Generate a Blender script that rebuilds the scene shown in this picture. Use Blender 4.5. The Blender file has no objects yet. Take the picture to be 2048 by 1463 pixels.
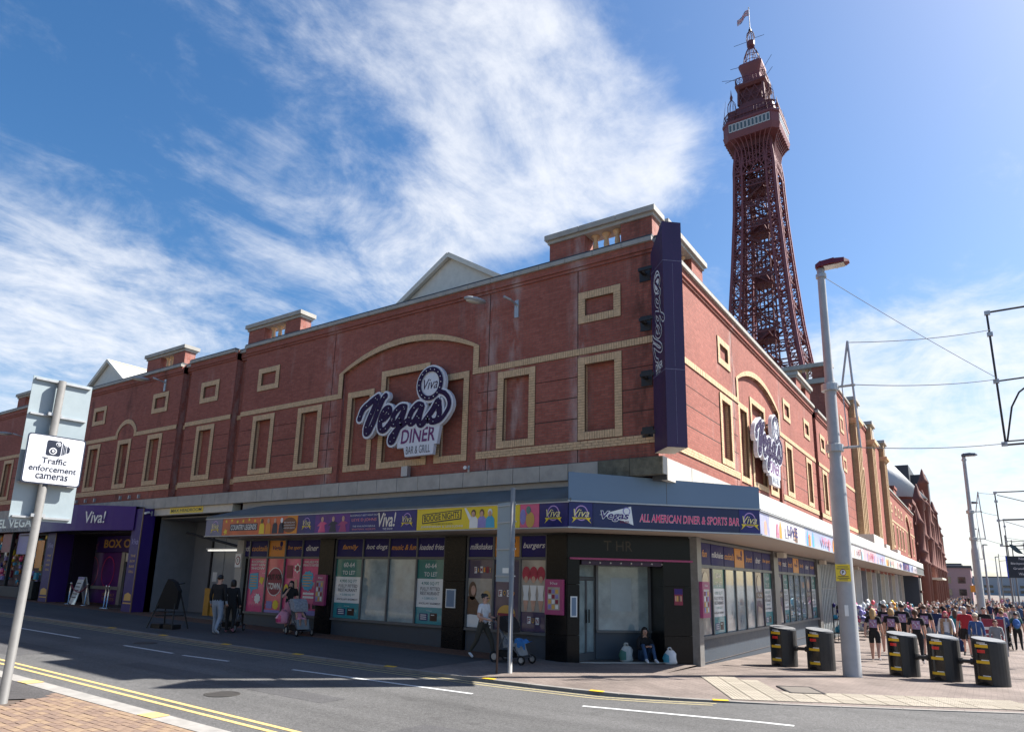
import bpy, math, random
from mathutils import Vector, Matrix
from mathutils.geometry import tessellate_polygon
S = bpy.context.scene
COL = S.collection
R = math.radians
rnd = random.Random(7)

# ---------------------------------------------------------------- camera
cam = bpy.data.cameras.new('camera'); camo = bpy.data.objects.new('camera', cam); COL.objects.link(camo)
yaw, pit, rol = -.5965, .2143, .0234
fw = Vector((math.sin(yaw)*math.cos(pit), math.cos(yaw)*math.cos(pit), math.sin(pit)))
rt = Vector((math.cos(yaw), -math.sin(yaw), 0)); up = rt.cross(fw)
r2 = rt*math.cos(rol) + up*math.sin(rol); u2 = up*math.cos(rol) - rt*math.sin(rol)
mw = Matrix.Identity(4)
for i in range(3):
    mw[i][0] = r2[i]; mw[i][1] = u2[i]; mw[i][2] = -fw[i]
mw.translation = (6.16, -16.0, 2.0)
camo.matrix_world = mw
cam.sensor_width = 36.0; cam.lens = 23.994; cam.shift_y = 0.0628
cam.clip_start = .1; cam.clip_end = 5000
S.camera = camo

# ---------------------------------------------------------------- sky, sun, exposure
SUN_AZ, SUN_EL = R(40), R(46.5)
world = bpy.data.worlds.new('World'); S.world = world; world.use_nodes = True
nt = world.node_tree; N = nt.nodes; LK = nt.links
bg = N['Background']
sky = N.new('ShaderNodeTexSky'); sky.sky_type = 'NISHITA'; sky.sun_disc = False
sky.sun_elevation = SUN_EL; sky.sun_rotation = SUN_AZ
sky.air_density = 1.0; sky.dust_density = 1.2; sky.ozone_density = 2.2
tc = N.new('ShaderNodeTexCoord')
def wn(t, **kw):
    n = N.new(t)
    for k, v in kw.items(): setattr(n, k, v)
    return n
def wmath(op, a, b=None, c=None, clamp=False):
    n = wn('ShaderNodeMath', operation=op, use_clamp=clamp)
    for i, x in enumerate((a, b, c)):
        if x is None: continue
        if isinstance(x, (int, float)): n.inputs[i].default_value = x
        else: LK.new(x, n.inputs[i])
    return n.outputs[0]
sep = wn('ShaderNodeSeparateXYZ'); LK.new(tc.outputs['Generated'], sep.inputs[0])
zc = wmath('ADD', wmath('MAXIMUM', sep.outputs[2], 0.0), .16)
comb = wn('ShaderNodeCombineXYZ')
LK.new(wmath('DIVIDE', sep.outputs[0], zc), comb.inputs[0]); LK.new(wmath('DIVIDE', sep.outputs[1], zc), comb.inputs[1])
def wnoise(scale, detail, rough, dist, stretch=(1, 1, 1), rot=0):
    mp = wn('ShaderNodeMapping'); mp.inputs['Scale'].default_value = stretch; mp.inputs['Rotation'].default_value = (0, 0, rot)
    LK.new(comb.outputs[0], mp.inputs[0])
    n = wn('ShaderNodeTexNoise'); n.inputs['Scale'].default_value = scale; n.inputs['Detail'].default_value = detail
    n.inputs['Roughness'].default_value = rough; n.inputs['Distortion'].default_value = dist
    LK.new(mp.outputs[0], n.inputs['Vector']); return n.outputs[0]
n_big = wnoise(1.1, 3, .5, .3)
n_wisp = wnoise(4.2, 9, .66, .55, (1.0, .62, 1), R(35))
n_fine = wnoise(13, 7, .62, .3)
fld = wmath('ADD', wmath('MULTIPLY', n_wisp, 1.75), wmath('MULTIPLY', n_fine, .62))
fld = wmath('ADD', fld, wmath('MULTIPLY', n_big, .7))
# broad cloud banks (directions of real cloud masses), over an even scatter everywhere else
CLOUDS = [(-0.602, 0.448, 0.661, 217, 0.26), (-0.542, 0.517, 0.663, 199, 0.28), (-0.497, 0.571, 0.653, 183, 0.34), (-0.44, 0.577, 0.688, 251, 0.26), (-0.388, 0.625, 0.678, 251, 0.28), (-0.469, 0.633, 0.616, 183, 0.36), (-0.421, 0.682, 0.598, 183, 0.5), (-0.358, 0.718, 0.596, 217, 0.62), (-0.308, 0.764, 0.567, 351, 0.62), (-0.349, 0.759, 0.549, 292, 0.5), (-0.424, 0.726, 0.541, 217, 0.48), (-0.496, 0.7, 0.513, 217, 0.42), (-0.567, 0.669, 0.481, 217, 0.39), (-0.629, 0.637, 0.446, 217, 0.34), (-0.691, 0.585, 0.424, 251, 0.22), (-0.697, 0.478, 0.535, 585, 0.22), (-0.716, 0.43, 0.549, 418, 0.1), (-0.777, 0.483, 0.403, 251, 0.17), (-0.864, 0.398, 0.308, 125, 0.19), (-0.894, 0.325, 0.308, 116, 0.21), (-0.917, 0.31, 0.251, 116, 0.23), (-0.849, 0.444, 0.286, 251, 0.17), (-0.889, 0.272, 0.368, 418, 0.11), (-0.757, 0.543, 0.364, 251, 0.17), (-0.109, 0.967, 0.232, 176, 0.8), (-0.012, 0.979, 0.203, 127, 0.88), (0.049, 0.976, 0.214, 158, 0.88), (0.028, 0.994, 0.104, 86, 1.17), (-0.058, 0.991, 0.121, 137, 1.13), (-0.135, 0.988, 0.078, 197, 0.94), (-0.256, 0.877, 0.407, 418, 0.2), (-0.265, 0.829, 0.492, 502, 0.12), (-0.66, 0.632, 0.406, 300, 0.2), (-0.59, 0.678, 0.438, 300, 0.22), (0.795, -0.497, 0.348, 12, 0.35), (-0.199, -0.896, 0.398, 10, 0.4), (-0.858, -0.191, 0.477, 12, 0.3), (0.505, 0.303, 0.808, 14, 0.3), (0.896, 0.398, 0.199, 12, 0.45), (-0.947, 0.299, 0.12, 20, 0.35), (0, -0.2, 0.98, 14, 0.25)]
acc = None
for (dx, dy, dz, k, w) in CLOUDS:
    vm = wn('ShaderNodeVectorMath', operation='DOT_PRODUCT'); LK.new(tc.outputs['Generated'], vm.inputs[0]); vm.inputs[1].default_value = (dx, dy, dz)
    g = wmath('MULTIPLY', wmath('EXPONENT', wmath('MULTIPLY', wmath('SUBTRACT', vm.outputs['Value'], 1.0), k)), w)
    acc = g if acc is None else wmath('ADD', acc, g)
dens = wmath('ADD', fld, wmath('SUBTRACT', wmath('MULTIPLY', wmath('MINIMUM', acc, .85), 1.08), 2.10))
low = wmath('MULTIPLY', wmath('SUBTRACT', .28, sep.outputs[2], clamp=True), .5)
dens = wmath('ADD', dens, low)
mr = wn('ShaderNodeMapRange', interpolation_type='SMOOTHSTEP'); LK.new(dens, mr.inputs[0])
mr.inputs[1].default_value = -.36; mr.inputs[2].default_value = .74; mr.inputs[3].default_value = 0; mr.inputs[4].default_value = .88
hs = wn('ShaderNodeHueSaturation'); hs.inputs['Saturation'].default_value = 1.30; hs.inputs['Value'].default_value = 1.42
LK.new(sky.outputs[0], hs.inputs['Color'])
mix = wn('ShaderNodeMixRGB'); mix.inputs[2].default_value = (8.6, 8.8, 9.2, 1)
LK.new(mr.outputs[0], mix.inputs[0]); LK.new(hs.outputs[0], mix.inputs[1])
LK.new(mix.outputs[0], bg.inputs[0]); bg.inputs[1].default_value = 0.05

sun = bpy.data.lights.new('sun', 'SUN'); sun.energy = 5.0; sun.angle = R(.53); sun.color = (1, .955, .88)
suno = bpy.data.objects.new('sun', sun); COL.objects.link(suno)
SD = Vector((math.sin(SUN_AZ)*math.cos(SUN_EL), math.cos(SUN_AZ)*math.cos(SUN_EL), math.sin(SUN_EL)))
suno.rotation_euler = SD.to_track_quat('Z', 'Y').to_euler(); suno.location = (30, 30, 60)
vs = S.view_settings
vs.view_transform = 'Standard'; vs.look = 'None'; vs.gamma = 1.0; vs.use_curve_mapping = False; vs.exposure = 1.28

# ---------------------------------------------------------------- helpers
WL = {}
class MB:
    def __init__(s): s.v = []; s.f = []; s.m = []
    def face(s, pts, m=0):
        b = len(s.v); s.v.extend([tuple(p) for p in pts]); s.f.append(tuple(range(b, b+len(pts)))); s.m.append(m)
    def box(s, x0, x1, y0, y1, z0, z1, m=0, skip=''):
        b = len(s.v)
        s.v += [(x0,y0,z0),(x1,y0,z0),(x1,y1,z0),(x0,y1,z0),(x0,y0,z1),(x1,y0,z1),(x1,y1,z1),(x0,y1,z1)]
        for k, q in zip('bfrkltx', [(0,3,2,1),(0,1,5,4),(1,2,6,5),(2,3,7,6),(3,0,4,7),(4,5,6,7)]):
            if k in skip: continue
            s.f.append(tuple(b+i for i in q)); s.m.append(m)
    def hexa(s, p, m=0):
        b = len(s.v); s.v += [tuple(q) for q in p]
        for q in [(0,3,2,1),(0,1,5,4),(1,2,6,5),(2,3,7,6),(3,0,4,7),(4,5,6,7)]:
            s.f.append(tuple(b+i for i in q)); s.m.append(m)
    def tri(s, polys, fn, m=0):
        """fill polygon with holes given in 2D; fn maps (a, b) to 3D"""
        tr = tessellate_polygon([[Vector((p[0], p[1], 0)) for p in poly] for poly in polys])
        flat = [p for poly in polys for p in poly]; b = len(s.v)
        s.v += [tuple(fn(*p)) for p in flat]
        for t in tr: s.f.append(tuple(b+i for i in t)); s.m.append(m)
    def prism(s, poly, fn0, fn1, m=0, ms=None, back=True):
        s.tri([poly], fn0, m)
        if back: s.tri([poly], fn1, m)
        n = len(poly)
        for i in range(n):
            a, c = poly[i], poly[(i+1) % n]
            s.face([fn0(*a), fn0(*c), fn1(*c), fn1(*a)], m if ms is None else ms)
    def tube(s, p, q, r, n=6, r2=None, m=0, caps=True):
        p, q = Vector(p), Vector(q); d = q-p
        if d.length < 1e-6: return
        a = d.orthogonal().normalized(); c = d.normalized().cross(a); r2 = r if r2 is None else r2; b = len(s.v)
        for i in range(n):
            t = 2*math.pi*i/n; o = a*math.cos(t)+c*math.sin(t)
            s.v += [tuple(p+o*r), tuple(q+o*r2)]
        for i in range(n):
            j = (i+1) % n; s.f.append((b+2*i, b+2*j, b+2*j+1, b+2*i+1)); s.m.append(m)
        if caps:
            s.f.append(tuple(b+2*i for i in range(n))); s.m.append(m); s.f.append(tuple(b+2*i+1 for i in range(n))); s.m.append(m)
    def path(s, pts, r, n=6, m=0):
        for a, b in zip(pts, pts[1:]): s.tube(a, b, r, n, m=m)
    def bar(s, p, q, w, m=0): s.tube(p, q, w*.7071, 4, m=m, caps=False)
    def lathe(s, prof, n=16, o=(0,0,0), m=0, sx=1, sy=1):
        b = len(s.v); k = len(prof)
        for i in range(n):
            t = 2*math.pi*i/n
            for r, z in prof: s.v.append((o[0]+sx*r*math.cos(t), o[1]+sy*r*math.sin(t), o[2]+z))
        for i in range(n):
            j = (i+1) % n
            for a in range(k-1): s.f.append((b+i*k+a, b+j*k+a, b+j*k+a+1, b+i*k+a+1)); s.m.append(m)
        if prof[-1][0] > 1e-4: s.f.append(tuple(b+i*k+k-1 for i in range(n))); s.m.append(m)
        if prof[0][0] > 1e-4: s.f.append(tuple(b+i*k for i in range(n))[::-1]); s.m.append(m)
    def ball(s, c, rx, ry=None, rz=None, n=10, k=7, m=0):
        ry = ry or rx; rz = rz or rx
        s.lathe([(math.sin(math.pi*i/k), -math.cos(math.pi*i/k)*rz) for i in range(k+1)], n, c, m, rx, ry)
    def mesh(s, name, mats, smooth=False):
        me = bpy.data.meshes.new(name); me.from_pydata(s.v, [], s.f)
        for mt in (mats if isinstance(mats, (list, tuple)) else [mats]): me.materials.append(mt)
        me.polygons.foreach_set('material_index', s.m)
        if smooth: me.polygons.foreach_set('use_smooth', [True]*len(s.f))
        uv = me.uv_layers.new(name='UVMap'); d = [0.0]*(2*len(me.loops)); vv = s.v
        for p in me.polygons:
            nx, ny, nz = p.normal
            ax, ay, az = abs(nx), abs(ny), abs(nz)
            for li in p.loop_indices:
                v = vv[me.loops[li].vertex_index]
                if az > .8: d[2*li] = v[0]; d[2*li+1] = v[1]
                elif ay >= ax: d[2*li] = v[0]; d[2*li+1] = v[2]
                else: d[2*li] = v[1]; d[2*li+1] = v[2]
        uv.data.foreach_set('uv', d)
        return me
    def build(s, name, mats, parent=None, smooth=False):
        return place(name, s.mesh(name, mats, smooth), parent)

def place(name, me, parent=None, at=None, rot=None):
    """link a mesh whose vertices are world coordinates (or local ones put at `at`)"""
    o = bpy.data.objects.new(name, me); COL.objects.link(o)
    w = Vector(at) if at is not None else Vector((0, 0, 0))
    if parent is not None:
        o.parent = parent; o.location = w - WL.get(parent, Vector((0, 0, 0)))
    else: o.location = w
    if rot is not None: o.rotation_euler = rot
    WL[o] = w
    return o
def tag(o, label, cat, group=None, kind=None):
    if kind: o['kind'] = kind
    if label: o['label'] = label
    if cat: o['category'] = cat
    if group: o['group'] = group
    return o
def thing(name, label, cat, loc=(0,0,0), rz=0, group=None):
    o = bpy.data.objects.new(name, None); COL.objects.link(o); o.empty_display_size = .2
    o.location = loc; o.rotation_euler = (0, 0, rz); WL[o] = Vector(loc)
    return tag(o, label, cat, group)
def local(parent): WL[parent] = Vector((0, 0, 0))      # its children are given in its own coordinates
def struct(o): o['kind'] = 'structure'; return o

def zl(x): return -.09 - .0165*max(min(x, 0), -60)
def zg(x, y):
    return zl(x) - .02*min(max(y, 0), 20) - .01*min(max(y-20, 0), 50)

# ---------------------------------------------------------------- materials
MT = {}
def M(name, col, rough=.6, metal=0, var=.12, scale=5, bump=0, spec=.5, emit=0, coat=0, streak=0):
    if name in MT: return MT[name]
    m = bpy.data.materials.new(name); m.use_nodes = True; t = m.node_tree; b = t.nodes['Principled BSDF']
    b.inputs['Roughness'].default_value = rough; b.inputs['Metallic'].default_value = metal
    b.inputs['Specular IOR Level'].default_value = spec; b.inputs['Coat Weight'].default_value = coat
    col = tuple(col)+(1,)
    if emit: b.inputs['Emission Color'].default_value = col; b.inputs['Emission Strength'].default_value = emit
    if var:
        tcn = t.nodes.new('ShaderNodeTexCoord'); nz = t.nodes.new('ShaderNodeTexNoise'); nz.inputs['Scale'].default_value = scale; nz.inputs['Detail'].default_value = 6; nz.inputs['Roughness'].default_value = .65
        if streak:
            mp = t.nodes.new('ShaderNodeMapping'); mp.inputs['Scale'].default_value = (1, 1, streak); t.links.new(tcn.outputs['Object'], mp.inputs[0]); t.links.new(mp.outputs[0], nz.inputs['Vector'])
        else: t.links.new(tcn.outputs['Object'], nz.inputs['Vector'])
        r = t.nodes.new('ShaderNodeMapRange'); t.links.new(nz.outputs[0], r.inputs[0]); r.inputs[1].default_value = .25; r.inputs[2].default_value = .75; r.inputs[3].default_value = 1-var; r.inputs[4].default_value = 1+var
        x = t.nodes.new('ShaderNodeMixRGB'); x.blend_type = 'MULTIPLY'; x.inputs[0].default_value = 1; x.inputs[1].default_value = col
        t.links.new(r.outputs[0], x.inputs[2]); t.links.new(x.outputs[0], b.inputs['Base Color'])
        r3 = t.nodes.new('ShaderNodeMapRange'); t.links.new(nz.outputs[0], r3.inputs[0]); r3.inputs[1].default_value = .2; r3.inputs[2].default_value = .8; r3.inputs[3].default_value = max(0, rough-.1); r3.inputs[4].default_value = min(1, rough+.12); t.links.new(r3.outputs[0], b.inputs['Roughness'])
        if bump:
            bp = t.nodes.new('ShaderNodeBump'); bp.inputs['Strength'].default_value = bump; bp.inputs['Distance'].default_value = .01; t.links.new(nz.outputs[0], bp.inputs['Height']); t.links.new(bp.outputs[0], b.inputs['Normal'])
    else: b.inputs['Base Color'].default_value = col
    MT[name] = m; return m

def brickmat(name, c1, c2, mortar, bw=.225, rh=.075, ms=.008, stain=.0, soot=.0, offset=.5, rough=.8, marks=()):
    m = bpy.data.materials.new(name); m.use_nodes = True; t = m.node_tree; b = t.nodes['Principled BSDF']; L = t.links
    b.inputs['Roughness'].default_value = rough; b.inputs['Specular IOR Level'].default_value = .25
    uv = t.nodes.new('ShaderNodeUVMap')
    br = t.nodes.new('ShaderNodeTexBrick'); br.offset = offset; br.inputs['Scale'].default_value = 1; br.inputs['Brick Width'].default_value = bw; br.inputs['Row Height'].default_value = rh
    br.inputs['Mortar Size'].default_value = ms; br.inputs['Mortar Smooth'].default_value = .15; br.inputs['Bias'].default_value = 0
    br.inputs['Color1'].default_value = (*c1, 1); br.inputs['Color2'].default_value = (*c2, 1); br.inputs['Mortar'].default_value = (*mortar, 1)
    L.new(uv.outputs[0], br.inputs['Vector'])
    def noise(sc, det, st=(1, 1, 1)):
        mp = t.nodes.new('ShaderNodeMapping'); mp.inputs['Scale'].default_value = st; L.new(uv.outputs[0], mp.inputs[0])
        n = t.nodes.new('ShaderNodeTexNoise'); n.inputs['Scale'].default_value = sc; n.inputs['Detail'].default_value = det; n.inputs['Roughness'].default_value = .6; L.new(mp.outputs[0], n.inputs['Vector']); return n.outputs[0]
    def ramp(src, a, bb, lo, hi):
        r = t.nodes.new('ShaderNodeMapRange'); L.new(src, r.inputs[0]); r.inputs[1].default_value = a; r.inputs[2].default_value = bb; r.inputs[3].default_value = lo; r.inputs[4].default_value = hi; return r.outputs[0]
    def mixc(fac, a, bcol, mode='MIX'):
        x = t.nodes.new('ShaderNodeMixRGB'); x.blend_type = mode
        if isinstance(fac, float): x.inputs[0].default_value = fac
        else: L.new(fac, x.inputs[0])
        L.new(a, x.inputs[1])
        if isinstance(bcol, tuple): x.inputs[2].default_value = (*bcol, 1)
        else: L.new(bcol, x.inputs[2])
        return x.outputs[0]
    c = mixc(1.0, br.outputs['Color'], ramp(noise(.35, 4), .3, .7, .86, 1.12), 'MULTIPLY')
    c = mixc(1.0, c, ramp(noise(9, 3), .3, .7, .88, 1.1), 'MULTIPLY')
    if stain: c = mixc(ramp(noise(1.6, 7, (1, .22, 1)), .60, .82, 0, stain), c, (.55, .5, .47))
    if soot: c = mixc(ramp(noise(1.1, 6, (1.4, .16, 1)), .58, .8, 0, soot), c, (.025, .02, .018))
    if marks:   # salt bleeding out beside the movement joints, rust and soot under the sign brackets
        sx = t.nodes.new('ShaderNodeSeparateXYZ'); L.new(uv.outputs[0], sx.inputs[0])
        for kind, col_, amt in (('w', (.50, .43, .41), .62), ('d', (.03, .02, .017), .75)):
            acc_ = None
            for (u0, wd, kd) in marks:
                if kd != kind: continue
                m1 = t.nodes.new('ShaderNodeMath'); m1.operation = 'SUBTRACT'; L.new(sx.outputs[0], m1.inputs[0]); m1.inputs[1].default_value = u0
                m2 = t.nodes.new('ShaderNodeMath'); m2.operation = 'ABSOLUTE'; L.new(m1.outputs[0], m2.inputs[0])
                q = ramp(m2.outputs[0], 0, wd, 1, 0)
                if acc_ is None: acc_ = q
                else:
                    m3 = t.nodes.new('ShaderNodeMath'); m3.operation = 'MAXIMUM'; L.new(acc_, m3.inputs[0]); L.new(q, m3.inputs[1]); acc_ = m3.outputs[0]
            if acc_ is None: continue
            m4 = t.nodes.new('ShaderNodeMath'); m4.operation = 'MULTIPLY'; L.new(acc_, m4.inputs[0]); L.new(ramp(noise(3.2, 8, (1, .3, 1)), .42, .66, 0, amt), m4.inputs[1])
            c = mixc(m4.outputs[0], c, col_)
    L.new(c, b.inputs['Base Color'])
    bp = t.nodes.new('ShaderNodeBump'); bp.inputs['Strength'].default_value = .5; bp.inputs['Distance'].default_value = .006; bp.invert = True
    L.new(br.outputs['Fac'], bp.inputs['Height']); L.new(bp.outputs[0], b.inputs['Normal'])
    MT[name] = m; return m

RED = brickmat('red_brick', (.29, .088, .065), (.36, .118, .088), (.21, .11, .088), stain=.2, soot=.3, marks=[(-2.54, .42, 'w'), (-5.62, .6, 'w'), (-12.6, .45, 'w'), (-4.7, .35, 'w'), (6.85, .4, 'w'), (13.7, .4, 'w'), (.25, .3, 'w'), (-.6, .7, 'd'), (-26.8, .5, 'd'), (-30.6, .4, 'd'), (-23.9, .4, 'd')])
YEL = M('yellow_brick', (.60, .415, .245), .75, var=.26, scale=11)
YELM = M('yellow_brick_mortar', (.16, .105, .06), .9, var=.1)
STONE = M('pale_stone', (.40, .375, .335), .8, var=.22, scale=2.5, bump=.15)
COPE = M('coping_stone', (.36, .345, .315), .8, var=.2, scale=3)
FLASH = M('lead_flashing', (.05, .055, .065), .55, var=.15)
GRAN = M('black_granite', (.008, .008, .009), .2, var=.4, scale=30, spec=.22)
DGREY = M('blue_grey_paint', (.045, .06, .08), .5, var=.12)
FRAME = M('window_frame_grey', (.11, .115, .12), .4, var=.1)
PURP = M('purple_panel', (.04, .016, .15), .45, var=.06, spec=.3)
NAVY = M('navy_panel', (.02, .016, .13), .5, var=.15, scale=1.5, spec=.25)
ORNG = M('orange_panel', (.72, .27, .02), .4, var=.08)
WHITE = M('white_paint', (.78, .78, .77), .5, var=.06)
CREAM = M('cream_paint', (.62, .57, .48), .6, var=.1)
BLUEP = M('slate_blue_panel', (.135, .205, .30), .45, var=.05, scale=1.2)
GREYS = M('galvanised_steel', (.42, .43, .44), .45, .5, var=.12)
SIGNB = M('sign_back_grey', (.30, .36, .39), .5, var=.06)
BLACK = M('black_rubber', (.012, .012, .013), .6, var=.2)
IRON = M('dark_iron', (.03, .03, .033), .5, .3, var=.2)
TEAL = M('teal_print', (.0, .165, .15), .35, var=.05)
TEAL2 = M('light_teal_print', (.02, .25, .29), .35, var=.05)
PAPER = M('white_print', (.72, .74, .74), .4, var=.03)
INK = M('dark_ink', (.03, .03, .05), .5, var=.05)
MAG = M('magenta_print', (.62, .045, .19), .35, var=.25, scale=3)
PINK = M('pink_paint', (.36, .05, .16), .4, var=.1)
GOLD = M('gold_lettering', (.62, .36, .08), .4, var=.05)
SOFF = M('soffit_panel', (.48, .40, .33), .5, var=.06)
REDT = M('terracotta', (.16, .055, .042), .75, var=.25, scale=1.5)
def glassmat(name, col, rough=.08, var=.25, scale=2):
    return M(name, col, rough, var=var, scale=scale, spec=.6, coat=1.0)
GLASSW = glassmat('whitewashed_glass', (.29, .36, .37), .08, .38, 2.2)
GLASSD = glassmat('dark_glass', (.02, .025, .03), .04, .3)

# ---------------------------------------------------------------- lettering
TMP = bpy.data.scenes.new('workbench'); TVL = TMP.view_layers[0]
def evaluated_mesh(o):
    TMP.collection.objects.link(o); TVL.update(); me = bpy.data.meshes.new_from_object(o.evaluated_get(TVL.depsgraph)); TMP.collection.objects.unlink(o); return me
def text_mesh(s, h=1.0, width=None, shear=0, bold=.0, depth=.006):
    cu = bpy.data.curves.new('t', 'FONT'); cu.body = s; cu.align_x = 'CENTER'; cu.align_y = 'CENTER'; cu.shear = shear; cu.offset = bold; cu.extrude = 0; cu.resolution_u = 3
    o = bpy.data.objects.new('t', cu); me = evaluated_mesh(o)
    bpy.data.objects.remove(o); bpy.data.curves.remove(cu)
    xs = [v.co.x for v in me.vertices]; ys = [v.co.y for v in me.vertices]
    if not xs: return me
    cx, cy = (min(xs)+max(xs))/2, (min(ys)+max(ys))/2; sy = h/max(1e-6, max(ys)-min(ys)); sx = sy if width is None else width/max(1e-6, max(xs)-min(xs))
    for v in me.vertices: v.co.x = (v.co.x-cx)*sx; v.co.y = (v.co.y-cy)*sy
    return me
RL = (R(90), 0, 0); RR = (R(90), 0, R(90)); RD = (R(90), 0, R(45))
def text(s, mat, at, rot, h, width=None, shear=0, bold=.0, parent=None, name='lettering'):
    me = text_mesh(s, h, width, shear, bold); me.name = name; me.materials.append(mat)
    return place(name, me, parent, at, rot)
class Face:
    """a vertical plane: u runs to the viewer's right, d is depth into the wall"""
    def __init__(s, o, ang): s.o = Vector(o); s.a = ang; s.t = Vector((math.cos(ang), math.sin(ang), 0)); s.n = Vector((-math.sin(ang), math.cos(ang), 0)); s.rot = (R(90), 0, ang)
    def p(s, u, z, d=0): q = s.o + s.t*u + s.n*d; return Vector((q.x, q.y, z))
    def fn(s, d=0): return lambda u, z: s.p(u, z, d)
    def box(s, mb, u0, u1, d0, d1, z0, z1, m=0):
        mb.hexa([s.p(u0,z0,d0), s.p(u1,z0,d0), s.p(u1,z0,d1), s.p(u0,z0,d1), s.p(u0,z1,d0), s.p(u1,z1,d0), s.p(u1,z1,d1), s.p(u0,z1,d1)], m)
    def part(s, name, mat, parent, u0, u1, d0, d1, z0, z1):
        mb = MB(); s.box(mb, u0, u1, d0, d1, z0, z1); return mb.build(name, mat, parent)
    def text(s, st, mat, u, z, d, h, width=None, shear=0, bold=0, parent=None, name='lettering'):
        return text(st, mat, s.p(u, z, d), s.rot, h, width, shear, bold, parent, name)
    def shape(s, name, mat, parent, poly, d, th=.004):
        mb = MB(); mb.prism(poly, s.fn(d), s.fn(d+th), back=False); return mb.build(name, mat, parent)
FL = Face((0, 0, 0), 0); FR = Face((-.24, 0, 0), R(90)); FD = Face((-2.84, 0, 0), R(44.5))
def ell(cx, cz, rx, rz, n=20, a0=0, a1=2*math.pi): return [(cx+rx*math.cos(a0+(a1-a0)*i/n), cz+rz*math.sin(a0+(a1-a0)*i/n)) for i in range(n)]
def rect(u0, u1, z0, z1): return [(u0, z0), (u1, z0), (u1, z1), (u0, z1)]
# ================================================================ GROUND
def asphalt(name, c, sc=60):
    m = bpy.data.materials.new(name); m.use_nodes = True; t = m.node_tree; b = t.nodes['Principled BSDF']; L = t.links
    b.inputs['Roughness'].default_value = .85; b.inputs['Specular IOR Level'].default_value = .3
    tcn = t.nodes.new('ShaderNodeTexCoord')
    def nz(s, d, st=(1, 1, 1)):
        mp = t.nodes.new('ShaderNodeMapping'); mp.inputs['Scale'].default_value = st; L.new(tcn.outputs['Object'], mp.inputs[0])
        n = t.nodes.new('ShaderNodeTexNoise'); n.inputs['Scale'].default_value = s; n.inputs['Detail'].default_value = d; L.new(mp.outputs[0], n.inputs['Vector']); return n.outputs[0]
    def mr(x, a, bb, lo, hi):
        r = t.nodes.new('ShaderNodeMapRange'); L.new(x, r.inputs[0]); r.inputs[1].default_value = a; r.inputs[2].default_value = bb; r.inputs[3].default_value = lo; r.inputs[4].default_value = hi; return r.outputs[0]
    def mul(a, x):
        k = t.nodes.new('ShaderNodeMixRGB'); k.blend_type = 'MULTIPLY'; k.inputs[0].default_value = 1
        if isinstance(a, tuple): k.inputs[1].default_value = a
        else: L.new(a, k.inputs[1])
        L.new(x, k.inputs[2]); return k.outputs[0]
    vo = t.nodes.new('ShaderNodeTexVoronoi'); vo.inputs['Scale'].default_value = sc; L.new(tcn.outputs['Object'], vo.inputs['Vector'])
    bw = t.nodes.new('ShaderNodeRGBToBW'); L.new(vo.outputs['Color'], bw.inputs[0])
    c0 = mul((*c, 1), mr(bw.outputs[0], 0, 1, .62, 1.38)); c0 = mul(c0, mr(nz(.35, 5), .3, .7, .86, 1.14)); c0 = mul(c0, mr(nz(14, 3), .3, .7, .9, 1.1)); c0 = mul(c0, mr(nz(.9, 6, (.06, 1.3, 1)), .35, .65, .84, 1.13)); c0 = mul(c0, mr(nz(2.3, 8), .62, .72, 1, .8))
    L.new(c0, b.inputs['Base Color'])
    bp = t.nodes.new('ShaderNodeBump'); bp.inputs['Strength'].default_value = .6; bp.inputs['Distance'].default_value = .008; L.new(bw.outputs[0], bp.inputs['Height']); L.new(bp.outputs[0], b.inputs['Normal'])
    MT[name] = m; return m
ASPH = asphalt('road_asphalt', (.104, .102, .101))
TARM = asphalt('footway_tarmac', (.085, .08, .08), 90)
PAVE = brickmat('promenade_pavers', (.185, .15, .133), (.215, .175, .155), (.12, .098, .086), .21, .105, .005, rough=.85)
BLOCK = brickmat('brown_block_paving', (.17, .085, .055), (.21, .11, .07), (.08, .05, .04), .2, .1, .006)
FKERB = M('worn_kerb_stone', (.22, .205, .19), .85, var=.25, scale=4)
def gum(m):
    t = m.node_tree; b = t.nodes['Principled BSDF']; src = b.inputs['Base Color'].links[0].from_socket; uvn = t.nodes.new('ShaderNodeUVMap')
    vo = t.nodes.new('ShaderNodeTexVoronoi'); vo.inputs['Scale'].default_value = 2.1; t.links.new(uvn.outputs[0], vo.inputs['Vector'])
    r = t.nodes.new('ShaderNodeMapRange'); t.links.new(vo.outputs['Distance'], r.inputs[0]); r.inputs[1].default_value = .05; r.inputs[2].default_value = .075; r.inputs[3].default_value = .72; r.inputs[4].default_value = 1
    nz = t.nodes.new('ShaderNodeTexNoise'); nz.inputs['Scale'].default_value = .7; nz.inputs['Detail'].default_value = 7; t.links.new(uvn.outputs[0], nz.inputs['Vector'])
    r2_ = t.nodes.new('ShaderNodeMapRange'); t.links.new(nz.outputs[0], r2_.inputs[0]); r2_.inputs[1].default_value = .35; r2_.inputs[2].default_value = .65; r2_.inputs[3].default_value = .82; r2_.inputs[4].default_value = 1.1
    for q in (r, r2_):
        x = t.nodes.new('ShaderNodeMixRGB'); x.blend_type = 'MULTIPLY'; x.inputs[0].default_value = 1; t.links.new(src, x.inputs[1]); t.links.new(q.outputs[0], x.inputs[2]); src = x.outputs[0]
    t.links.new(src, b.inputs['Base Color'])
gum(PAVE)
KERB = M('kerb_concrete', (.30, .285, .265), .85, var=.2, scale=4, bump=.2)
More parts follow.
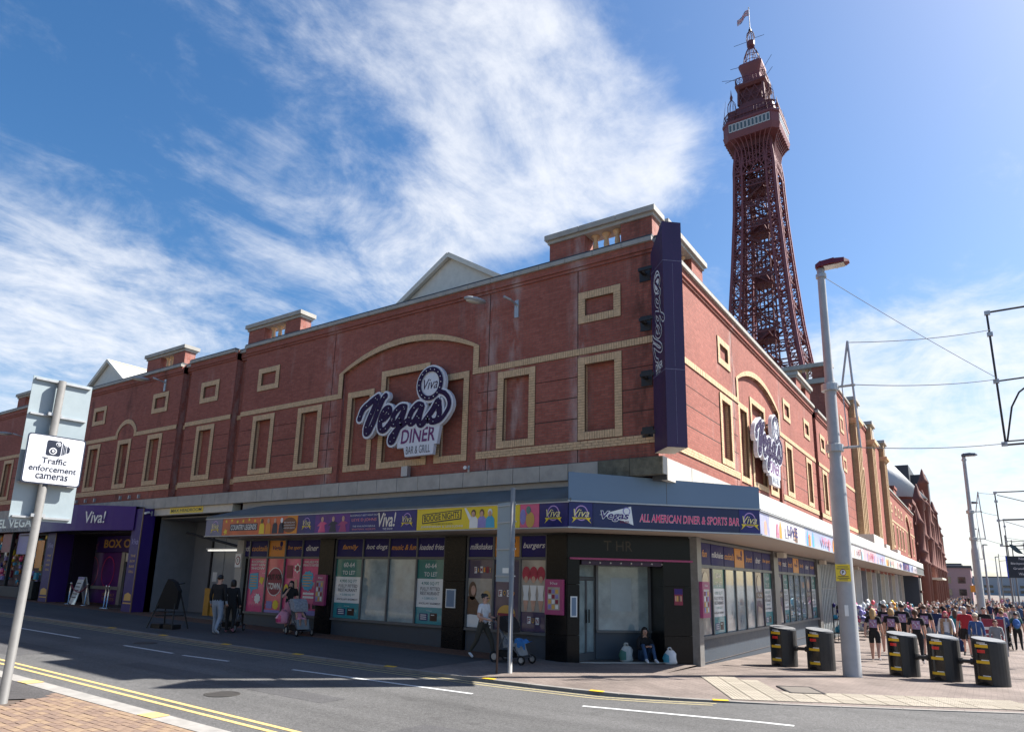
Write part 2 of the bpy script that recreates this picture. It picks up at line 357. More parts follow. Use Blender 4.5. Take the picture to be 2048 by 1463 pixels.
PVR = [M('buff_paver', (.235, .16, .115), .85, var=.2, scale=9), M('rose_paver', (.205, .14, .106), .85, var=.2, scale=9), M('sandy_paver', (.275, .19, .125), .85, var=.2, scale=9)]
PVJ = M('paver_joint_sand', (.10, .075, .06), .95, var=.2)
YLINE = M('yellow_line_paint', (.60, .43, .17), .7, var=.25, scale=14)
YOLD = M('worn_yellow_line_paint', (.34, .29, .16), .8, var=.35, scale=14)
WLINE = M('white_line_paint', (.55, .56, .56), .7, var=.3, scale=14)
YMARK = M('yellow_kerb_mark', (.75, .46, .02), .6, var=.12)
TACT = M('cream_tactile_slab', (.325, .285, .225), .85, var=.14, scale=5)

xs = [-900, -300, -120, -60, -40, -25, -15, -8, -4, 0, 3, 6, 9, 13, 20, 60, 200, 900]
ys = [-600, -120, -40, -20, -10, -5, 0, 5, 10, 20, 35, 50, 70, 120, 250, 600, 2500]
def ro(x): return .06 if x <= 0 else .012 if x >= 3 else .06-.016*x
mb = MB()
for i in range(len(xs)-1):
    for j in range(len(ys)-1):
        q = [(xs[i], ys[j]), (xs[i+1], ys[j]), (xs[i+1], ys[j+1]), (xs[i], ys[j+1])]
        mb.face([(x, y, zg(x, y)-ro(x)) for x, y in q])
road = struct(mb.build('road', ASPH))

KX = [(-60, -4.9), (-40, -4.7), (-24, -4.5), (-11, -4.3), (-8, -4.2), (-6, -4.1), (-4.5, -4.0), (-2, -3.75), (-.26, -3.48), (0, -3.42), (1, -3.17), (1.95, -2.83), (3, -2.4), (4, -1.87), (5.2, -1.2), (6.5, -.45), (7.5, .15), (9, 1.2), (11, 2.6), (13, 4.0)]
def kyf(x):
    for (a, ya), (b, yb) in zip(KX, KX[1:]):
        if a <= x <= b: return ya+(yb-ya)*(x-a)/(b-a)
    return KX[0][1] if x < KX[0][0] else KX[-1][1]
def strip(name, mat, x0, x1, ylo, yhi, dz=0.0, skirt=True):
    """sheet between two curves along X following the ground"""
    xs_ = sorted(set([x0, x1]+[x for x, _ in KX if x0 < x < x1])); mb = MB()
    for a, b in zip(xs_, xs_[1:]):
        la, lb, ha, hb = ylo(a), ylo(b), yhi(a), yhi(b)
        cuts = [0.0]
        rows_a, rows_b = [la], [lb]
        if la < 0 < ha and lb < 0 < hb: rows_a.append(0); rows_b.append(0)
        for c in (20, 70, 300):
            if c < min(ha, hb): rows_a.append(c); rows_b.append(c)
        rows_a.append(ha); rows_b.append(hb)
        for k in range(len(rows_a)-1):
            mb.face([(a, rows_a[k], zg(a, rows_a[k])+dz), (b, rows_b[k], zg(b, rows_b[k])+dz), (b, rows_b[k+1], zg(b, rows_b[k+1])+dz), (a, rows_a[k+1], zg(a, rows_a[k+1])+dz)])
        if skirt: mb.face([(a, la, zg(a, la)-.12), (b, lb, zg(b, lb)-.12), (b, lb, zg(b, lb)+dz), (a, la, zg(a, la)+dz)])
    return struct(mb.build(name, mat))
ki = lambda x: kyf(x)+.13
strip('far_pavement', TARM, -60, -4.5, ki, lambda x: -1.05, skirt=False)
strip('block_paving_strip', BLOCK, -60, -4.5, lambda x: -1.05, lambda x: 2.5, skirt=False)
strip('promenade_paving', PAVE, -4.5, 13, ki, lambda x: 900 if x > -.3 else 6, skirt=False)
PATCH = asphalt('repair_tarmac', (.085, .083, .085), 90)
for pts in ([(-9.5, -7.9), (-3.2, -7.7), (-3.2, -7.15), (-9.5, -7.35)], [(4.2, -6.6), (6.6, -6.1), (6.4, -5.3), (4.0, -5.7)], [(-15.5, -8.9), (-12.2, -8.85), (-12.2, -7.6), (-15.5, -7.7)], [(-1.0, -8.6), (1.4, -8.5), (1.5, -7.6), (-.9, -7.7)]):
    mb = MB(); mb.face([(x, y, zg(x, y)-ro(x)+.003) for x, y in pts]); mb.build('tarmac_repair', PATCH, road)
for x, y, r_ in ((-5.0, -8.35, .3), (2.3, -6.6, .28), (-13.0, -5.4, .3)):
    mb = MB(); mb.lathe([(r_, -.02), (r_, .006), (r_*.9, .008), (r_*.88, .004)], 24, (x, y, zg(x, y)-ro(x))); mb.build('drain_cover', M('road_iron', (.07, .065, .06), .6, .4, var=.4, scale=30), road)
far_kerb = struct(thing('far_kerb', None, None)); del far_kerb['kind']; far_kerb['kind'] = 'structure'
def kerbstone(x0, x1, f0, f1, parent, mat=KERB):
    mb = MB(); g = .006
    p = [(x0+g, f0(x0)), (x1-g, f0(x1)), (x1-g, f1(x1)), (x0+g, f1(x0))]
    mb.hexa([(x, y, zg(x, y)-.13) for x, y in p]+[(x, y, zg(x, y)+.002) for x, y in p]); return mb.build('kerb_stone', mat, parent)
x = -30.0
while x < 12.5:
    kerbstone(x, x+.915, kyf, ki, far_kerb, FKERB); x += .915
mb = MB()
for a, b in zip(KX, KX[1:]):
    if b[0] <= -30: mb.face([(a[0], a[1], zg(*a)-.1), (b[0], b[1], zg(*b)-.1), (b[0], b[1], zg(*b)), (a[0], a[1], zg(*a))])
mb.build('kerb_run', KERB, far_kerb)
# near pavement (bottom left)
near = struct(thing('near_pavement', None, None))
mb = MB()
for a, b in [(-60, -20), (-20, -8), (-8, 0), (0, 40)]:
    mb.face([(a, -60, zg(a, -60)-.02), (b, -60, zg(b, 0)-.02), (b, -10.33, zg(b, 0)-.02), (a, -10.33, zg(a, 0)-.02)])
mb.build('joint_sand_bed', PVJ, near)
x = -24.0
while x < 3:
    kerbstone(x, x+.915, lambda q: -10.03, lambda q: -10.32, near); x += .915
mb = MB(); mb.face([(-30, -10.33, zg(-30, 0)-.002), (-30, -14, zg(-30, 0)-.002), (-6.7, -11.35, zg(-6.7, 0)-.002), (-6.0, -10.33, zg(-6, 0)-.002)]); mb.build('tarmac_patch', TARM, near)
pv = MB(); pv.box(.004, .206, .004, .103, -.03, .0)
pms = []
for m_ in PVR: pms.append(pv.mesh('paver', m_))
cnt = 0; rest = MB()
for j in range(40):
    y1 = -10.335-j*.107
    for i in range(60):
        xx = -7.4+i*.21+(.105 if j % 2 else 0)
        yc = y1-.05; ang = .0
        if xx < -6.65+(y1+10.33)*-.62 and y1 > -11.3: continue
        if (xx+yc*.0) > 1.5: continue
        # only what the camera can see, nearest first
        if yc < -12.6: continue
        dzp = rnd.uniform(-.003, .003)
        if cnt < 300 and xx > -7.2 and yc > -11.9 and xx < -1.6-(yc+10.3)*-.9:
            o = place('paver', rnd.choice(pms), near, (xx, y1-.107, zg(xx, 0)+dzp)); cnt += 1
        else: rest.box(xx+.004, xx+.206, y1-.103, y1-.004, zg(xx, 0)-.03, zg(xx, 0)+dzp)
o = rest.build('pavers_beyond', PVR[0], near); o['kind'] = 'stuff'
# painted lines
def line(name, mat, pts, w, parent, dz=.004):
    mb = MB()
    for (ax, ay), (bx, by) in zip(pts, pts[1:]):
        d = Vector((bx-ax, by-ay, 0)).normalized(); n = Vector((-d.y, d.x, 0))*w/2
        cut = [0]+sorted(t for t in ((c-ax)/(bx-ax) for c in (-60, -40, -25, -15, -8, -4, 0, 3, 6, 9, 13)) if 0.001 < t < .999)+[1]
        for t0, t1 in zip(cut, cut[1:]):
            x0, y0, x1, y1 = ax+(bx-ax)*t0, ay+(by-ay)*t0, ax+(bx-ax)*t1, ay+(by-ay)*t1
            mb.face([(x, y, zg(xc, yc)-ro(xc)+dz) for x, y, xc, yc in [(x0+n.x, y0+n.y, x0, y0), (x0-n.x, y0-n.y, x0, y0), (x1-n.x, y1-n.y, x1, y1), (x1+n.x, y1+n.y, x1, y1)]])
    return mb.build(name, mat, parent)
for yy in (-9.28, -9.50): line('yellow_line', YLINE, [(-60, yy-.2), (-20, yy), (-8, yy), (0, yy), (30, yy)], .085, road)
for off in (-.16, -.38): line('yellow_line', YOLD, [(a, b+off) for a, b in KX if a <= 2.0], .075, road)
for a, b in [((-29, -6.6), (-25.4, -6.5)), ((-24, -6.4), (-20.4, -6.27)), ((-18.8, -6.2), (-15.1, -6.14)), ((-12.76, -6.09), (-10.55, -6.03)), ((-10.08, -6.05), (-8.52, -5.86)), ((-6.54, -5.62), (-1.98, -5.13)), ((.12, -4.7), (3.55, -4.25)), ((5, -4.0), (8.5, -3.4))]:
    line('lane_line', WLINE, [a, b], .1, road)
mk = MB(); mk.box(-.14, .14, -.07, .07, 0, .006); mkm = mk.mesh('kerb_mark', YMARK)
for x in (-17, -14.1, -11.06, -8.2, -5.2, -2.6, -.26, 1.95): place('yellow_kerb_mark', mkm, far_kerb, (x, kyf(x)+.07, zg(x, 0)+.004), (0, 0, .1 if x < 0 else .45))
mm = MB(); mm.box(-.19, .19, -.14, .14, 0, .005); mmm = mm.mesh('kerb_mark', YLINE)
for x in (-3.9, -7.9): place('yellow_kerb_mark', mmm, near, (x, -10.18, zg(x, 0)+.004))
# tactile slabs along the dropped kerb
tp = struct(thing('tactile_paving', None, None))
ts = MB(); ts.box(.009, .391, .009, .391, -.04, .0)
for a in range(6):
    for b in range(6):
        cx, cy = .033+a*.0667, .033+b*.0667
        ts.hexa([(cx-.017, cy-.017, 0), (cx+.017, cy-.017, 0), (cx+.017, cy+.017, 0), (cx-.017, cy+.017, 0), (cx-.01, cy-.01, .006), (cx+.01, cy-.01, .006), (cx+.01, cy+.01, .006), (cx-.01, cy+.01, .006)])
tsm = [ts.mesh('tactile_slab', TACT), ts.mesh('tactile_slab', M('pale_tactile_slab', (.365, .32, .255), .85, var=.14, scale=5))]
ang = math.atan2(.56, 1.0)
T0 = Vector((2.1, -2.55, 0)); tx = Vector((math.cos(ang), math.sin(ang), 0)); ty = Vector((-math.sin(ang), math.cos(ang), 0))
nt_ = 0
for i in range(14):
    rows = 8 if i < 2 else (7 if i < 3 else 5 if i < 5 else 3)
    for j in range(rows):
        q = T0+tx*(.4*i)+ty*(.4*j)
        if q.y < kyf(q.x)+.14 - .05: continue
        if 2.35 < q.x+.1 < 3.15 and -.95 < q.y+.25 < -.1: continue
        place('tactile_slab', tsm[rnd.random() < .5], tp, (q.x, q.y, zg(q.x, q.y)+.012), (0, 0, ang)); nt_ += 1
# manhole cover set in the slabs
mh = thing('manhole_cover', 'square grey metal manhole cover set in the cream tactile slabs', 'manhole', (2.86, -.42, zg(2.8, 0)+.014), ang)
local(mh); mb = MB(); mb.box(-.3, .3, -.42, .42, -.02, .004); mb.build('cover', M('manhole_iron', (.16, .14, .12), .7, .3, var=.3, scale=40, bump=.4), mh)
mb = MB()
for a, b, c, d in [(-.35, .35, -.47, -.425), (-.35, .35, .425, .47), (-.35, -.305, -.425, .425), (.305, .35, -.425, .425)]: mb.box(a, b, c, d, -.02, .008)
mb.build('frame', IRON, mh)

# ================================================================ MAIN BRICK BUILDING
bld = thing('corner_building', 'long red brick corner building with yellow brick trim and blind windows', 'building', (0, 0, 0))
def sub(u0, u1, z0, z1, F, d, mb, m=0): F.box(mb, u0, u1, d[0], d[1], z0, z1, m)
def surround(F, u0, u1, z0, z1, d=0.0, w=.215, name='window_surround', parent=None):
    mb = MB(); b = .05; g = .0055; pr = d-.035
    for a0, a1, c0, c1 in [(u0, u1, z1-w, z1), (u0, u1, z0, z0+w), (u0, u0+w, z0+w, z1-w), (u1-w, u1, z0+w, z1-w)]:
        F.box(mb, a0, a1, pr+.009, d+b, c0, c1, 1)
    n = max(1, round((u1-u0-2*w)/.075)); s = (u1-u0-2*w)/n
    for zz in (z1-w, z0):
        for k in range(n): F.box(mb, u0+w+k*s+g, u0+w+(k+1)*s-g, pr+rnd.uniform(-.003, .003), d+.01, zz+.004, zz+w-.004)
        for a in (u0, u1-w): F.box(mb, a+.003, a+w-.003, pr, d+.01, zz+.003, zz+w-.003)
    n = max(1, round((z1-z0-2*w)/.075)); s = (z1-z0-2*w)/n
    for a in (u0, u1-w):
        for k in range(n): F.box(mb, a+.004, a+w-.004, pr+rnd.uniform(-.003, .003), d+.17, z0+w+k*s+g, z0+w+(k+1)*s-g)
    return mb.build(name, [YEL, YELM], parent or bld)
def band(F, u0, u1, z0, z1, d=0.0, soldier=True, parent=None):
    mb = MB(); pr = d-.03; g = .0055
    F.box(mb, u0, u1, pr+.009, d+.03, z0, z1, 1)
    if soldier:
        n = max(1, round((u1-u0)/.075)); s = (u1-u0)/n
        for k in range(n): F.box(mb, u0+k*s+g, u0+(k+1)*s-g, pr+rnd.uniform(-.003, .003), d+.01, z0+.004, z1-.004)
    else:
        h = (z1-z0)/3
        for r_ in range(3):
            n = max(1, round((u1-u0)/.225)); s = (u1-u0)/n; o_ = s/2 if r_ % 2 else 0
            ed = [u0]+[u0+o_+k*s for k in range(0 if o_ else 1, n if o_ else n)]+[u1]
            for a, b in zip(ed, ed[1:]):
                if b-a > .02: F.box(mb, a+g, b-g, pr+rnd.uniform(-.003, .003), d+.01, z0+r_*h+g*.8, z0+(r_+1)*h-g*.8)
    return mb.build('brick_band', [YEL, YELM], parent or bld)
def arcpts(u0, u1, zs, rise, n):
    c = (u0+u1)/2; hw = (u1-u0)/2; Rr = (hw*hw+rise*rise)/(2*rise); zc_ = zs+rise-Rr; a = math.asin(min(1, hw/Rr))
    if rise > hw: a = math.pi-a
    return [(c+Rr*math.sin(-a+2*a*i/n), zc_+Rr*math.cos(-a+2*a*i/n)) for i in range(n+1)]
def arch_trim(F, u0, u1, z0, zs, rise, d=0.0, w=.215, parent=None):
    mb = MB(); pr = d-.035
    nl = max(1, round((zs-z0)/.075)); s = (zs-z0)/nl
    for a in (u0, u1-w):
        F.box(mb, a, a+w, pr+.009, d+.03, z0, zs, 1)
        for k in range(nl): F.box(mb, a+.004, a+w-.004, pr+rnd.uniform(-.003, .003), d+.12, z0+k*s+.0055, z0+(k+1)*s-.0055)
    n = max(8, round(((u1-u0)+rise)/.075)); o_ = arcpts(u0, u1, zs, rise, n); i_ = arcpts(u0+w, u1-w, zs, rise-w*.98 if rise > .5 else rise*.72, n)
    for k in range(n):
        A, B, C_, D = o_[k], o_[k+1], i_[k+1], i_[k]
        mb.hexa([F.p(*A, pr+.009), F.p(*B, pr+.009), F.p(*B, d+.02), F.p(*A, d+.02), F.p(*D, pr+.009), F.p(*C_, pr+.009), F.p(*C_, d+.02), F.p(*D, d+.02)], 1)
        e = .07; lerp = lambda P, Q, t: (P[0]+(Q[0]-P[0])*t, P[1]+(Q[1]-P[1])*t)
        A2, B2, C2, D2 = lerp(A, B, e), lerp(B, A, e), lerp(C_, D, e), lerp(D, C_, e); j = pr+rnd.uniform(-.003, .003)
        mb.hexa([F.p(*A2, j), F.p(*B2, j), F.p(*B2, d+.01), F.p(*A2, d+.01), F.p(*D2, j), F.p(*C2, j), F.p(*C2, d+.12), F.p(*D2, d+.12)], 0)
    mb.build('arch_surround', [YEL, YELM], parent or bld); return i_
def wall(F, name, outer, holes, d=0.0, mat=None, parent=None):
    """holes: (poly, depth, inner holes)"""
    mb = MB(); mb.tri([outer]+[h[0] for h in holes], F.fn(d))
    def hole(h, d0):
        poly, dep, inn = h; n = len(poly)
        for i in range(n):
            a, b = poly[i], poly[(i+1) % n]; mb.face([F.p(*a, d0), F.p(*b, d0), F.p(*b, d0+dep), F.p(*a, d0+dep)])
        mb.tri([poly]+[k[0] for k in inn], F.fn(d0+dep))
        for k in inn: hole(k, d0+dep)
    for h in holes: hole(h, d)
    return mb.build(name, mat or RED, parent or bld)
def inner(u0, u1, z0, z1, w=.21): return rect(u0+w, u1-w, z0+w, z1-w)
ZB, ZT = 5.06, 10.64
WZ, SZ = (5.70, 8.03), (9.02, 9.95)
JOINT_SHADE = M('joint_and_groove_shade', (.045, .022, .018), .9, var=.2)  # dark joints, and the painted shade of the wall grooves
def section(F, u0, u1, wins, sqs, archs, ends=(0, 0), top=ZT):
    holes = [(inner(*w, *WZ), .15, []) for w in wins]+[(inner(*s, *SZ), .05, []) for s in sqs]
    for w in wins: surround(F, *w, *WZ)
    for s in sqs: surround(F, *s, *SZ)
    gaps = []
    for a in archs:
        ip = arch_trim(F, a['u0'], a['u1'], 8.11, a['zs'], a['rise'])
        if a.get('wins'):
            poly = [(a['u0']+.215, ZB+.015), (a['u1']-.215, ZB+.015)]+ip[::-1]
            holes.append((poly, .1, [(inner(*w), .13, []) for w in a['wins']]))
            for w in a['wins']: surround(F, *w, d=.1)
            gaps.append((a['u0'], a['u1'], True))
        else:
            gaps.append((a['u0'], a['u1'], False))
    wall(F, 'wall', rect(u0, u1, ZB, top), holes)
    def runs(full):
        cur = u0; out = []
        for a, b, low in sorted(gaps):
            if full and not low: continue
            out.append((cur, a)); cur = b
        out.append((cur, u1)); return out
    for a, b in runs(False): band(F, a, b, 8.11, 8.30)
    for a, b in runs(True): band(F, a, b, 5.45, 5.67, soldier=False)
    # shadow lines of the rusticated grooves, painted as thin dark strips on the wall
    for z in (6.32, 6.92, 7.50):
        blocks = sorted([(a-.002, b+.002) for a, b in wins]+[(a['u0']-.002, a['u1']+.002) for a in archs]); cur = u0+.02
        for a, b in blocks+[(u1-.02, u1)]:
            if a-cur > .05: F.part('groove_shadow_line', JOINT_SHADE, bld, cur, a, -.004, .01, z-.012, z+.012)
            cur = b
def crown(F, u0, u1, z=ZT, pitch=.88, d=0.0, parent=None):
    P_ = parent or bld
    mb = MB(); F.box(mb, u0, u1, d-.045, d+.25, z, z+.09); F.box(mb, u0, u1, d-.09, d+.25, z+.09, z+.29); mb.build('corbel_course', RED, P_)
    n = max(1, round((u1-u0)/pitch)); s = (u1-u0)/n
    for k in range(n): F.part('coping_stone', COPE, P_, u0+k*s+.006, u0+(k+1)*s-.006, d-.17, d+.3, z+.292, z+.415)
    mb = MB(); F.box(mb, u0, u1, d-.14, d+.32, z+.418, z+.475); mb.build('flashing', FLASH, P_)
MOSS = M('mossy_stone', (.13, .125, .095), .9, var=.55, scale=5)
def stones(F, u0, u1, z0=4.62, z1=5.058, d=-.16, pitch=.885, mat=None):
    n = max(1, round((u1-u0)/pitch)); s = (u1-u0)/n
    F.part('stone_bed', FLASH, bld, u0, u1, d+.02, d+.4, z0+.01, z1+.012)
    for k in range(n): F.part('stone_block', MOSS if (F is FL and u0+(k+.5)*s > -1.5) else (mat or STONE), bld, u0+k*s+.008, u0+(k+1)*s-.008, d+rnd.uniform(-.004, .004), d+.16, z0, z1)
def baluster(F, u, d, z0, z1, parent):
    p = F.p(u, 0, d); h = z1-z0
    mb = MB(); mb.lathe([(.095, 0), (.095, .05*h), (.06, .12*h), (.075, .3*h), (.085, .42*h), (.065, .7*h), (.06, .8*h), (.11, .92*h), (.13, .97*h), (.13, h)], 10, (p.x, p.y, z0))
    return mb.build('baluster', YEL, parent, smooth=True)
def pedestal(F, u0, u1, o0, o1, d0=.0, d1=.5, z0=11.1, nb=3, label=None):
    mb = MB(); z1 = z0+.62
    F.box(mb, u0, o0, d0, d1, z0, z1); F.box(mb, o1, u1, d0, d1, z0, z1); F.box(mb, o0, o1, d0+.05, d1-.05, z0, z0+.03)
    p = mb.build('pedestal', RED, bld)
    n = max(1, round((u1-u0)/1.1)); s = (u1-u0+.24)/n
    F.part('cornice', COPE, p, u0-.05, u1+.05, d0-.05, d1+.05, z1+.002, z1+.1)
    for k in range(n): F.part('coping_stone', COPE, p, u0-.12+k*s+.005, u0-.12+(k+1)*s-.005, d0-.13, d1+.13, z1+.102, z1+.26)
    for k in range(nb): baluster(F, o0+(o1-o0)*(k+.62)/(nb+.25), (d0+d1)/2, z0+.03, z1, p)
    return p
W1 = dict(u0=-12.23, u1=-5.98, zs=9.02, rise=.84, wins=[(-11.80, -10.50, 5.46, 8.30), (-10.19, -8.02, 5.46, 8.84), (-7.70, -6.40, 5.46, 8.30)])
section(FL, -17.9, -.24, [(-2.53, -1.21), (-5.24, -3.92), (-14.34, -13.02), (-17.03, -15.71)], [(-2.52, -1.22), (-16.97, -15.67)], [W1])
section(FL, -21.85, -18.57, [(-20.90, -19.62)], [(-20.92, -19.62)], [])
A3 = dict(u0=-27.75, u1=-25.85, zs=8.38, rise=.62)
section(FL, -32.1, -22.5, [(-30.3, -29.08), (-27.42, -26.2), (-24.78, -23.56)], [(-30.3, -29.02), (-24.76, -23.46)], [A3])
section(FL, -56, -32.75, [(-36.0, -34.7), (-40.3, -39), (-43.2, -41.9), (-46.1, -44.8), (-51, -49.7)], [(-36, -34.7), (-51, -49.7)], [dict(u0=-43.5, u1=-41.6, zs=8.38, rise=.62)])
for a, b in [(-18.57, -17.9), (-22.5, -21.85), (-32.75, -32.1)]:
    wall(FL, 'recess_wall', rect(a, b, ZB, ZT), [], d=.3)
    for e in (a, b):
        mb = MB(); mb.face([FL.p(e, ZB, 0), FL.p(e, ZT+.4, 0), FL.p(e, ZT+.4, .31), FL.p(e, ZB, .31)]); mb.build('recess_side', RED, bld)
    band(FL, a, b, 8.11, 8.30, d=.3); band(FL, a, b, 5.45, 5.67, d=.3, soldier=False)
    crown(FL, a, b, d=.26)
for a, b in [(-17.9, -.24), (-21.85, -18.57), (-32.1, -22.5), (-56, -32.75)]: crown(FL, a, b)
for u in (-2.545, -5.62, -12.6):
    mb = MB(); FL.box(mb, u-.012, u+.012, -.004, .01, ZB, ZT); mb.build('movement_joint', JOINT_SHADE, bld)
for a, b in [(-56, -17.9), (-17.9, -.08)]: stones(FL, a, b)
pedestal(FL, -3.5, -.28, -2.32, -1.2)
pedestal(FL, -17.95, -14.7, -16.9, -15.6); pedestal(FL, -25.75, -22.6, -24.6, -23.5); pedestal(FL, -40.0, -37.0, -39, -38)
# promenade side
W2 = dict(u0=7.15, u1=13.4, zs=9.02, rise=.84, wins=[(7.58, 8.88, 5.46, 8.30), (9.19, 11.36, 5.46, 8.84), (11.68, 12.98, 5.46, 8.30)])
section(FR, 0, 20.85, [(5.2, 6.52), (14.2, 15.52), (18.45, 19.77)], [(5.2, 6.5), (14.2, 15.5), (18.45, 19.75)], [W2])
section(FR, 21.75, 27.98, [(22.55, 23.87), (24.7, 26.02)], [(22.55, 23.85), (24.7, 26.0)], [])
wall(FR, 'recess_wall', rect(20.85, 21.75, ZB, ZT), [], d=.35)
mb = MB(); mb.face([FR.p(21.75, ZB, 0), FR.p(21.75, ZT+.4, 0), FR.p(21.75, ZT+.4, .36), FR.p(21.75, ZB, .36)]); mb.build('recess_side', RED, bld)
band(FR, 20.85, 21.75, 8.11, 8.3, d=.35); band(FR, 20.85, 21.75, 5.45, 5.67, d=.35, soldier=False); crown(FR, 20.85, 21.75, d=.3)
for a, b in [(0, 20.85), (21.75, 27.98)]: crown(FR, a, b)
for u in (6.85, 13.7):
    mb = MB(); FR.box(mb, u-.012, u+.012, -.004, .01, ZB, ZT); mb.build('movement_joint', JOINT_SHADE, bld)
stones(FR, .14, 27.98, z0=4.5, mat=M('sunlit_stone_tint', (.50, .475, .43), .8, var=.15, scale=2.5))  # paler copy of the stone, with the sunlight put into its colour
pedestal(FR, .9, 4.0, 1.9, 3.0); pedestal(FR, 17.45, 20.7, 18.5, 19.6)
# roof behind the parapet, rear mass
mb = MB(); mb.box(-56, -.55, .32, 27.9, ZT-.3, ZT-.1); mb.build('flat_roof', FLASH, bld)
mb = MB(); mb.box(-56, -54, .3, 27.9, -.3, ZT-.3); mb.box(-56, -.55, 27.6, 27.9, -.3, ZT-.3); mb.build('rear_wall', RED, bld)
# ================================================================ GROUND FLOOR, CHURCH STREET SIDE
def pane(F, u0, u1, z0, z1, mat, parent=None, d=.06, name='window_pane'): return F.part(name, mat, parent or bld, u0, u1, d, d+.02, z0, z1)
SCRIPT_W = M('white_print_lettering', (.75, .75, .78), .4, var=.02)
def bulk(F, u0, u1, z0, z1, d0, d1, mat, name='bulkhead'): return F.part(name, mat, bld, u0, u1, d0, d1, z0, z1)
bulk(FL, -17.15, -2.84, 3.2, 4.62, .1, .4, M('bulkhead_grey', (.2, .2, .2), .7), 'bulkhead')
FL.part('wall_strip', M('cream_render', (.36, .34, .31), .8), bld, -17.1, -2.6, -.02, .1, 4.3, 4.615)
BAYS = [([-16.42, -15.36, -14.37, -13.45, -12.52], [-17.15, -16.42, -15.36, -14.37, -13.45, -12.52], ['brunch', 'cocktails', None, 'live sport', 'diner']),
        ([-11.74, -10.46, -9.3, -8.13, -7.02], None, ['family', 'hot dogs', 'music & fun', 'loaded fries']),
        ([-6.17, -5.24, -4.34, -3.49], None, ['milkshakes', None, 'burgers'])]
ORL = M('orange_print_lettering', (.78, .33, .03), .45, var=.04)
def toppanels(F, tops, words, z0, z1, d=.05, start=0):
    for k, (a, b) in enumerate(zip(tops, tops[1:])):
        w = words[k]; p = F.part('fascia_panel', ORNG if w is None else NAVY if (k % 1 == 0) else PURP, bld, a+.03, b-.03, d, d+.02, z0, z1)
        if w: F.text(w, SCRIPT_W if (k+start) % 2 == 0 else ORL, (a+b)/2, (z0+z1)/2+.01, d-.004, .2 if len(w) < 10 else .17, min(b-a-.14, .105*len(w)+.1), shear=.3, bold=.012, parent=p)
        else:
            F.text('Vegas', NAVY, (a+b)/2, (z0+z1)/2, d-.004, .2, .55*(b-a), shear=.25, bold=.02, parent=p)
            F.shape('ring', NAVY, p, ell((a+b)/2+.2*(b-a), (z0+z1)/2+.16, .08, .1, 14), d-.004)
for bi, (mul, tops, words) in enumerate(BAYS):
    u0, u1 = mul[0], mul[-1]
    FL.part('stall_riser', DGREY, bld, u0, u1, .04, .2, -.3, .56)
    FL.part('window_sill', FRAME, bld, u0-.02, u1+.02, -.03, .2, .562, .635)
    FL.part('transom', FRAME, bld, u0, u1, .0, .12, 2.535, 2.60)
    FL.part('head_rail', FRAME, bld, u0, u1, .0, .12, 3.175, 3.198)
    for u in mul: FL.part('mullion', FRAME, bld, u-.028, u+.028, .005, .12, .637, 3.172)
    toppanels(FL, tops or mul, words, 2.605, 3.17, start=(0 if bi != 1 else 1))
for a, b in [(-12.49, -11.77), (-6.99, -6.2), (-3.46, -2.84)]:
    for z0, z1 in [(-.3, .62), (.63, 1.9), (1.91, 3.2)]: FL.part('granite_slab', GRAN, bld, a+.004, b-.004, -.05, .25, z0, z1)
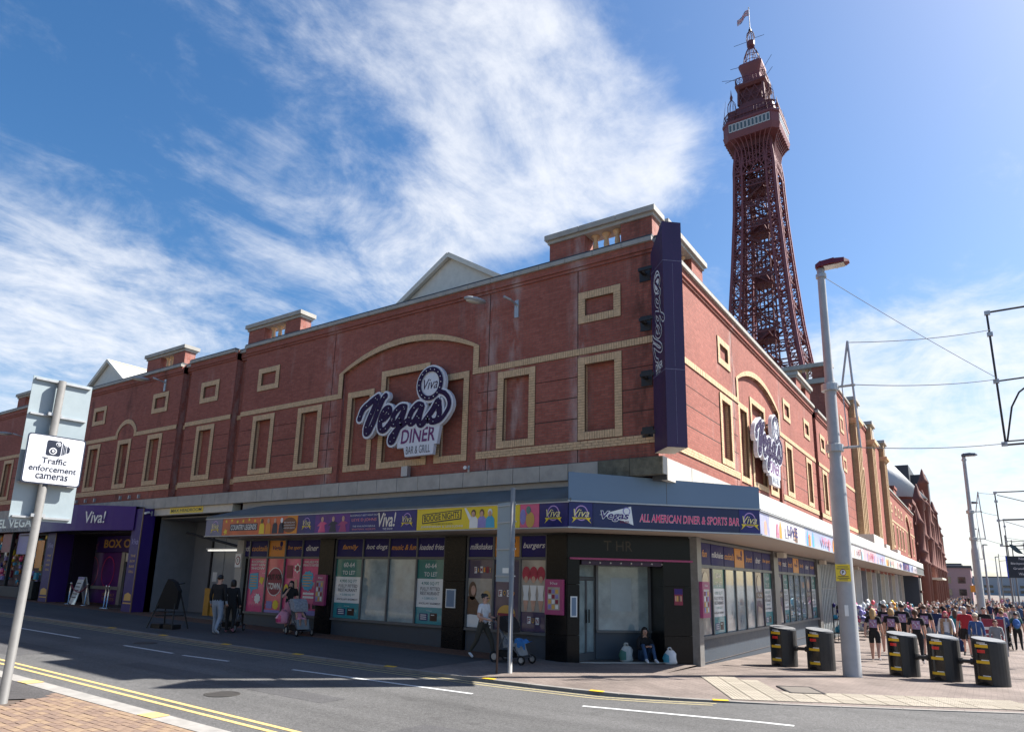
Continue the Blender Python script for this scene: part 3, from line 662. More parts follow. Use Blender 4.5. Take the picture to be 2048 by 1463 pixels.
# --- pink posters
def spl(F, cx, cz, r, n, mat, parent, d, amp=.22, sx=1):
    pts = [(cx+sx*r*(1+(amp if i % 2 else -amp))*math.cos(2*math.pi*i/n), cz+r*(1+(amp if i % 2 else -amp))*math.sin(2*math.pi*i/n)) for i in range(n)]
    return F.shape('print_shape', mat, parent, pts, d)
SKYB = M('sky_blue_print', (.05, .36, .55), .4, var=.1); LILAC = M('lilac_print', (.25, .22, .5), .4, var=.2, scale=8); DRED = M('dark_red_print', (.22, .01, .04), .4, var=.2); YELP = M('yellow_print', (.78, .58, .03), .4, var=.06)
PEACH = M('pink_red_print', (.70, .10, .14), .35, var=.25, scale=2); SKIN = M('skin_print', (.55, .32, .23), .5, var=.2, scale=8); BROWN = M('brown_print', (.13, .07, .04), .5, var=.3, scale=8)
mul = BAYS[0][0]
for k in range(4):
    a, b = mul[k]+.03, mul[k+1]-.03; w = b-a; c = (a+b)/2
    p = pane(FL, a, b, .64, 2.53, MAG if k != 1 else PEACH, name='poster'); d = .05
    if k == 0:
        for i, t in enumerate(["BLACKPOOL'S", 'BEST HEN', 'SHOW']): FL.text(t, PAPER, c, 2.42-.12*i, d, .085, w*.8, bold=.02, parent=p)
        FL.shape('speech_bubble', SKYB, p, [(a+.05, 1.98), (a+.55, 2.02), (a+.6, 1.45), (a+.3, 1.4), (a+.22, 1.2), (a+.18, 1.42), (a+.05, 1.45)], d)
        for i in range(5): FL.shape('print_line', ORNG, p, rect(a+.12, a+.5, 1.52+.09*i, 1.55+.09*i), d-.006)
        spl(FL, c+.28, 1.75, .13, 9, YELP, p, d); spl(FL, c+.12, 1.1, .17, 16, PAPER, p, d, .12)
    elif k == 1:
        FL.shape('roundel', PAPER, p, ell(c, 1.72, .44, .5, 24), d); FL.shape('roundel', DRED, p, ell(c, 1.72, .41, .47, 24), d-.005)
        FL.text('OUT FOR', BLACK, c, 1.88, d-.012, .2, w*.85, bold=.03, parent=p); FL.text('TOWN', PAPER, c, 1.56, d-.012, .23, w*.7, bold=.03, parent=p)
        spl(FL, c+.15, .92, .16, 18, YELP, p, d, .1); FL.shape('print_block', LILAC, p, rect(a+.1, c-.04, .78, 1.04), d-.002)
        FL.shape('fringe', LILAC, p, rect(a, b, .645, .74), d)
    elif k == 2:
        FL.shape('print_block', DRED, p, rect(a+.1, a+.42, 1.85, 2.3), d); spl(FL, b-.2, 2.2, .15, 12, PAPER, p, d, .2); spl(FL, b-.2, 2.2, .1, 10, DRED, p, d-.005, .1)
        FL.shape('figure_print', SKIN, p, ell(c+.2, 1.65, .09, .17), d); FL.shape('figure_print', YELP, p, ell(c-.3, 1.45, .12, .2), d); FL.shape('figure_print', SKIN, p, ell(c-.3, 1.4, .08, .15), d-.005)
        FL.shape('fringe', LILAC, p, rect(a, b, .645, .74), d)
    else:
        FL.text('AVAILABLE FOR', PAPER, c, 2.42, d, .085, w*.85, bold=.02, parent=p); FL.text('PRIVATE PARTIES', PAPER, c, 2.31, d, .085, w*.9, bold=.02, parent=p)
        spl(FL, c-.1, 1.78, .33, 22, SKYB, p, d, .07)
        for i in range(5): FL.shape('print_line', ORNG, p, rect(c-.36, c+.02+.06*(i % 3), 1.6+.09*i, 1.63+.09*i), d-.006)
        spl(FL, c+.24, 1.82, .1, 8, MAG, p, d-.006); FL.shape('figure_print', SKIN, p, ell(c+.3, 1.66, .09, .14), d-.005)
        for i in range(2): FL.shape('print_line', PAPER, p, rect(c-.3, c+.25, 1.2+.12*i, 1.27+.12*i), d)
        for i in range(3): FL.shape('icon', [SKYB, DRED, BLACK][i], p, rect(a+.1+.28*i, a+.26+.28*i, .86, 1.02), d)
        FL.shape('fringe', LILAC, p, rect(a, b, .645, .8), d)
    for i in range(14):
        uu, zz = rnd.uniform(a+.04, b-.04), rnd.uniform(.8, 2.2); s_ = rnd.uniform(.008, .02); FL.shape('print_fleck', PAPER, p, ell(uu, zz, s_, s_, 6), d+.004)
# --- to let boards and whitewashed glass
def tolet(F, a, b, par=None, z0=.64, z1=2.53, d=.06, rich=True):
    h = z1-z0; c = (a+b)/2; w = b-a; p = F.part('letting_board', PAPER, bld, a, b, d, d+.02, z0, z1); e = d-.004
    F.shape('print_block', TEAL, p, rect(a, b, z0+.695*h, z1), e); F.shape('print_block', TEAL2, p, rect(a, b, z0, z0+.255*h), e)
    F.text('60-64', PAPER, c, z0+.9*h, e-.004, .12*w/1.05+.02, w*.42, parent=p, bold=.01); F.text('TO LET', PAPER, c, z0+.765*h, e-.004, .13, w*.48, bold=.01, parent=p)
    for i, (t, zz, hh, ww, mt) in enumerate([('4,900 SQ FT', .62, .11, .66, TEAL), ('FULLY FITTED', .54, .1, .72, INK), ('RESTAURANT', .47, .1, .72, INK), ('+ 3,000 SQ FT', .39, .075, .56, TEAL2), ('ANCILLARY BASEMENT', .315, .055, .8, INK)]):
        F.text(t, mt, c, z0+zz*h, e, hh, w*ww, parent=p, bold=.008)
    F.text('Contact', PAPER, c, z0+.205*h, e-.004, .03, w*.2, parent=p)
    F.shape('agent_logo', M('agent_navy', (.015, .03, .13), .4), p, rect(c-.36*w, c-.04*w, z0+.05*h, z0+.16*h), e-.003); F.shape('agent_logo', M('agent_brown', (.04, .015, .012), .4), p, rect(c+.04*w, c+.3*w, z0+.05*h, z0+.17*h), e-.003)
    for i in range(3): F.shape('print_line', PAPER, p, rect(c-.31*w, c-.09*w, z0+(.07+.03*i)*h, z0+(.082+.03*i)*h), e-.008)
    F.shape('print_line', PAPER, p, rect(c+.08*w, c+.2*w, z0+.135*h, z0+.147*h), e-.008)
mul = BAYS[1][0]
tolet(FL, mul[0]+.03, mul[1]-.03); tolet(FL, mul[3]+.03, mul[4]-.03)
for k in (1, 2): pane(FL, mul[k]+.03, mul[k+1]-.03, .64, 2.53, GLASSW)
# --- family / food / fun posters
mul = BAYS[2][0]; POSTP = M('dusk_print', (.05, .035, .09), .4, var=.3, scale=2); POSTL = M('grey_photo_print', (.34, .31, .27), .4, var=.3, scale=2.5)
def ransom(F, word, c, z, w, p, d):
    n = len(word); s_ = w/n
    for i, ch in enumerate(word):
        u = c-w/2+s_*(i+.5); zz = z+rnd.uniform(-.012, .012)
        if i % 2 == 0: F.shape('letter_tile', [PAPER, DRED, PAPER][i % 3], p, rect(u-s_*.42, u+s_*.42, zz-.09, zz+.09), d)
        F.text(ch, [DRED, GOLD, PAPER, ORNG][i % 4] if not (i % 2 == 0 and i % 3 != 1) else DRED, u, zz, d-.004, .13, s_*.6, bold=.02, parent=p)
for k in range(3):
    a, b = mul[k]+.03, mul[k+1]-.03; c = (a+b)/2; w = b-a; d = .05
    p = pane(FL, a, b, .64, 2.53, POSTP, name='poster')
    if k == 0:
        FL.shape('photo_print', POSTL, p, rect(a, b, .645, 2.0), d); ransom(FL, 'FAMILY', c+.08, 2.24, w*.72, p, d)
        FL.shape('figure_print', BROWN, p, ell(a+.17, 1.65, .14, .26), d-.005); FL.shape('figure_print', SKIN, p, ell(a+.2, 1.66, .08, .14), d-.01); FL.shape('figure_print', BROWN, p, [(a, .95), (a+.45, .95), (a+.42, 1.3), (a+.25, 1.48), (a, 1.5)], d-.005)
        FL.shape('figure_print', M('blond_print', (.5, .33, .13), .5), p, ell(b-.2, 1.5, .14, .17), d-.005); FL.shape('figure_print', SKIN, p, ell(b-.24, 1.46, .09, .12), d-.01); FL.shape('figure_print', POSTL, p, [(c, 1.0), (b, 1.0), (b, 1.35), (b-.2, 1.35), (c+.1, 1.2)], d-.008)
        FL.shape('photo_print', PAPER, p, [(a, .65), (b, .65), (b, .95), (a+.1, 1.0), (a, .98)], d-.006)
        for i in range(4):
            for j in range(3): FL.shape('check_print', INK, p, [(c-.05+.12*i+.05*j, .7+.08*j), (c+.02+.12*i+.05*j, .7+.08*j), (c+.06+.12*i+.05*j, .74+.08*j), (c-.01+.12*i+.05*j, .74+.08*j)], d-.011)
    elif k == 1:
        ransom(FL, 'FOOD', c, 1.62, w*.68, p, d); FL.shape('photo_print', BROWN, p, ell(c-.2, 2.2, .3, .28), d); FL.shape('photo_print', GOLD, p, ell(c, 1.05, .3, .25), d); FL.shape('photo_print', DRED, p, rect(c-.28, c+.28, 1.0, 1.08), d-.005)
    else:
        FL.shape('photo_print', POSTL, p, rect(a, b, 1.15, 2.52), d); ransom(FL, 'FUN', c, .93, w*.5, p, d)
        for i in range(3):
            uu = a+w*(.2+.3*i); FL.shape('feather_print', M('plume_print', (.4, .03, .06), .5, var=.3, scale=12), p, ell(uu, 2.15, .13, .2), d-.005); FL.shape('figure_print', SKIN, p, ell(uu, 2.0, .06, .09), d-.011); FL.shape('figure_print', PAPER, p, [(uu-.11, 1.85), (uu+.11, 1.85), (uu+.07, 1.6), (uu+.09, 1.45), (uu-.09, 1.45), (uu-.07, 1.6)], d-.011)
            FL.shape('figure_print', SKIN, p, [(uu-.08, 1.45), (uu+.08, 1.45), (uu+.03, 1.17), (uu-.03, 1.17)], d-.011)
# small wall cases and plaques
def poster_case(F, a, b, z0, z1, d, name='poster_case'):
    p = F.part(name, PINK, bld, a, b, d-.09, d, z0, z1); F.shape('notice', POSTL, p, rect(a+.09, b-.09, z0+.12, z1-.2), d-.094)
    for i in range(3):
        for j in range(4): F.shape('notice_print', [LILAC, GOLD, PAPER, DRED][(i+j) % 4], p, rect(a+.11+(b-a-.22)/3*i, a+.09+(b-a-.22)/3*(i+1), z0+.15+j*(z1-z0-.38)/4, z0+.12+(j+1)*(z1-z0-.38)/4), d-.099)
    F.text('Viva', PAPER, (a+b)/2, z1-.1, d-.096, .07, (b-a)*.4, shear=.3, parent=p)
poster_case(FL, -12.5, -11.97, 1.0, 2.0, -.05); poster_case(FL, -3.44, -2.9, 1.12, 2.02, -.05)
def plaque(F, a, b, z0, z1, d):
    p = F.part('menu_frame', PAPER, bld, a, b, d-.03, d, z0, z1); F.shape('menu_glass', BLUEP, p, rect(a+.03, b-.03, z0+.03, z1-.03), d-.034)
plaque(FL, -6.85, -6.5, 1.15, 1.68, -.05)
# ---------------- chamfered corner entrance
L_ = 3.64
FD.part('granite_lintel', GRAN, bld, 0, L_, .0, .3, 2.58, 3.24)
for z0, z1 in [(-.3, .62), (.63, 1.9), (1.91, 2.575)]:
    FD.part('granite_slab', GRAN, bld, .004, .33, .0, .3, z0, z1); FD.part('granite_slab', GRAN, bld, 2.66, 3.62, .0, .3, z0, z1)
FD.part('granite_return', GRAN, bld, 2.66, 2.9, .3, 1.05, -.3, 2.575)
p = FD.part('pink_strip', PINK, bld, .06, 3.52, -.05, -.002, 2.55, 2.60)
FD.part('light_rail', M('rail_purple', (.04, .015, .04), .5), bld, .4, 2.9, .05, .3, 2.42, 2.55)
BULB = M('bulb_glass', (.6, .55, .5), .2, var=0)
for i in range(8):
    mb = MB(); q = FD.p(.62+.29*i, 2.48, .04); mb.ball(q, .025, n=8, k=5); mb.build('light_bulb', BULB, bld)
OLDG = M('worn_gold_letter', (.045, .035, .022), .5, var=.3)
FD.text('T HR', OLDG, 1.4, 2.93, -.004, .26, .8, parent=bld)
# recess: slanted double door, whitewashed window, riser
FDoor = Face(FD.p(.33, 0, .3), R(44.5)+R(42)); WF = FD; wd = .92
mb = MB(); FDoor.box(mb, 0, 1.0, 0, .06, -.12, .12); FDoor.box(mb, 0, 1.0, 0, .06, 2.02, 2.1); FDoor.box(mb, 0, 1.0, 0, .06, 2.5, 2.58)
for u in (0, .46, .92): FDoor.box(mb, u, u+.08, 0, .06, .12, 2.02)
for u in (0, .92): FDoor.box(mb, u, u+.08, 0, .06, 2.1, 2.5)
dr = mb.build('entrance_door', FRAME, bld)
for a, b in [(.085, .455), (.545, .915)]: FDoor.part('door_glass', GLASSW, dr, a, b, .02, .04, .13, 2.01)
FDoor.part('fanlight', GLASSW, dr, .085, .915, .02, .04, 2.11, 2.49)
for u in (.42, .56): FDoor.part('door_handle', BLACK, dr, u, u+.03, -.06, -.03, .9, 1.25)
a0 = 1.06
FD.part('window_riser', DGREY, bld, a0, 2.66, .93, 1.05, -.3, .63); FD.part('window_sill', FRAME, bld, a0, 2.66, .86, 1.05, .632, .69)
for u in (a0, 2.59): FD.part('window_frame', FRAME, bld, u, u+.07, .9, 1.0, .692, 2.42)
FD.part('window_frame', FRAME, bld, a0, 2.66, .9, 1.0, 2.425, 2.56); FD.part('window_pane', GLASSW, bld, a0+.072, 2.588, .94, .96, .692, 2.424)
FD.shape('print_sheet', M('faded_notice', (.36, .42, .43), .4, var=.1), bld, rect(1.5, 2.1, 1.2, 2.1), .936)
p = FD.part('gig_poster', DRED, bld, 2.96, 3.2, -.012, -.002, 1.42, 1.85); FD.shape('print_block', PURP, p, rect(2.965, 3.195, 1.7, 1.845), -.016)
for i in range(4): FD.shape('print_block', [SKIN, GOLD, BROWN, SKIN][i], p, rect(2.98+.05*i, 3.02+.05*i, 1.52, 1.66), -.016)
plaque(FD, .08, .26, 1.08, 1.6, .0)
mb = MB(); poly = [(.0, .0), (L_, .0), (L_, 1.1), (.0, 1.1)]; mb.face([FD.p(u, zg(-1.5, 1)+.02+.0, d) for u, d in poly]); mb.face([FD.p(u, zg(-1.5, 1)+.02-zz, 0) for u, zz in [(0, 0), (L_, 0), (L_, .15), (0, .15)]]); mb.build('threshold', M('threshold_slab', (.09, .085, .08), .6, var=.25), bld)
FD.part('step_nosing', COPE, bld, .35, 2.66, -.02, .02, zg(-1.5, 0)-.0, zg(-1.5, 0)+.03)
FD.part('entrance_ceiling', SOFF, bld, 0, L_, .3, 1.3, 2.58, 2.62)
# ---------------- promenade shopfront
FR.part('stone_pilaster', M('grey_marble', (.17, .165, .16), .35, var=.3, scale=6), bld, 2.42, 2.76, -.06, .3, -.5, 3.24)
RB = [([2.78, 3.92, 5.15, 6.25, 7.36, 8.48, 9.6, 10.8], ['fun', 'milkshakes', 'cocktails', None, 'brunch', 'diner', 'live sport']), ([11.6, 12.52, 13.5, 14.55, 15.65, 16.76, 17.9, 19.0], ['hot dogs', 'music', 'brunch', None, 'family', 'diner', 'burgers'])]
for bi, (mul, words) in enumerate(RB):
    u0, u1 = mul[0], mul[-1]
    FR.part('stall_riser', DGREY, bld, u0, u1, .04, .2, -.8, .52); FR.part('window_sill', FRAME, bld, u0-.02, u1+.02, -.04, .2, .522, .6); FR.part('transom', FRAME, bld, u0, u1, 0, .12, 2.43, 2.52); FR.part('head_rail', FRAME, bld, u0, u1, 0, .12, 3.13, 3.2)
    for u in mul: FR.part('mullion', FRAME, bld, u-.04, u+.04, .02, .14, .602, 2.428)
    toppanels(FR, mul, words, 2.525, 3.125, start=1)
    for k in range(7):
        a, b = mul[k]+.045, mul[k+1]-.045
        if k in (1, 6): tolet(FR, a, b, z0=.605, z1=2.425)
        elif k in (0, 5):
            p = pane(FR, a, b, .605, 2.425, POSTP, name='poster'); FR.shape('photo_print', POSTL, p, ell((a+b)/2, 2.05, .25, .27), .05); FR.shape('print_band', BROWN, p, rect(a+.05, b-.05, 1.55, 1.75), .05); FR.text('FUN', PAPER, (a+b)/2, 1.65, .044, .12, .5, parent=p); FR.shape('photo_print', POSTL, p, [(a+.1, .62), (b-.1, .62), (b-.25, 1.2), (a+.3, 1.3)], .05)
        else: pane(FR, a, b, .605, 2.425, GLASSW)
poster_case(FR, 2.5, 3.1, 1.1, 2.05, -.06)
FR.part('stone_pilaster', MT['grey_marble'], bld, 10.87, 11.53, -.06, .3, -.6, 3.24); FR.part('stone_pilaster', MT['grey_marble'], bld, 19.07, 19.7, -.06, .3, -.7, 3.24)
FR.part('bulkhead', MT['bulkhead_grey'], bld, 2.4, 27.98, .1, .4, 3.2, 4.6)
mb = MB(); FR.box(mb, 19.8, 27.9, 1.2, 1.3, -.8, 3.2); mb.build('shop_back_wall', M('dim_interior', (.05, .045, .05), .8), bld)
# folding grille
gr = FR.part('folding_grille', FRAME, bld, 19.8, 25.4, .04, .1, 1.86, 1.93)
for i in range(13): FR.part('grille_bar', GREYS, gr, 19.85+.42*i, 19.97+.42*i, .02, .09, -.5, 3.15)
for i in range(12): FR.part('grille_panel', GLASSW, gr, 19.98+.42*i, 20.26+.42*i, .05, .07, -.45, 3.1)
mb = MB()
for c in (-.3, 3.15): FR.box(mb, 25.5, 27.9, .0, .1, c, c+.06)
mb.build('shop_frame', FRAME, bld)
for k in range(26):   # clothes hung in the open shop doorway
    u = 25.6+rnd.random()*2.2; z = rnd.uniform(-.3, 2.4); FR.part('hung_garment', rnd.choice([SKYB, MAG, NAVY, PAPER, DRED, YELP, BLACK, TEAL]), bld, u, u+.3, .2+k*.012, .21+k*.012, z, z+.5)

# ================================================================ CANOPY
can = thing('shop_canopy', 'long flat shop canopy with printed advertising fascia wrapping the street corner', 'canopy', (0, 0, 0))
CZ0, CZ1 = 3.25, 3.91
A_, B_, C_, D_ = (-17.36, -1.3), (-2.09, -1.3), (1.55, 2.35), (1.55, 64.0)
mb = MB(); plan = [(-17.36, 0.1), A_, B_, C_, D_, (-.3, 64), (-.3, 2.5), (-2.8, .1)]
mb.tri([plan], lambda x, y: (x, y, CZ0)); mb.build('soffit', SOFF, can)
mb = MB()
for a in [A_[0]+.02]:
    pass
# sloping sheet roof on the street side
mb.hexa([(-17.36, -1.3, CZ1+.005), (-2.02, -1.3, CZ1+.005), (-2.4, -.02, 4.40), (-15.9, -.02, 4.40), (-17.36, -1.3, CZ1+.07), (-2.02, -1.3, CZ1+.07), (-2.4, -.02, 4.47), (-15.9, -.02, 4.47)])
mb.face([(-17.36, -1.3, CZ1+.07), (-15.9, -.02, 4.47), (-17.36, .0, CZ1+.07)])
mb.build('sheet_roof', M('weathered_sheet', (.115, .135, .14), .6, var=.35, scale=1.6, streak=.3), can)
mb = MB(); mb.tri([[B_, C_, D_, (-.3, 64), (-.3, 2.5), (-2.0, .05)]], lambda x, y: (x, y, CZ1+.02)); mb.build('deck', M('canopy_deck', (.3, .3, .3), .7), can)
mb = MB(); mb.box(1.3, 1.5, 2.5, 63.9, CZ1+.02, 4.38); mb.build('white_upstand', M('white_upstand_sheet', (.62, .61, .58), .6, var=.08), can)
def fasc(name, F, u0, u1, mat, z0=CZ0, z1=CZ1):
    return F.part(name, mat, can, u0+.006, u1-.006, -.03, 0, z0+.04, z1-.03)
CF = Face((0, -1.27, 0), 0)
mb = MB(); CF.box(mb, -17.36, -2.09, .0, .12, CZ0+.002, CZ1); mb.build('fascia_box', FRAME, can)
for z in (CZ0+.004, CZ1-.03):
    mb = MB(); CF.box(mb, -17.37, -2.08, -.05, .02, z, z+.03); mb.build('fascia_trim', GREYS, can)
def logo(F, c, z, p, d, s=1.0):
    mb = MB(); o_, i_ = ell(c, z+.05*s, .17*s, .19*s, 22), ell(c, z+.05*s, .145*s, .165*s, 22)
    for k in range(22):
        j = (k+1) % 22; mb.face([F.p(*o_[k], d), F.p(*o_[j], d), F.p(*i_[j], d), F.p(*i_[k], d)])
    mb.build('logo_ring', M('lilac_ring', (.5, .3, .6), .4, var=.1), p)
    F.text('Viva', M('pale_gold', (.75, .65, .28), .4, var=.05), c, z+.05*s, d-.005, .19*s, .4*s, shear=.35, bold=.005, parent=p)
    F.shape('ribbon', YELP, p, [(c-.25*s, z-.2*s), (c-.13*s, z-.1*s), (c+.13*s, z-.1*s), (c+.25*s, z-.2*s), (c+.2*s, z-.12*s), (c+.24*s, z-.06*s), (c-.24*s, z-.06*s), (c-.2*s, z-.12*s)], d-.004)
    F.text('ENTERTAINMENT', INK, c, z-.085*s, d-.009, .03*s, .26*s, parent=p)
ZC = (CZ0+CZ1)/2
p = fasc('fascia_advert', CF, -17.34, -16.32, M('grey_lilac_print', (.17, .17, .26), .4, var=.2)); logo(CF, -16.75, ZC, p, -.034)
REDP = M('orange_red_print', (.62, .13, .04), .4, var=.35, scale=1.2)
p = fasc('fascia_advert', CF, -16.32, -12.2, REDP); d = -.034
CF.shape('print_block', INK, p, rect(-15.85, -14.3, ZC-.14, ZC+.1), d); CF.text('COUNTRY LEGENDS', PAPER, -15.07, ZC-.02, d-.005, .18, 1.45, bold=.01, parent=p)
for i in range(7): spl(CF, -16.1+.33*i, ZC+.2+.03*math.sin(i*2), .05, 10, YELP, p, d, .35)
spl(CF, -16.1, ZC-.17, .09, 10, YELP, p, d, .35)
for i in range(4):
    uu = -14.05+.35*i; CF.shape('figure_print', [YELP, ORNG, INK, INK][i], p, [(uu-.14, CZ0+.06), (uu+.14, CZ0+.06), (uu+.12, ZC+.02), (uu+.05, ZC+.1), (uu-.05, ZC+.1), (uu-.12, ZC+.02)], d-.004*(i % 2)); CF.shape('figure_print', [BROWN, SKIN, SKIN, PAPER][i], p, ell(uu, ZC+.16, .065, .085, 12), d-.01)
CF.shape('print_block', ORNG, p, rect(-12.72, -12.22, CZ0+.05, CZ1-.04), d+.002)
CF.shape('badge', M('dark_maroon_print', (.16, .05, .02), .4), p, ell(-12.6, ZC, .36, .25, 18), d-.004)
for i, t in enumerate(['WHAT CAN HOLLYWOOD', 'RAT PACK AND COUNTRY', 'AND DEAN SESSIONS']): CF.text(t, PAPER, -12.6, ZC+.08-.09*i, d-.01, .045, .56, parent=p, bold=.01)
p = fasc('fascia_advert', CF, -12.2, -7.03, M('royal_print', (.015, .018, .15), .35, var=.5, scale=1.1)); logo(CF, -11.75, ZC, p, d, .9)
CF.shape('print_block', M('violet_print', (.10, .02, .2), .4, var=.4, scale=3), p, rect(-11.35, -9.75, CZ0+.05, CZ1-.04), d+.001)
for i, (uu, c_) in enumerate([(-11.0, MT['violet_print']), (-10.5, INK), (-10.05, MT['violet_print'])]):
    CF.shape('figure_print', [MAG, INK, PINK][i], p, [(uu-.18, CZ0+.06), (uu+.16, CZ0+.06), (uu+.1, ZC-.05), (uu+.22, ZC), (uu+.06, ZC+.06), (uu-.07, ZC+.06), (uu-.24, ZC-.08), (uu-.1, ZC-.06)], d-.004); CF.shape('figure_print', SKIN, p, ell(uu, ZC+.13, .06, .085, 12), d-.009)
CF.text("BLACKPOOL'S BEST NIGHT OUT!", PAPER, -9.15, ZC+.21, d, .05, 1.2, parent=p); CF.text('LEYE D JOHNS', M('rose_print', (.8, .25, .25), .4), -9.15, ZC+.06, d, .11, 1.05, parent=p)
CF.text('THE VIVA SHOWGIRLS &', PAPER, -9.15, ZC-.12, d, .045, .95, parent=p); CF.text('SENSATIONAL VOCALISTS', MT['rose_print'], -9.15, ZC-.21, d, .045, 1.0, parent=p)
CF.text('Viva!', M('cream_print', (.8, .72, .6), .4), -8.2, ZC+.05, d, .42, .72, shear=.2, bold=.015, parent=p); CF.text('THE SHOW', PAPER, -8.15, ZC-.22, d, .06, .4, parent=p); logo(CF, -7.4, ZC, p, d, .9)
p = fasc('fascia_advert', CF, -7.03, -3.51, YELP)
CF.shape('print_frame', INK, p, [(-6.82, ZC-.12), (-5.42, ZC-.02), (-5.42, ZC+.25), (-6.82, ZC+.15)], d+.001); CF.shape('print_frame', YELP, p, [(-6.79, ZC-.09), (-5.45, ZC+.01), (-5.45, ZC+.225), (-6.79, ZC+.125)], d-.004)
t = CF.text('BOOGIE NIGHTS', INK, -6.12, ZC+.07, d-.009, .18, 1.26, bold=.012, parent=p); t.rotation_euler = (R(90), R(-4), 0)
CF.text("THE 70'S BEST 80'S MUSICAL", INK, -6.1, ZC-.13, d-.009, .04, .8, parent=p); CF.text('JOANNE NOLAN  &  LEYE D JOHNS', PAPER, -6.1, ZC-.21, d-.009, .07, 1.5, bold=.01, parent=p)
for i, uu in enumerate((-5.0, -4.72, -4.45)): CF.shape('figure_print', [PAPER, LILAC, SKYB][i], p, [(uu-.14, CZ0+.06), (uu+.15, CZ0+.06), (uu+.13, ZC-.03), (uu+.05, ZC+.05), (uu-.05, ZC+.05), (uu-.13, ZC-.03)], d-.004*i); CF.shape('figure_print', [BROWN, BROWN, PAPER][i], p, ell(uu, ZC+.13, .075, .1, 12), d-.013); CF.shape('figure_print', SKIN, p, ell(uu, ZC+.1, .055, .075, 12), d-.018)
CF.shape('figure_print', PAPER, p, [(-5.32, CZ1-.06), (-5.26, CZ1-.05), (-5.05, ZC), (-5.14, ZC-.06)], d-.006)
p = fasc('fascia_advert', CF, -3.51, -2.93, MAG); CF.shape('figure_print', LILAC, p, ell(-3.42, ZC-.02, .09, .2), d); CF.shape('figure_print', [GOLD][0], p, ell(-3.2, ZC-.1, .13, .2), d-.004); CF.shape('figure_print', TEAL, p, ell(-3.25, ZC+.15, .07, .1), d-.008)
p = fasc('fascia_advert', CF, -2.93, -2.1, M('night_blue_print', (.012, .012, .12), .35, var=.6, scale=2)); logo(CF, -2.52, ZC, p, d)
# diagonal corner fascia
FG = Face((B_[0], B_[1], 0), math.atan2(C_[1]-B_[1], C_[0]-B_[0])); LG = math.hypot(C_[0]-B_[0], C_[1]-B_[1])
mb = MB(); FG.box(mb, 0, LG, .03, .15, CZ0+.002, CZ1+.06); mb.build('fascia_box', FRAME, can)
for z in (CZ0+.004, CZ1-.01):
    mb = MB(); FG.box(mb, -.02, LG+.02, -.03, .03, z, z+.035); mb.build('fascia_trim', GREYS, can)
mb = MB(); mb.hexa([FG.p(0, CZ1+.03, -.012), FG.p(LG, CZ1+.03, -.012), FG.p(LG, CZ1+.03, .04), FG.p(0, CZ1+.03, .04), FG.p(0, 4.64, -.012), FG.p(LG, 4.5, -.012), FG.p(LG, 4.5, .04), FG.p(0, 4.64, .04)]); mb.build('blue_upstand', BLUEP, can)
mb = MB(); FG.box(mb, LG*.5-.006, LG*.5+.006, -.016, .0, CZ1+.03, 4.56); mb.build('panel_joint', FRAME, can)
p = FG.part('fascia_advert', MT['night_blue_print'], can, .01, .62, .0, .03, CZ0+.045, CZ1-.015); logo(FG, .33, ZC, p, -.004)
p = FG.part('fascia_advert', M('deep_navy_print', (.01, .016, .075), .35, var=.35, scale=.9), can, .632, LG-.6, .0, .03, CZ0+.045, CZ1-.015)
FG.shape('logo_wedge', PAPER, p, [(.8, ZC+.03), (1.62, ZC+.26), (1.68, ZC-.2), (1.38, ZC-.1)], -.004); FG.text('Vegas', PAPER, 1.2, ZC+.0, -.009, .27, .76, shear=.25, bold=.06, parent=p); FG.text('Vegas', PURP, 1.2, ZC+.0, -.014, .24, .72, shear=.25, bold=.015, parent=p); FG.text('DINER', DRED, 1.45, ZC-.13, -.009, .06, .24, parent=p); FG.shape('logo_disc', LILAC, p, ell(1.5, ZC+.14, .1, .1, 16), -.008); FG.shape('logo_disc', PAPER, p, ell(1.5, ZC+.14, .075, .075, 16), -.012)
FG.text('ALL AMERICAN DINER & SPORTS BAR', PAPER, 3.2, ZC-.01, -.003, .212, 2.72, shear=.15, bold=.03, parent=p); FG.text('ALL AMERICAN DINER & SPORTS BAR', M('hot_pink_print', (.8, .06, .2), .4), 3.2, ZC-.01, -.008, .2, 2.7, shear=.15, bold=.008, parent=p)
p = FG.part('fascia_advert', MT['night_blue_print'], can, LG-.59, LG-.01, .0, .03, CZ0+.045, CZ1-.015); logo(FG, LG-.3, ZC, p, -.004)
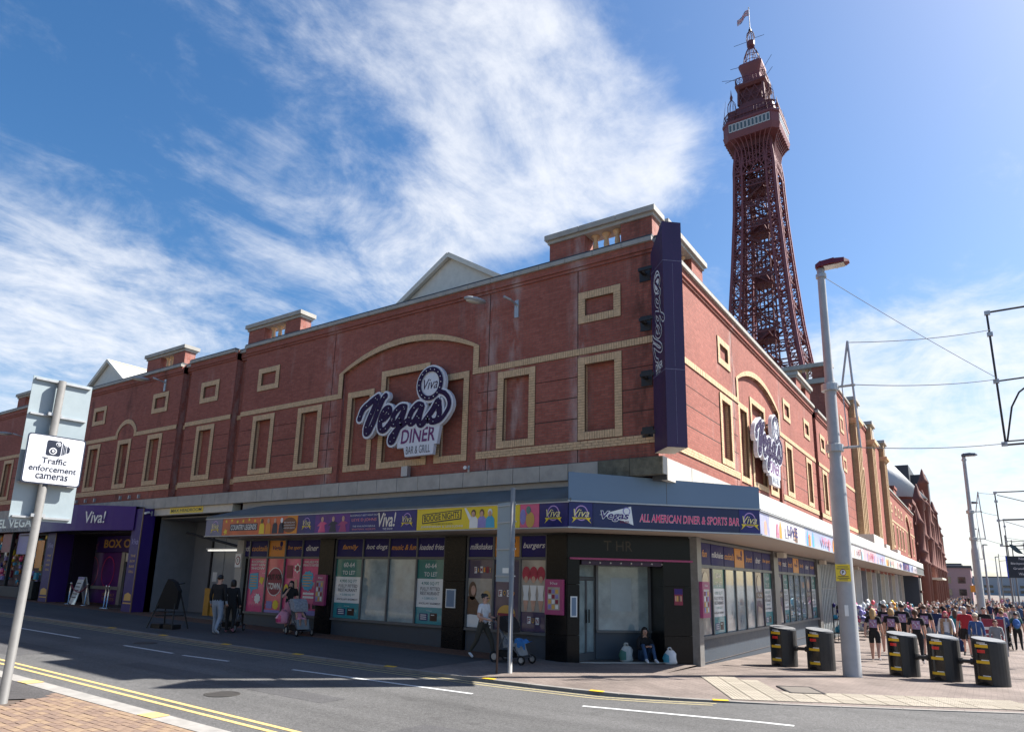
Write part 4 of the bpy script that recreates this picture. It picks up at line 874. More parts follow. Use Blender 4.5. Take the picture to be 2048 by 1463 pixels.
# promenade fascia
FP = Face((1.52, 0, 0), R(90))
mb = MB(); FP.box(mb, 2.36, 64, .03, .15, CZ0+.002, CZ1); mb.build('fascia_box', FRAME, can)
for z in (CZ0+.004, CZ1-.03):
    mb = MB(); FP.box(mb, 2.36, 64, -.04, .03, z, z+.03); mb.build('fascia_trim', GREYS, can)
PAL = [M('glare_pale_lilac', (.34, .34, .52), .4, var=.2), M('glare_pale_white', (.62, .58, .6), .4, var=.15), M('glare_pale_blue', (.33, .37, .55), .4, var=.25, scale=1), M('glare_pale_cream', (.6, .57, .46), .4, var=.15), M('glare_pale_pink', (.6, .4, .45), .4, var=.25, scale=1)]  # sunlit glare on the adverts painted in as paler print colours
u = 2.4
for k, w in enumerate((1.0, 4.6, 6.4, 3.2, 4.0, 5.0, 4.2, 6.0, 5.0, 5.5, 4.0, 3.4)):
    mt = NAVY if k == 9 else PAL[[0, 1, 2, 3, 1, 4, 2, 3, 1, 0, 2, 1][k]]
    p = FP.part('fascia_advert', mt, can, u+.01, min(u+w, 63.9)-.01, .0, .03, CZ0+.045, CZ1-.035)
    n_ = int(w*1.2)
    for i in range(n_):
        uu = u+.3+rnd.random()*(w-.6); FP.shape('figure_print', rnd.choice([SKIN, MAG, LILAC, PEACH, SKYB, BROWN, ORNG, PAPER]), p, [(uu-.15, CZ0+.06), (uu+.15, CZ0+.06), (uu+.12, ZC+.05), (uu, ZC+rnd.uniform(.1, .25)), (uu-.12, ZC+.05)], -.003-.002*i)
    if w > 3: FP.text(rnd.choice(['SHOW', 'VIVA', 'LIVE']), rnd.choice([DRED, NAVY, MAG]), u+w*.55, ZC, -.06, .3, w*.3, bold=.02, parent=p)
    u += w
for k, u in enumerate((11.2, 19.4, 30, 40)): FR.part('floodlight', CREAM, can, u, u+.5, -.35, -.1, 3.02, 3.2)
# ================================================================ SERVICE BAY, BOX OFFICE, GIFT SHOP (street side, left)
GW = M('painted_block_wall', (.19, .20, .22), .7, var=.12, scale=2); GW2 = M('roller_door_grey', (.27, .29, .31), .5, var=.1)
FL.part('bay_back_wall', GW, bld, -23.3, -17.0, 2.0, 2.1, -.2, 4.6); FL.part('bay_floor', M('bay_concrete', (.1, .1, .1), .9), bld, -23.3, -17.15, 0, 2.0, .12, .27)
FL.part('bay_side_wall', GW, bld, -23.5, -23.3, .02, 2.0, -.2, 4.6); FL.part('bay_side_wall', M('tiled_pier', (.40, .37, .33), .6, var=.1), bld, -17.15, -16.75, -.04, .4, -.2, 3.2); FL.part('granite_slab', GRAN, bld, -16.73, -16.46, .1, .3, -.2, 2.53)
FL.part('bay_ceiling', M('bay_ceiling_paint', (.2, .2, .2), .8), bld, -23.3, -17.0, .3, 2.0, 4.2, 4.25)
p = FL.part('lintel_board', CREAM, bld, -23.3, -17.7, -.06, .3, 4.32, 4.615)
q = FL.part('headroom_sign', YELP, p, -22.05, -19.65, -.075, -.062, 4.36, 4.6); FL.text('MAX HEADROOM', INK, -20.85, 4.48, -.078, .13, 2.2, bold=.01, parent=q)
q = FL.part('roller_door', GW2, bld, -21.7, -18.2, 1.93, 1.99, .26, 4.05)
for i in range(4): FL.part('door_panel', GW2, q, -21.64+.87*i, -20.83+.87*i, 1.9, 1.93, .3, 3.9)
FL.part('door_frame', IRON, q, -21.8, -21.7, 1.88, 2.0, .26, 4.15); FL.part('door_frame', IRON, q, -18.2, -18.1, 1.88, 2.0, .26, 4.15)
FL.part('wicket_door', M('wicket_paint', (.34, .35, .37), .6), q, -19.5, -18.5, 1.86, 1.898, .3, 2.5)
FL.part('door_notice', PAPER, q, -21.5, -21.2, 1.88, 1.898, 1.6, 2.0)
TUBE = M('lit_tube', (1, .98, .9), .5, var=0, emit=.32)
q = FL.part('strip_light', WHITE, bld, -21.6, -19.3, 1.5, 1.62, 2.95, 3.0); FL.part('light_tube', TUBE, q, -21.5, -19.4, 1.52, 1.6, 2.88, 2.945)
mb = MB(); mb.tube((-21.7, .6, 3.6), (-17.3, .6, 2.9), .06, 6); mb.build('vent_pipe', IRON, bld)
for i, x in enumerate((-20.4, -19.9)): FL.part('yellow_barrier', M('barrier_ochre', (.42, .22, .03), .6, var=.3), bld, x, x+.35, .9, 1.0, .27, 1.35)
sgn = FL.part('speed_sign', WHITE, bld, -17.12, -16.78, -.09, -.045, 2.2, 2.7); FL.shape('red_ring', DRED, sgn, ell(-16.95, 2.45, .14, .16, 20), -.094); FL.shape('sign_disc', PAPER, sgn, ell(-16.95, 2.45, .1, .12, 20), -.098); FL.text('5', INK, -16.95, 2.45, -.103, .13, .08, bold=.02, parent=sgn)
# box office
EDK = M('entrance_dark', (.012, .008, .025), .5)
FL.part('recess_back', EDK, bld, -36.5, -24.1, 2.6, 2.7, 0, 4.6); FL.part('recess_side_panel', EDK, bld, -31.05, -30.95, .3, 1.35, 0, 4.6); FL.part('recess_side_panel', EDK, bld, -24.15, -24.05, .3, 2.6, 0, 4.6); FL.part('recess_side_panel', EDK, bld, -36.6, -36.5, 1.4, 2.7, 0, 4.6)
FL.part('recess_floor', M('recess_tiles', (.05, .045, .05), .5), bld, -36.5, -24.1, 0, 2.6, .2, .36); FL.part('recess_ceiling', BLACK, bld, -36.5, -24.1, .0, 2.6, 3.66, 3.7)
FLp = FL.part('side_logo_panel', EDK, bld, -30.94, -30.9, .35, 1.3, .5, 3.4)
p = FL.part('ticket_sign', PURP, bld, -33.0, -25.2, 1.42, 1.5, 2.85, 3.64); FL.text('BOX OFFICE', GOLD, -28.05, 3.27, 1.414, .42, 4.5, bold=.03, parent=p); FL.text('Viva!', PINK, -31.2, 3.2, 1.414, .42, .7, shear=.2, parent=p)
p = FL.part('box_office_window', MT['violet_print'], bld, -32.6, -28.4, 1.6, 1.7, .35, 2.85)
for c in (-31.5, -29.9):
    mb = MB(); o_, i_ = ell(c, 1.9, .62, .75, 26), ell(c, 1.9, .57, .70, 26)
    for k in range(26): j = (k+1) % 26; mb.face([FL.p(*o_[k], 1.58), FL.p(*o_[j], 1.58), FL.p(*i_[j], 1.58), FL.p(*i_[k], 1.58)])
    mb.build('ring_print', MAG, p)
FL.part('counter', GREYS, p, -32.5, -28.5, 1.5, 1.6, 1.05, 1.2); FL.part('door_post', GREYS, p, -28.6, -28.3, 1.5, 1.62, .35, 2.85)
FL.text('OPEN DAILY', GOLD, -29.6, .8, 1.59, .13, 1.2, parent=p); FL.text('TICKETS', GOLD, -29.6, .58, 1.59, .13, 1.2, parent=p)
p = FL.part('banner', PAPER, bld, -28.1, -25.8, 1.45, 1.5, 2.4, 2.8); FL.shape('print_line', INK, p, rect(-27.8, -26.2, 2.45, 2.55), 1.444)
FL.part('entrance_door', GLASSD, bld, -28.2, -25.2, 2.0, 2.06, .36, 2.4)
def column(u0, u1, zt):
    p = FL.part('entrance_column', PURP, bld, u0, u1, -.5, .3, 0, zt); FL.part('column_edge', M('bronze_edge', (.2, .12, .08), .4), p, u1-.03, u1+.02, -.53, -.49, 0, zt)
    FL.text('Viva', LILAC, (u0+u1)/2, 3.1 if zt < 4 else 3.2, -.505, .25, .5, shear=.3, parent=p)
    for i, t in enumerate(['THE', 'SHOW', 'BAR', 'GRILL']): FL.text(t, GOLD, (u0+u1)/2, 2.6-.22*i, -.505, .1, .4, parent=p)
    FL.shape('gold_crest', GOLD, p, [(u0+.12, .75), (u1-.12, .75), (u1-.15, 1.0), ((u0+u1)/2, 1.08), (u0+.15, 1.0)], -.505); FL.shape('gold_line', GOLD, p, rect(u0+.08, u1-.08, .62, .67), -.505)
column(-31.95, -31.05, 3.75); column(-24.1, -23.3, 4.6)
can2 = thing('entrance_canopy', 'curved deep purple entrance canopy lettered in white above the box office', 'canopy', (-28.5, 0, 3.7))
mb = MB(); pts = [(-33.2+9.3*i/16, -.25-1.15*math.sin(math.pi*min(1, .06+i/16*.88))**.8) for i in range(17)]
for (xa, ya), (xb, yb) in zip(pts, pts[1:]):
    za, zb = 5.05-.35*(xa+33.2)/9.3, 5.05-.35*(xb+33.2)/9.3
    mb.face([(xa, ya, 3.68), (xb, yb, 3.68), (xb, yb, zb), (xa, ya, za)]); mb.face([(xa, ya, za), (xb, yb, zb), (xb, .1, zb), (xa, .1, za)])
mb.build('fascia', M('entrance_purple', (.055, .02, .19), .45, var=.05, spec=.3), can2, smooth=False)
mb = MB(); mb.tri([pts+[(-23.9, .1), (-33.2, .1)]], lambda x, y: (x, y, 3.69)); mb.build('soffit', BLACK, can2)
text('Viva!', WHITE, (-25.95, -1.22, 4.25), (R(90), 0, .30), .52, 1.15, shear=.12, bold=.012, parent=can2)
# gift shop
FL.part('shop_plinth', M('grey_plinth', (.11, .11, .11), .8, var=.12), bld, -56, -31.95, -.15, .3, 0, 1.02)
p = FL.part('shop_sign', M('grey_sign_board', (.30, .30, .31), .6), bld, -52, -32.0, -.35, .1, 3.86, 4.6); FL.text('REEL VEGAS', PAPER, -36.9, 4.32, -.356, .48, 5.8, bold=.02, parent=p); FL.text('AMUSEMENTS', INK, -32.95, 4.3, -.356, .3, 1.5, parent=p); FL.text('GIFTS  SOUVENIRS  TOYS', INK, -37, 3.97, -.356, .14, 4.5, parent=p)
for x in (-33.0, -35.0, -37.2, -39.6, -42, -44.5, -47): FL.part('shop_mullion', BLACK, bld, x-.05, x+.05, -.1, .05, 1.02, 3.86)
FL.part('shop_interior', M('shop_interior_wall', (.18, .15, .17), .8, var=.4, scale=1.5), bld, -52, -32, 1.2, 1.3, 1.0, 3.86)
goods = [MAG, SKYB, YELP, PAPER, DRED, NAVY, ORNG, LILAC, SKIN, TEAL, BROWN]
mb = MB()
for k in range(280):
    x = rnd.uniform(-46, -32.1); z = rnd.uniform(1.05, 3.6); s_ = rnd.uniform(.08, .28); y = rnd.uniform(.2, .9)
    if rnd.random() < .5: mb.ball((x, y, z+s_*.6), s_*.55, s_*.45, s_*.7, 7, 5, rnd.randrange(len(goods)))
    else: mb.hexa([(x, y, z), (x+s_, y+.03, z), (x+s_, y+.15, z), (x, y+.12, z), (x+.02, y, z+s_*1.5), (x+s_-.03, y+.03, z+s_*1.5), (x+s_, y+.15, z+s_*1.5), (x, y+.12, z+s_*1.5)], rnd.randrange(len(goods)))
o = mb.build('souvenirs', goods, bld); o['kind'] = 'stuff'
for (a, b, z0, z1, mt) in [(-38.8, -37.4, 2.8, 3.8, DRED), (-36.8, -35.3, 2.7, 3.8, LILAC), (-34.4, -33.6, 2.0, 3.4, ORNG)]: FL.part('shop_poster', mt, bld, a, b, .06, .08, z0, z1)
for x in (-40.5, -34.1): FL.part('shop_counter', BLACK, bld, x, x+1.6, -.6, -.2, .5, 1.35)

# ================================================================ SIGNS ON THE WALLS
STROKES = dict(
 V=[(-10.76, 7.17), (-10.63, 7.46), (-10.35, 7.64), (-10.05, 7.8), (-9.94, 7.81), (-10.08, 7.52), (-10.28, 7.16), (-10.41, 6.84), (-10.41, 6.64), (-10.26, 6.68), (-10.09, 6.97), (-9.9, 7.37), (-9.71, 7.72), (-9.6, 7.82)],
 e=[(-9.75, 7.0), (-9.54, 7.08), (-9.36, 7.24), (-9.42, 7.38), (-9.59, 7.35), (-9.74, 7.14), (-9.79, 6.9), (-9.73, 6.7), (-9.56, 6.67), (-9.38, 6.81), (-9.2, 7.0)],
 g=[(-8.69, 7.33), (-8.9, 7.35), (-9.11, 7.21), (-9.23, 7.0), (-9.19, 6.83), (-9.05, 6.84), (-8.85, 7.06), (-8.71, 7.27), (-8.82, 6.95), (-8.98, 6.57), (-9.14, 6.28), (-9.26, 6.25), (-9.21, 6.43), (-8.91, 6.68), (-8.52, 6.88)],
 a=[(-7.98, 7.3), (-8.16, 7.34), (-8.36, 7.19), (-8.49, 6.96), (-8.44, 6.77), (-8.28, 6.81), (-8.09, 7.05), (-7.96, 7.28), (-8.05, 6.99), (-8.07, 6.75), (-7.95, 6.68), (-7.77, 6.84)],
 s=[(-7.77, 6.84), (-7.53, 7.09), (-7.33, 7.36), (-7.28, 7.21), (-7.25, 6.94), (-7.34, 6.75), (-7.54, 6.73), (-7.64, 6.82)],
 tail=[(-7.54, 6.73), (-7.26, 6.72), (-7.03, 6.89), (-6.87, 7.16), (-6.91, 7.4), (-7.07, 7.58), (-7.24, 7.65)])
def smoothp(p, n=5):
    out = []
    for i in range(len(p)-1):
        p0, p1, p2, p3 = p[max(i-1, 0)], p[i], p[i+1], p[min(i+2, len(p)-1)]
        for k in range(n):
            t = k/n; out.append(tuple(.5*((2*p1[c])+(-p0[c]+p2[c])*t+(2*p0[c]-5*p1[c]+4*p2[c]-p3[c])*t*t+(-p0[c]+3*p1[c]-3*p2[c]+p3[c])*t**3) for c in (0, 1)))
    return out+[p[-1]]
def ribbon(mb, pts, w, fn, m=0, step=.0004, back=None):
    """thick stroke; every piece sits a hair in front of the last so that nothing is coplanar"""
    k = 0
    for (a, b) in zip(pts, pts[1:]):
        d = math.hypot(b[0]-a[0], b[1]-a[1])
        if d < 1e-5: continue
        nx, ny = -(b[1]-a[1])/d*w/2, (b[0]-a[0])/d*w/2; ex, ey = (b[0]-a[0])/d*w*.12, (b[1]-a[1])/d*w*.12
        q = [(a[0]-ex+nx, a[1]-ey+ny), (a[0]-ex-nx, a[1]-ey-ny), (b[0]+ex-nx, b[1]+ey-ny), (b[0]+ex+nx, b[1]+ey+ny)]
        dd = -step*(k % 12)
        if back is None: mb.face([fn(*c, dd) for c in q], m)
        else: mb.prism(q, lambda u, z: fn(u, z, dd), lambda u, z: fn(u, z, back), m, back=False)
        k += 1
    for c in (pts[0], pts[-1]):
        poly = ell(c[0], c[1], w/2, w/2, 12); dd = -step*13
        if back is None: mb.face([fn(*e, dd) for e in poly], m)
        else: mb.prism(poly, lambda u, z: fn(u, z, dd), lambda u, z: fn(u, z, back), m, back=False)
def vegas(F, du, label, loc):
    t = thing('diner_sign', label, 'sign', loc)
    sh = lambda u, z, d: F.p(u+du, z, d)
    VP = M('sign_purple', (.026, .010, .05), .5, var=.05, spec=.15); SW = M('sign_white', (.66, .68, .74), .4, var=.04)
    mb = MB()
    for i_, (k, p_) in enumerate(STROKES.items()): ribbon(mb, smoothp(p_), .35 if k != 'tail' else .27, lambda u, z, d: sh(u, z, -.26-i_*.00018+d), step=.0011, back=.14)
    disc = ell(-7.68, 7.97, .60, .62, 30); mb.prism(disc, lambda u, z: sh(u, z, -.255), lambda u, z: sh(u, z, -.12), back=False)
    for poly in ([(-8.95, 6.72), (-7.2, 6.72), (-7.32, 6.02), (-8.98, 6.0)], [(-8.72, 6.1), (-7.42, 6.1), (-7.47, 5.7), (-8.62, 5.7)]): mb.prism(poly, lambda u, z: sh(u, z, -.25 if poly[0][0] < -8.9 else -.252), lambda u, z: sh(u, z, -.12), back=False)
    bk = mb.build('backing', SW, t)
    mb = MB()
    for i_, (k, p_) in enumerate(STROKES.items()): ribbon(mb, smoothp(p_), .215 if k != 'tail' else .15, lambda u, z, d: sh(u, z, -.282-i_*.0001+d), step=.0006)
    o_, i_ = ell(-7.68, 7.97, .53, .55, 30), ell(-7.68, 7.97, .375, .40, 30)
    for k in range(30): j = (k+1) % 30; mb.face([sh(*o_[k], -.293), sh(*o_[j], -.293), sh(*i_[j], -.293), sh(*i_[k], -.293)])
    mb.build('lettering', VP, t)
    rt_ = F.rot; text('Viva', VP, sh(-7.68, 7.97, -.26), rt_, .34, .58, shear=.35, parent=t); text('DINER', M('diner_purple', (.13, .01, .12), .4), sh(-8.12, 6.36, -.255), rt_, .46, 1.42, shear=.12, bold=.02, parent=t); text('BAR & GRILL', INK, sh(-8.08, 5.9, -.256), rt_, .25, 1.0, parent=t)
    mb = MB()
    for p_ in list(STROKES.values())[:5]:
        sp = smoothp(p_, 3)
        for q in sp[1::4]: c = sh(q[0], q[1], -.295); mb.ball(c, .017, n=6, k=4)
    for q in ell(-7.68, 7.97, .45, .475, 16): mb.ball(sh(*q, -.30), .02, n=6, k=4)
    mb.build('bulbs', M('sign_bulb', (.75, .75, .72), .3, var=0), t)
    mb = MB()
    for u, z in ((-10.1, 7.2), (-9.0, 6.9), (-8.1, 6.3), (-7.68, 8.2), (-7.0, 7.1)): a, b = sh(u, z, -.2), sh(u, z, .12); mb.tube(a, b, .03, 6)
    mb.build('bracket', IRON, t)
vegas(FL, 0, 'white and purple diner sign with round disc, on the shaded street wall', (-8.9, -.2, 5.7))
vegas(FR, 19.2, 'white and purple diner sign seen edge-on, on the sunlit promenade wall', (0, 10.3, 5.7))
# blade sign on the corner
bs = thing('blade_sign', 'tall dark purple vertical blade sign bolted to the building corner', 'sign', (-.1, -.2, 5.1))
da = R(-48); dv = Vector((math.cos(da), math.sin(da), 0)); sv = Vector((-dv.y, dv.x, 0))
BO = Vector((-.14, -.02, 0))+dv*.16
def bp(d, s, z): q = BO+dv*d+sv*s; return Vector((q.x, q.y, z))
mb = MB(); hw = .25; dp = .86
for z0, z1 in [(5.12, 7.02), (7.03, 9.85), (9.86, 10.92)]:
    mb.hexa([bp(0, -hw, z0), bp(dp, -hw, z0), bp(dp, hw, z0), bp(0, hw, z0), bp(0, -hw, z1 if z1 < 10 else 10.45), bp(dp, -hw, z1), bp(dp, hw, z1), bp(0, hw, z1 if z1 < 10 else 10.45)])
mb.build('sign_box', M('blade_purple', (.038, .013, .062), .4, var=.22, scale=2.2, streak=.25), bs)
mb = MB(); mb.face([bp(0, -hw, 5.115), bp(dp, -hw, 5.115), bp(dp, hw, 5.115), bp(0, hw, 5.115)]); mb.build('underside', CREAM, bs)
FBs = Face(bp(0, -hw-.004, 0), da)
mb = MB(); fnb = lambda u, z, d: FBs.p(.43-(z-7.1)*.5, 7.35+(u+10.8)*.62, d-.002)
for k in ('V', 'e', 'g', 'a', 's'): ribbon(mb, smoothp(STROKES[k]), .21, fnb, step=.0003)
mb.build('logo_script', WHITE, bs)
mb = MB()
for k in ('V', 'e', 'g', 'a', 's'): ribbon(mb, smoothp(STROKES[k]), .12, lambda u, z, d: FBs.p(.43-(z-7.1)*.5, 7.35+(u+10.8)*.62, d-.008), step=.0003)
mb.build('logo_script', MT['blade_purple'], bs)
mb = MB(); o_, i_ = ell(.43, 9.45, .22, .31, 24), ell(.43, 9.45, .185, .27, 24)
for k in range(24): j = (k+1) % 24; mb.face([FBs.p(*o_[k], -.003), FBs.p(*o_[j], -.003), FBs.p(*i_[j], -.003), FBs.p(*i_[k], -.003)])
mb.tri([ell(.43, 9.45, .15, .22, 20)], FBs.fn(-.003)); mb.build('logo_disc', WHITE, bs)
SEAM = M('panel_seam_pale', (.16, .14, .22), .5, var=.4, scale=9)
for z in (7.02, 9.85): mb = MB(); mb.hexa([bp(-.004, -hw-.004, z), bp(dp+.004, -hw-.004, z), bp(dp+.004, hw+.004, z), bp(-.004, hw+.004, z), bp(-.004, -hw-.004, z+.016), bp(dp+.004, -hw-.004, z+.016), bp(dp+.004, hw+.004, z+.016), bp(-.004, hw+.004, z+.016)]); mb.build('panel_seam', SEAM, bs)
for z0, z1 in ((5.2, 7.0), (7.1, 9.8)): mb = MB(); mb.hexa([bp(dp-.001, -.004, z0), bp(dp+.003, -.004, z0), bp(dp+.003, .004, z0), bp(dp-.001, .004, z0), bp(dp-.001, -.004, z1), bp(dp+.003, -.004, z1), bp(dp+.003, .004, z1), bp(dp-.001, .004, z1)]); mb.build('panel_seam', SEAM, bs)
FBs.text('DINER', WHITE, .46, 7.22, -.003, .19, .46, bold=.02, parent=bs); FBs.text('BAR & GRILL', WHITE, .4, 7.08, -.003, .06, .32, parent=bs)
for z in (5.45, 6.95, 8.45, 9.85):
    mb = MB(); FL.box(mb, -.66, -.36, -.03, .0, z, z+.42); mb.box(-.56, -.46, -.32, -.03, z+.17, z+.23); mb.box(-.56, -.1, -.36, -.3, z+.16, z+.24); mb.build('bolted_bracket', IRON, bs)

# wall lamps
def wall_lamp(u, z, label):
    t = thing('wall_lamp', label, 'lamp', (u, 0, z), 0, 'lamps on the street wall'); local(t)
    mb = MB(); mb.box(-.07, .07, -.04, 0, -.35, .2); mb.tube((0, -.04, .05), (0, -.35, .1), .035); mb.build('bracket', GREYS, t)
    mb = MB(); mb.path([(0, -.35, .1), (-.12, -.55, .16)], .04, 8); mb.build('arm', GREYS, t)
    mb = MB(); mb.ball((-.35, -.95, .28), .16, .38, .09, 12, 8); o = mb.build('lamp_head', M('lamp_grey', (.33, .34, .35), .4, var=.1), t, True); o.rotation_euler = (0, 0, R(-28)); o.location = (-.43, .13, .0)
    mb = MB(); mb.ball((-.35, -1.0, .22), .11, .26, .06, 10, 6); o = mb.build('lens', M('lamp_lens', (.5, .48, .42), .15, var=0), t, True); o.rotation_euler = (0, 0, R(-28)); o.location = (-.43, .13, .0)
wall_lamp(-4.62, 10.0, 'grey lamp on a bracket high between the arch and the purple sign'); wall_lamp(-23.9, 10.35, 'grey lamp on a bracket by the far square blind window'); wall_lamp(-38.2, 9.2, 'grey wall lamp at the left edge behind the road sign')
# rooftop gables
def gable(u, y, w, h, dep, label):
    t = thing('roof_gable', label, 'roof', (u, y, 10.5), 0, 'white gables on the flat roof'); local(t)
    GP = M('gable_white', (.60, .59, .54), .6, var=.12); zb = 0
    mb = MB(); mb.prism([(-w, 0), (w, 0), (0, h)], lambda a, z: (a, 0, z), lambda a, z: (a, .06, z)); mb.build('gable_panel', GP, t)
    mb = MB(); mb.face([(-w-.1, -.15, -.05), (0, -.15, h+.08), (0, dep, h+.08), (-w-.1, dep, -.05)]); mb.face([(w+.1, -.15, -.05), (0, -.15, h+.08), (0, dep, h+.08), (w+.1, dep, -.05)]); mb.build('roof_sheet', M('roof_sheet_grey', (.5, .5, .47), .6, var=.15), t)
    mb = MB()
    for s_ in (-1, 1): mb.bar((s_*(w+.08), -.12, 0), (0, -.12, h+.06), .16)
    mb.build('bargeboard', GP, t)
    mb = MB(); mb.tube((0, -.15, h+.1), (0, dep, h+.1), .05, 6); mb.build('ridge', M('ridge_buff', (.5, .42, .3), .7), t)
gable(-8.31, 1.2, 4.2, 2.57, 8, 'small white gable rising behind the parapet near the middle'); gable(-32.11, 1.2, 3.75, 2.55, 9, 'white gable with grey roof at the far left of the roofline')
# junction box and camera under the diner sign
jb = thing('junction_box', 'small grey junction box under the diner sign', 'electrical box', (-8.7, 0, 5.1)); FL.part('box', GREYS, jb, -8.83, -8.57, -.16, 0, 5.1, 5.42); FL.part('conduit', GREYS, jb, -8.715, -8.685, -.05, 0, 5.06, 5.098)
def cctv(x, y, z, label):
    t = thing('security_camera', label, 'camera', (x, y, z)); local(t); mb = MB(); mb.box(-.03, .03, -.03, 0, -.1, .1); mb.tube((0, 0, 0), (0, -.2, .02), .02); mb.build('bracket', GREYS, t); mb = MB(); mb.tube((-.05, -.12, .04), (.12, -.36, -.02), .05, 10); mb.build('body', WHITE, t)
cctv(-6.1, -.16, 5.15, 'tiny security camera on the stone band below the arch'); cctv(-23.2, -.2, 4.4, 'small white security camera beside the purple entrance column')
for k in range(7):
    x = [-31.5, -30.6, -29.7, -28.8, -26.4, -25.6, -24.8][k]; FL.part('tie_bracket', GREYS, bld, x-.03, x+.03, -.1, 0, 5.15, 5.32)
# ================================================================ PROMENADE BUILDINGS BEYOND
pb = thing('pilaster_building', 'taller brick building with golden pilasters along the promenade', 'building', (0, 40, 0))
BZ = 14.2
mb = MB(); mb.box(-14, -.24, 28, 28.4, ZB-6, BZ); mb.build('side_wall', RED, pb)
holes = []
PY = [34.4, 42.9, 51.3]
for y in (36.9, 38.6, 45.4, 47.1): holes.append((rect(y+.2, y+1.0, 5.5, 10.4), .25, []))
for a in (37.0, 45.5): holes.append(([(a, 11.2), (a+2.4, 11.2)]+arcpts(a, a+2.4, 12.2, 1.0, 10)[::-1], .3, []))
wall(FR, 'front_wall', rect(28, 55, ZB-2, BZ), holes, parent=pb)
for y in (36.9, 38.6, 45.4, 47.1): surround(FR, y, y+1.2, 5.3, 10.6, w=.19, parent=pb)
for a in (36.8, 45.3): arch_trim(FR, a, a+2.8, 11.1, 12.3, 1.1, w=.2, parent=pb)
for z0, z1 in ((8.11, 8.3), (5.45, 5.67)): band(FR, 28, 34.2, z0, z1, soldier=False, parent=pb); band(FR, 53.6, 55, z0, z1, soldier=False, parent=pb)
for z in (6.32, 6.92, 7.5):
    mb = MB(); FR.box(mb, 28.02, 34.2, -.004, .01, z-.012, z+.012); mb.build('groove_shadow_line', JOINT_SHADE, pb)  # groove shade painted as dark strips on this wall too
surround(FR, 54.0, 54.9, 8.9, 9.9, w=.15, parent=pb); surround(FR, 30, 31.3, 9.02, 9.95, parent=pb); surround(FR, 30, 31.3, 11.5, 12.6, parent=pb)
GOLDB = brickmat('golden_pilaster_brick', (.44, .30, .17), (.50, .35, .21), (.2, .13, .07))
for y in PY:
    mb = MB()
    for k in range(3): FR.box(mb, y+.78*k, y+.36+.78*k, -.36, .05, 5.2, 12.9)
    FR.box(mb, y+.03, y+1.88, -.12, .045, 5.205, 12.895); q = mb.build('pilaster', GOLDB, pb)
    mb = MB(); FR.box(mb, y-.1, y+2.05, -.46, .05, 12.9, 13.05); FR.box(mb, y-.18, y+2.12, -.6, .05, 13.05, 13.25); mb.build('capital', YEL, q)
    mb = MB(); FR.box(mb, y, y+1.95, -.36, .05, 13.25, 14.5); mb.build('attic_block', GOLDB, q); FR.part('attic_panel', COPE, q, y+.5, y+1.45, -.4, -.362, 13.45, 14.2); FR.part('attic_coping', COPE, q, y-.1, y+2.05, -.5, .1, 14.5, 14.75)
    FR.part('plinth_block', MT['sunlit_stone_tint'], q, y-.25, y+2.2, -.75, .05, 4.55, 5.2)
crown(FR, 28, 34.3, z=BZ-.4, parent=pb)
for a, b in ((36.4, 42.8), (44.9, 51.2), (53.3, 55)): crown(FR, a, b, z=BZ-.4, parent=pb)
FS = Face((0, 28, 0), 0)
mb = MB(); FS.box(mb, -14, -.1, -.15, .35, BZ, BZ+.3); mb.build('side_coping', COPE, pb)
mb = MB(); FS.box(mb, -1.3, -.3, -.02, .7, BZ+.3, BZ+1.05); FS.box(mb, -9, -3.6, -.02, .7, BZ+.3, BZ+1.05); q = mb.build('parapet_pier', RED, pb)
FS.part('parapet_coping', COPE, pb, -9, -.15, -.15, .8, BZ+1.052, BZ+1.3)
for k in range(5): baluster(FS, -3.3+.42*k, .3, BZ+.3, BZ+1.05, pb)
mb = MB(); mb.box(-14, -.5, 28.3, 54.9, BZ-.3, BZ-.1); mb.build('flat_roof', FLASH, pb)
FR.part('upstand_box', MT['sunlit_stone_tint'], pb, 30.5, 35.5, -1.3, .0, 4.4, 5.15); mb = MB(); FR.box(mb, 28, 64, -.3, 0, 4.4, 4.9); mb.build('stone_string', MT['sunlit_stone_tint'], pb)
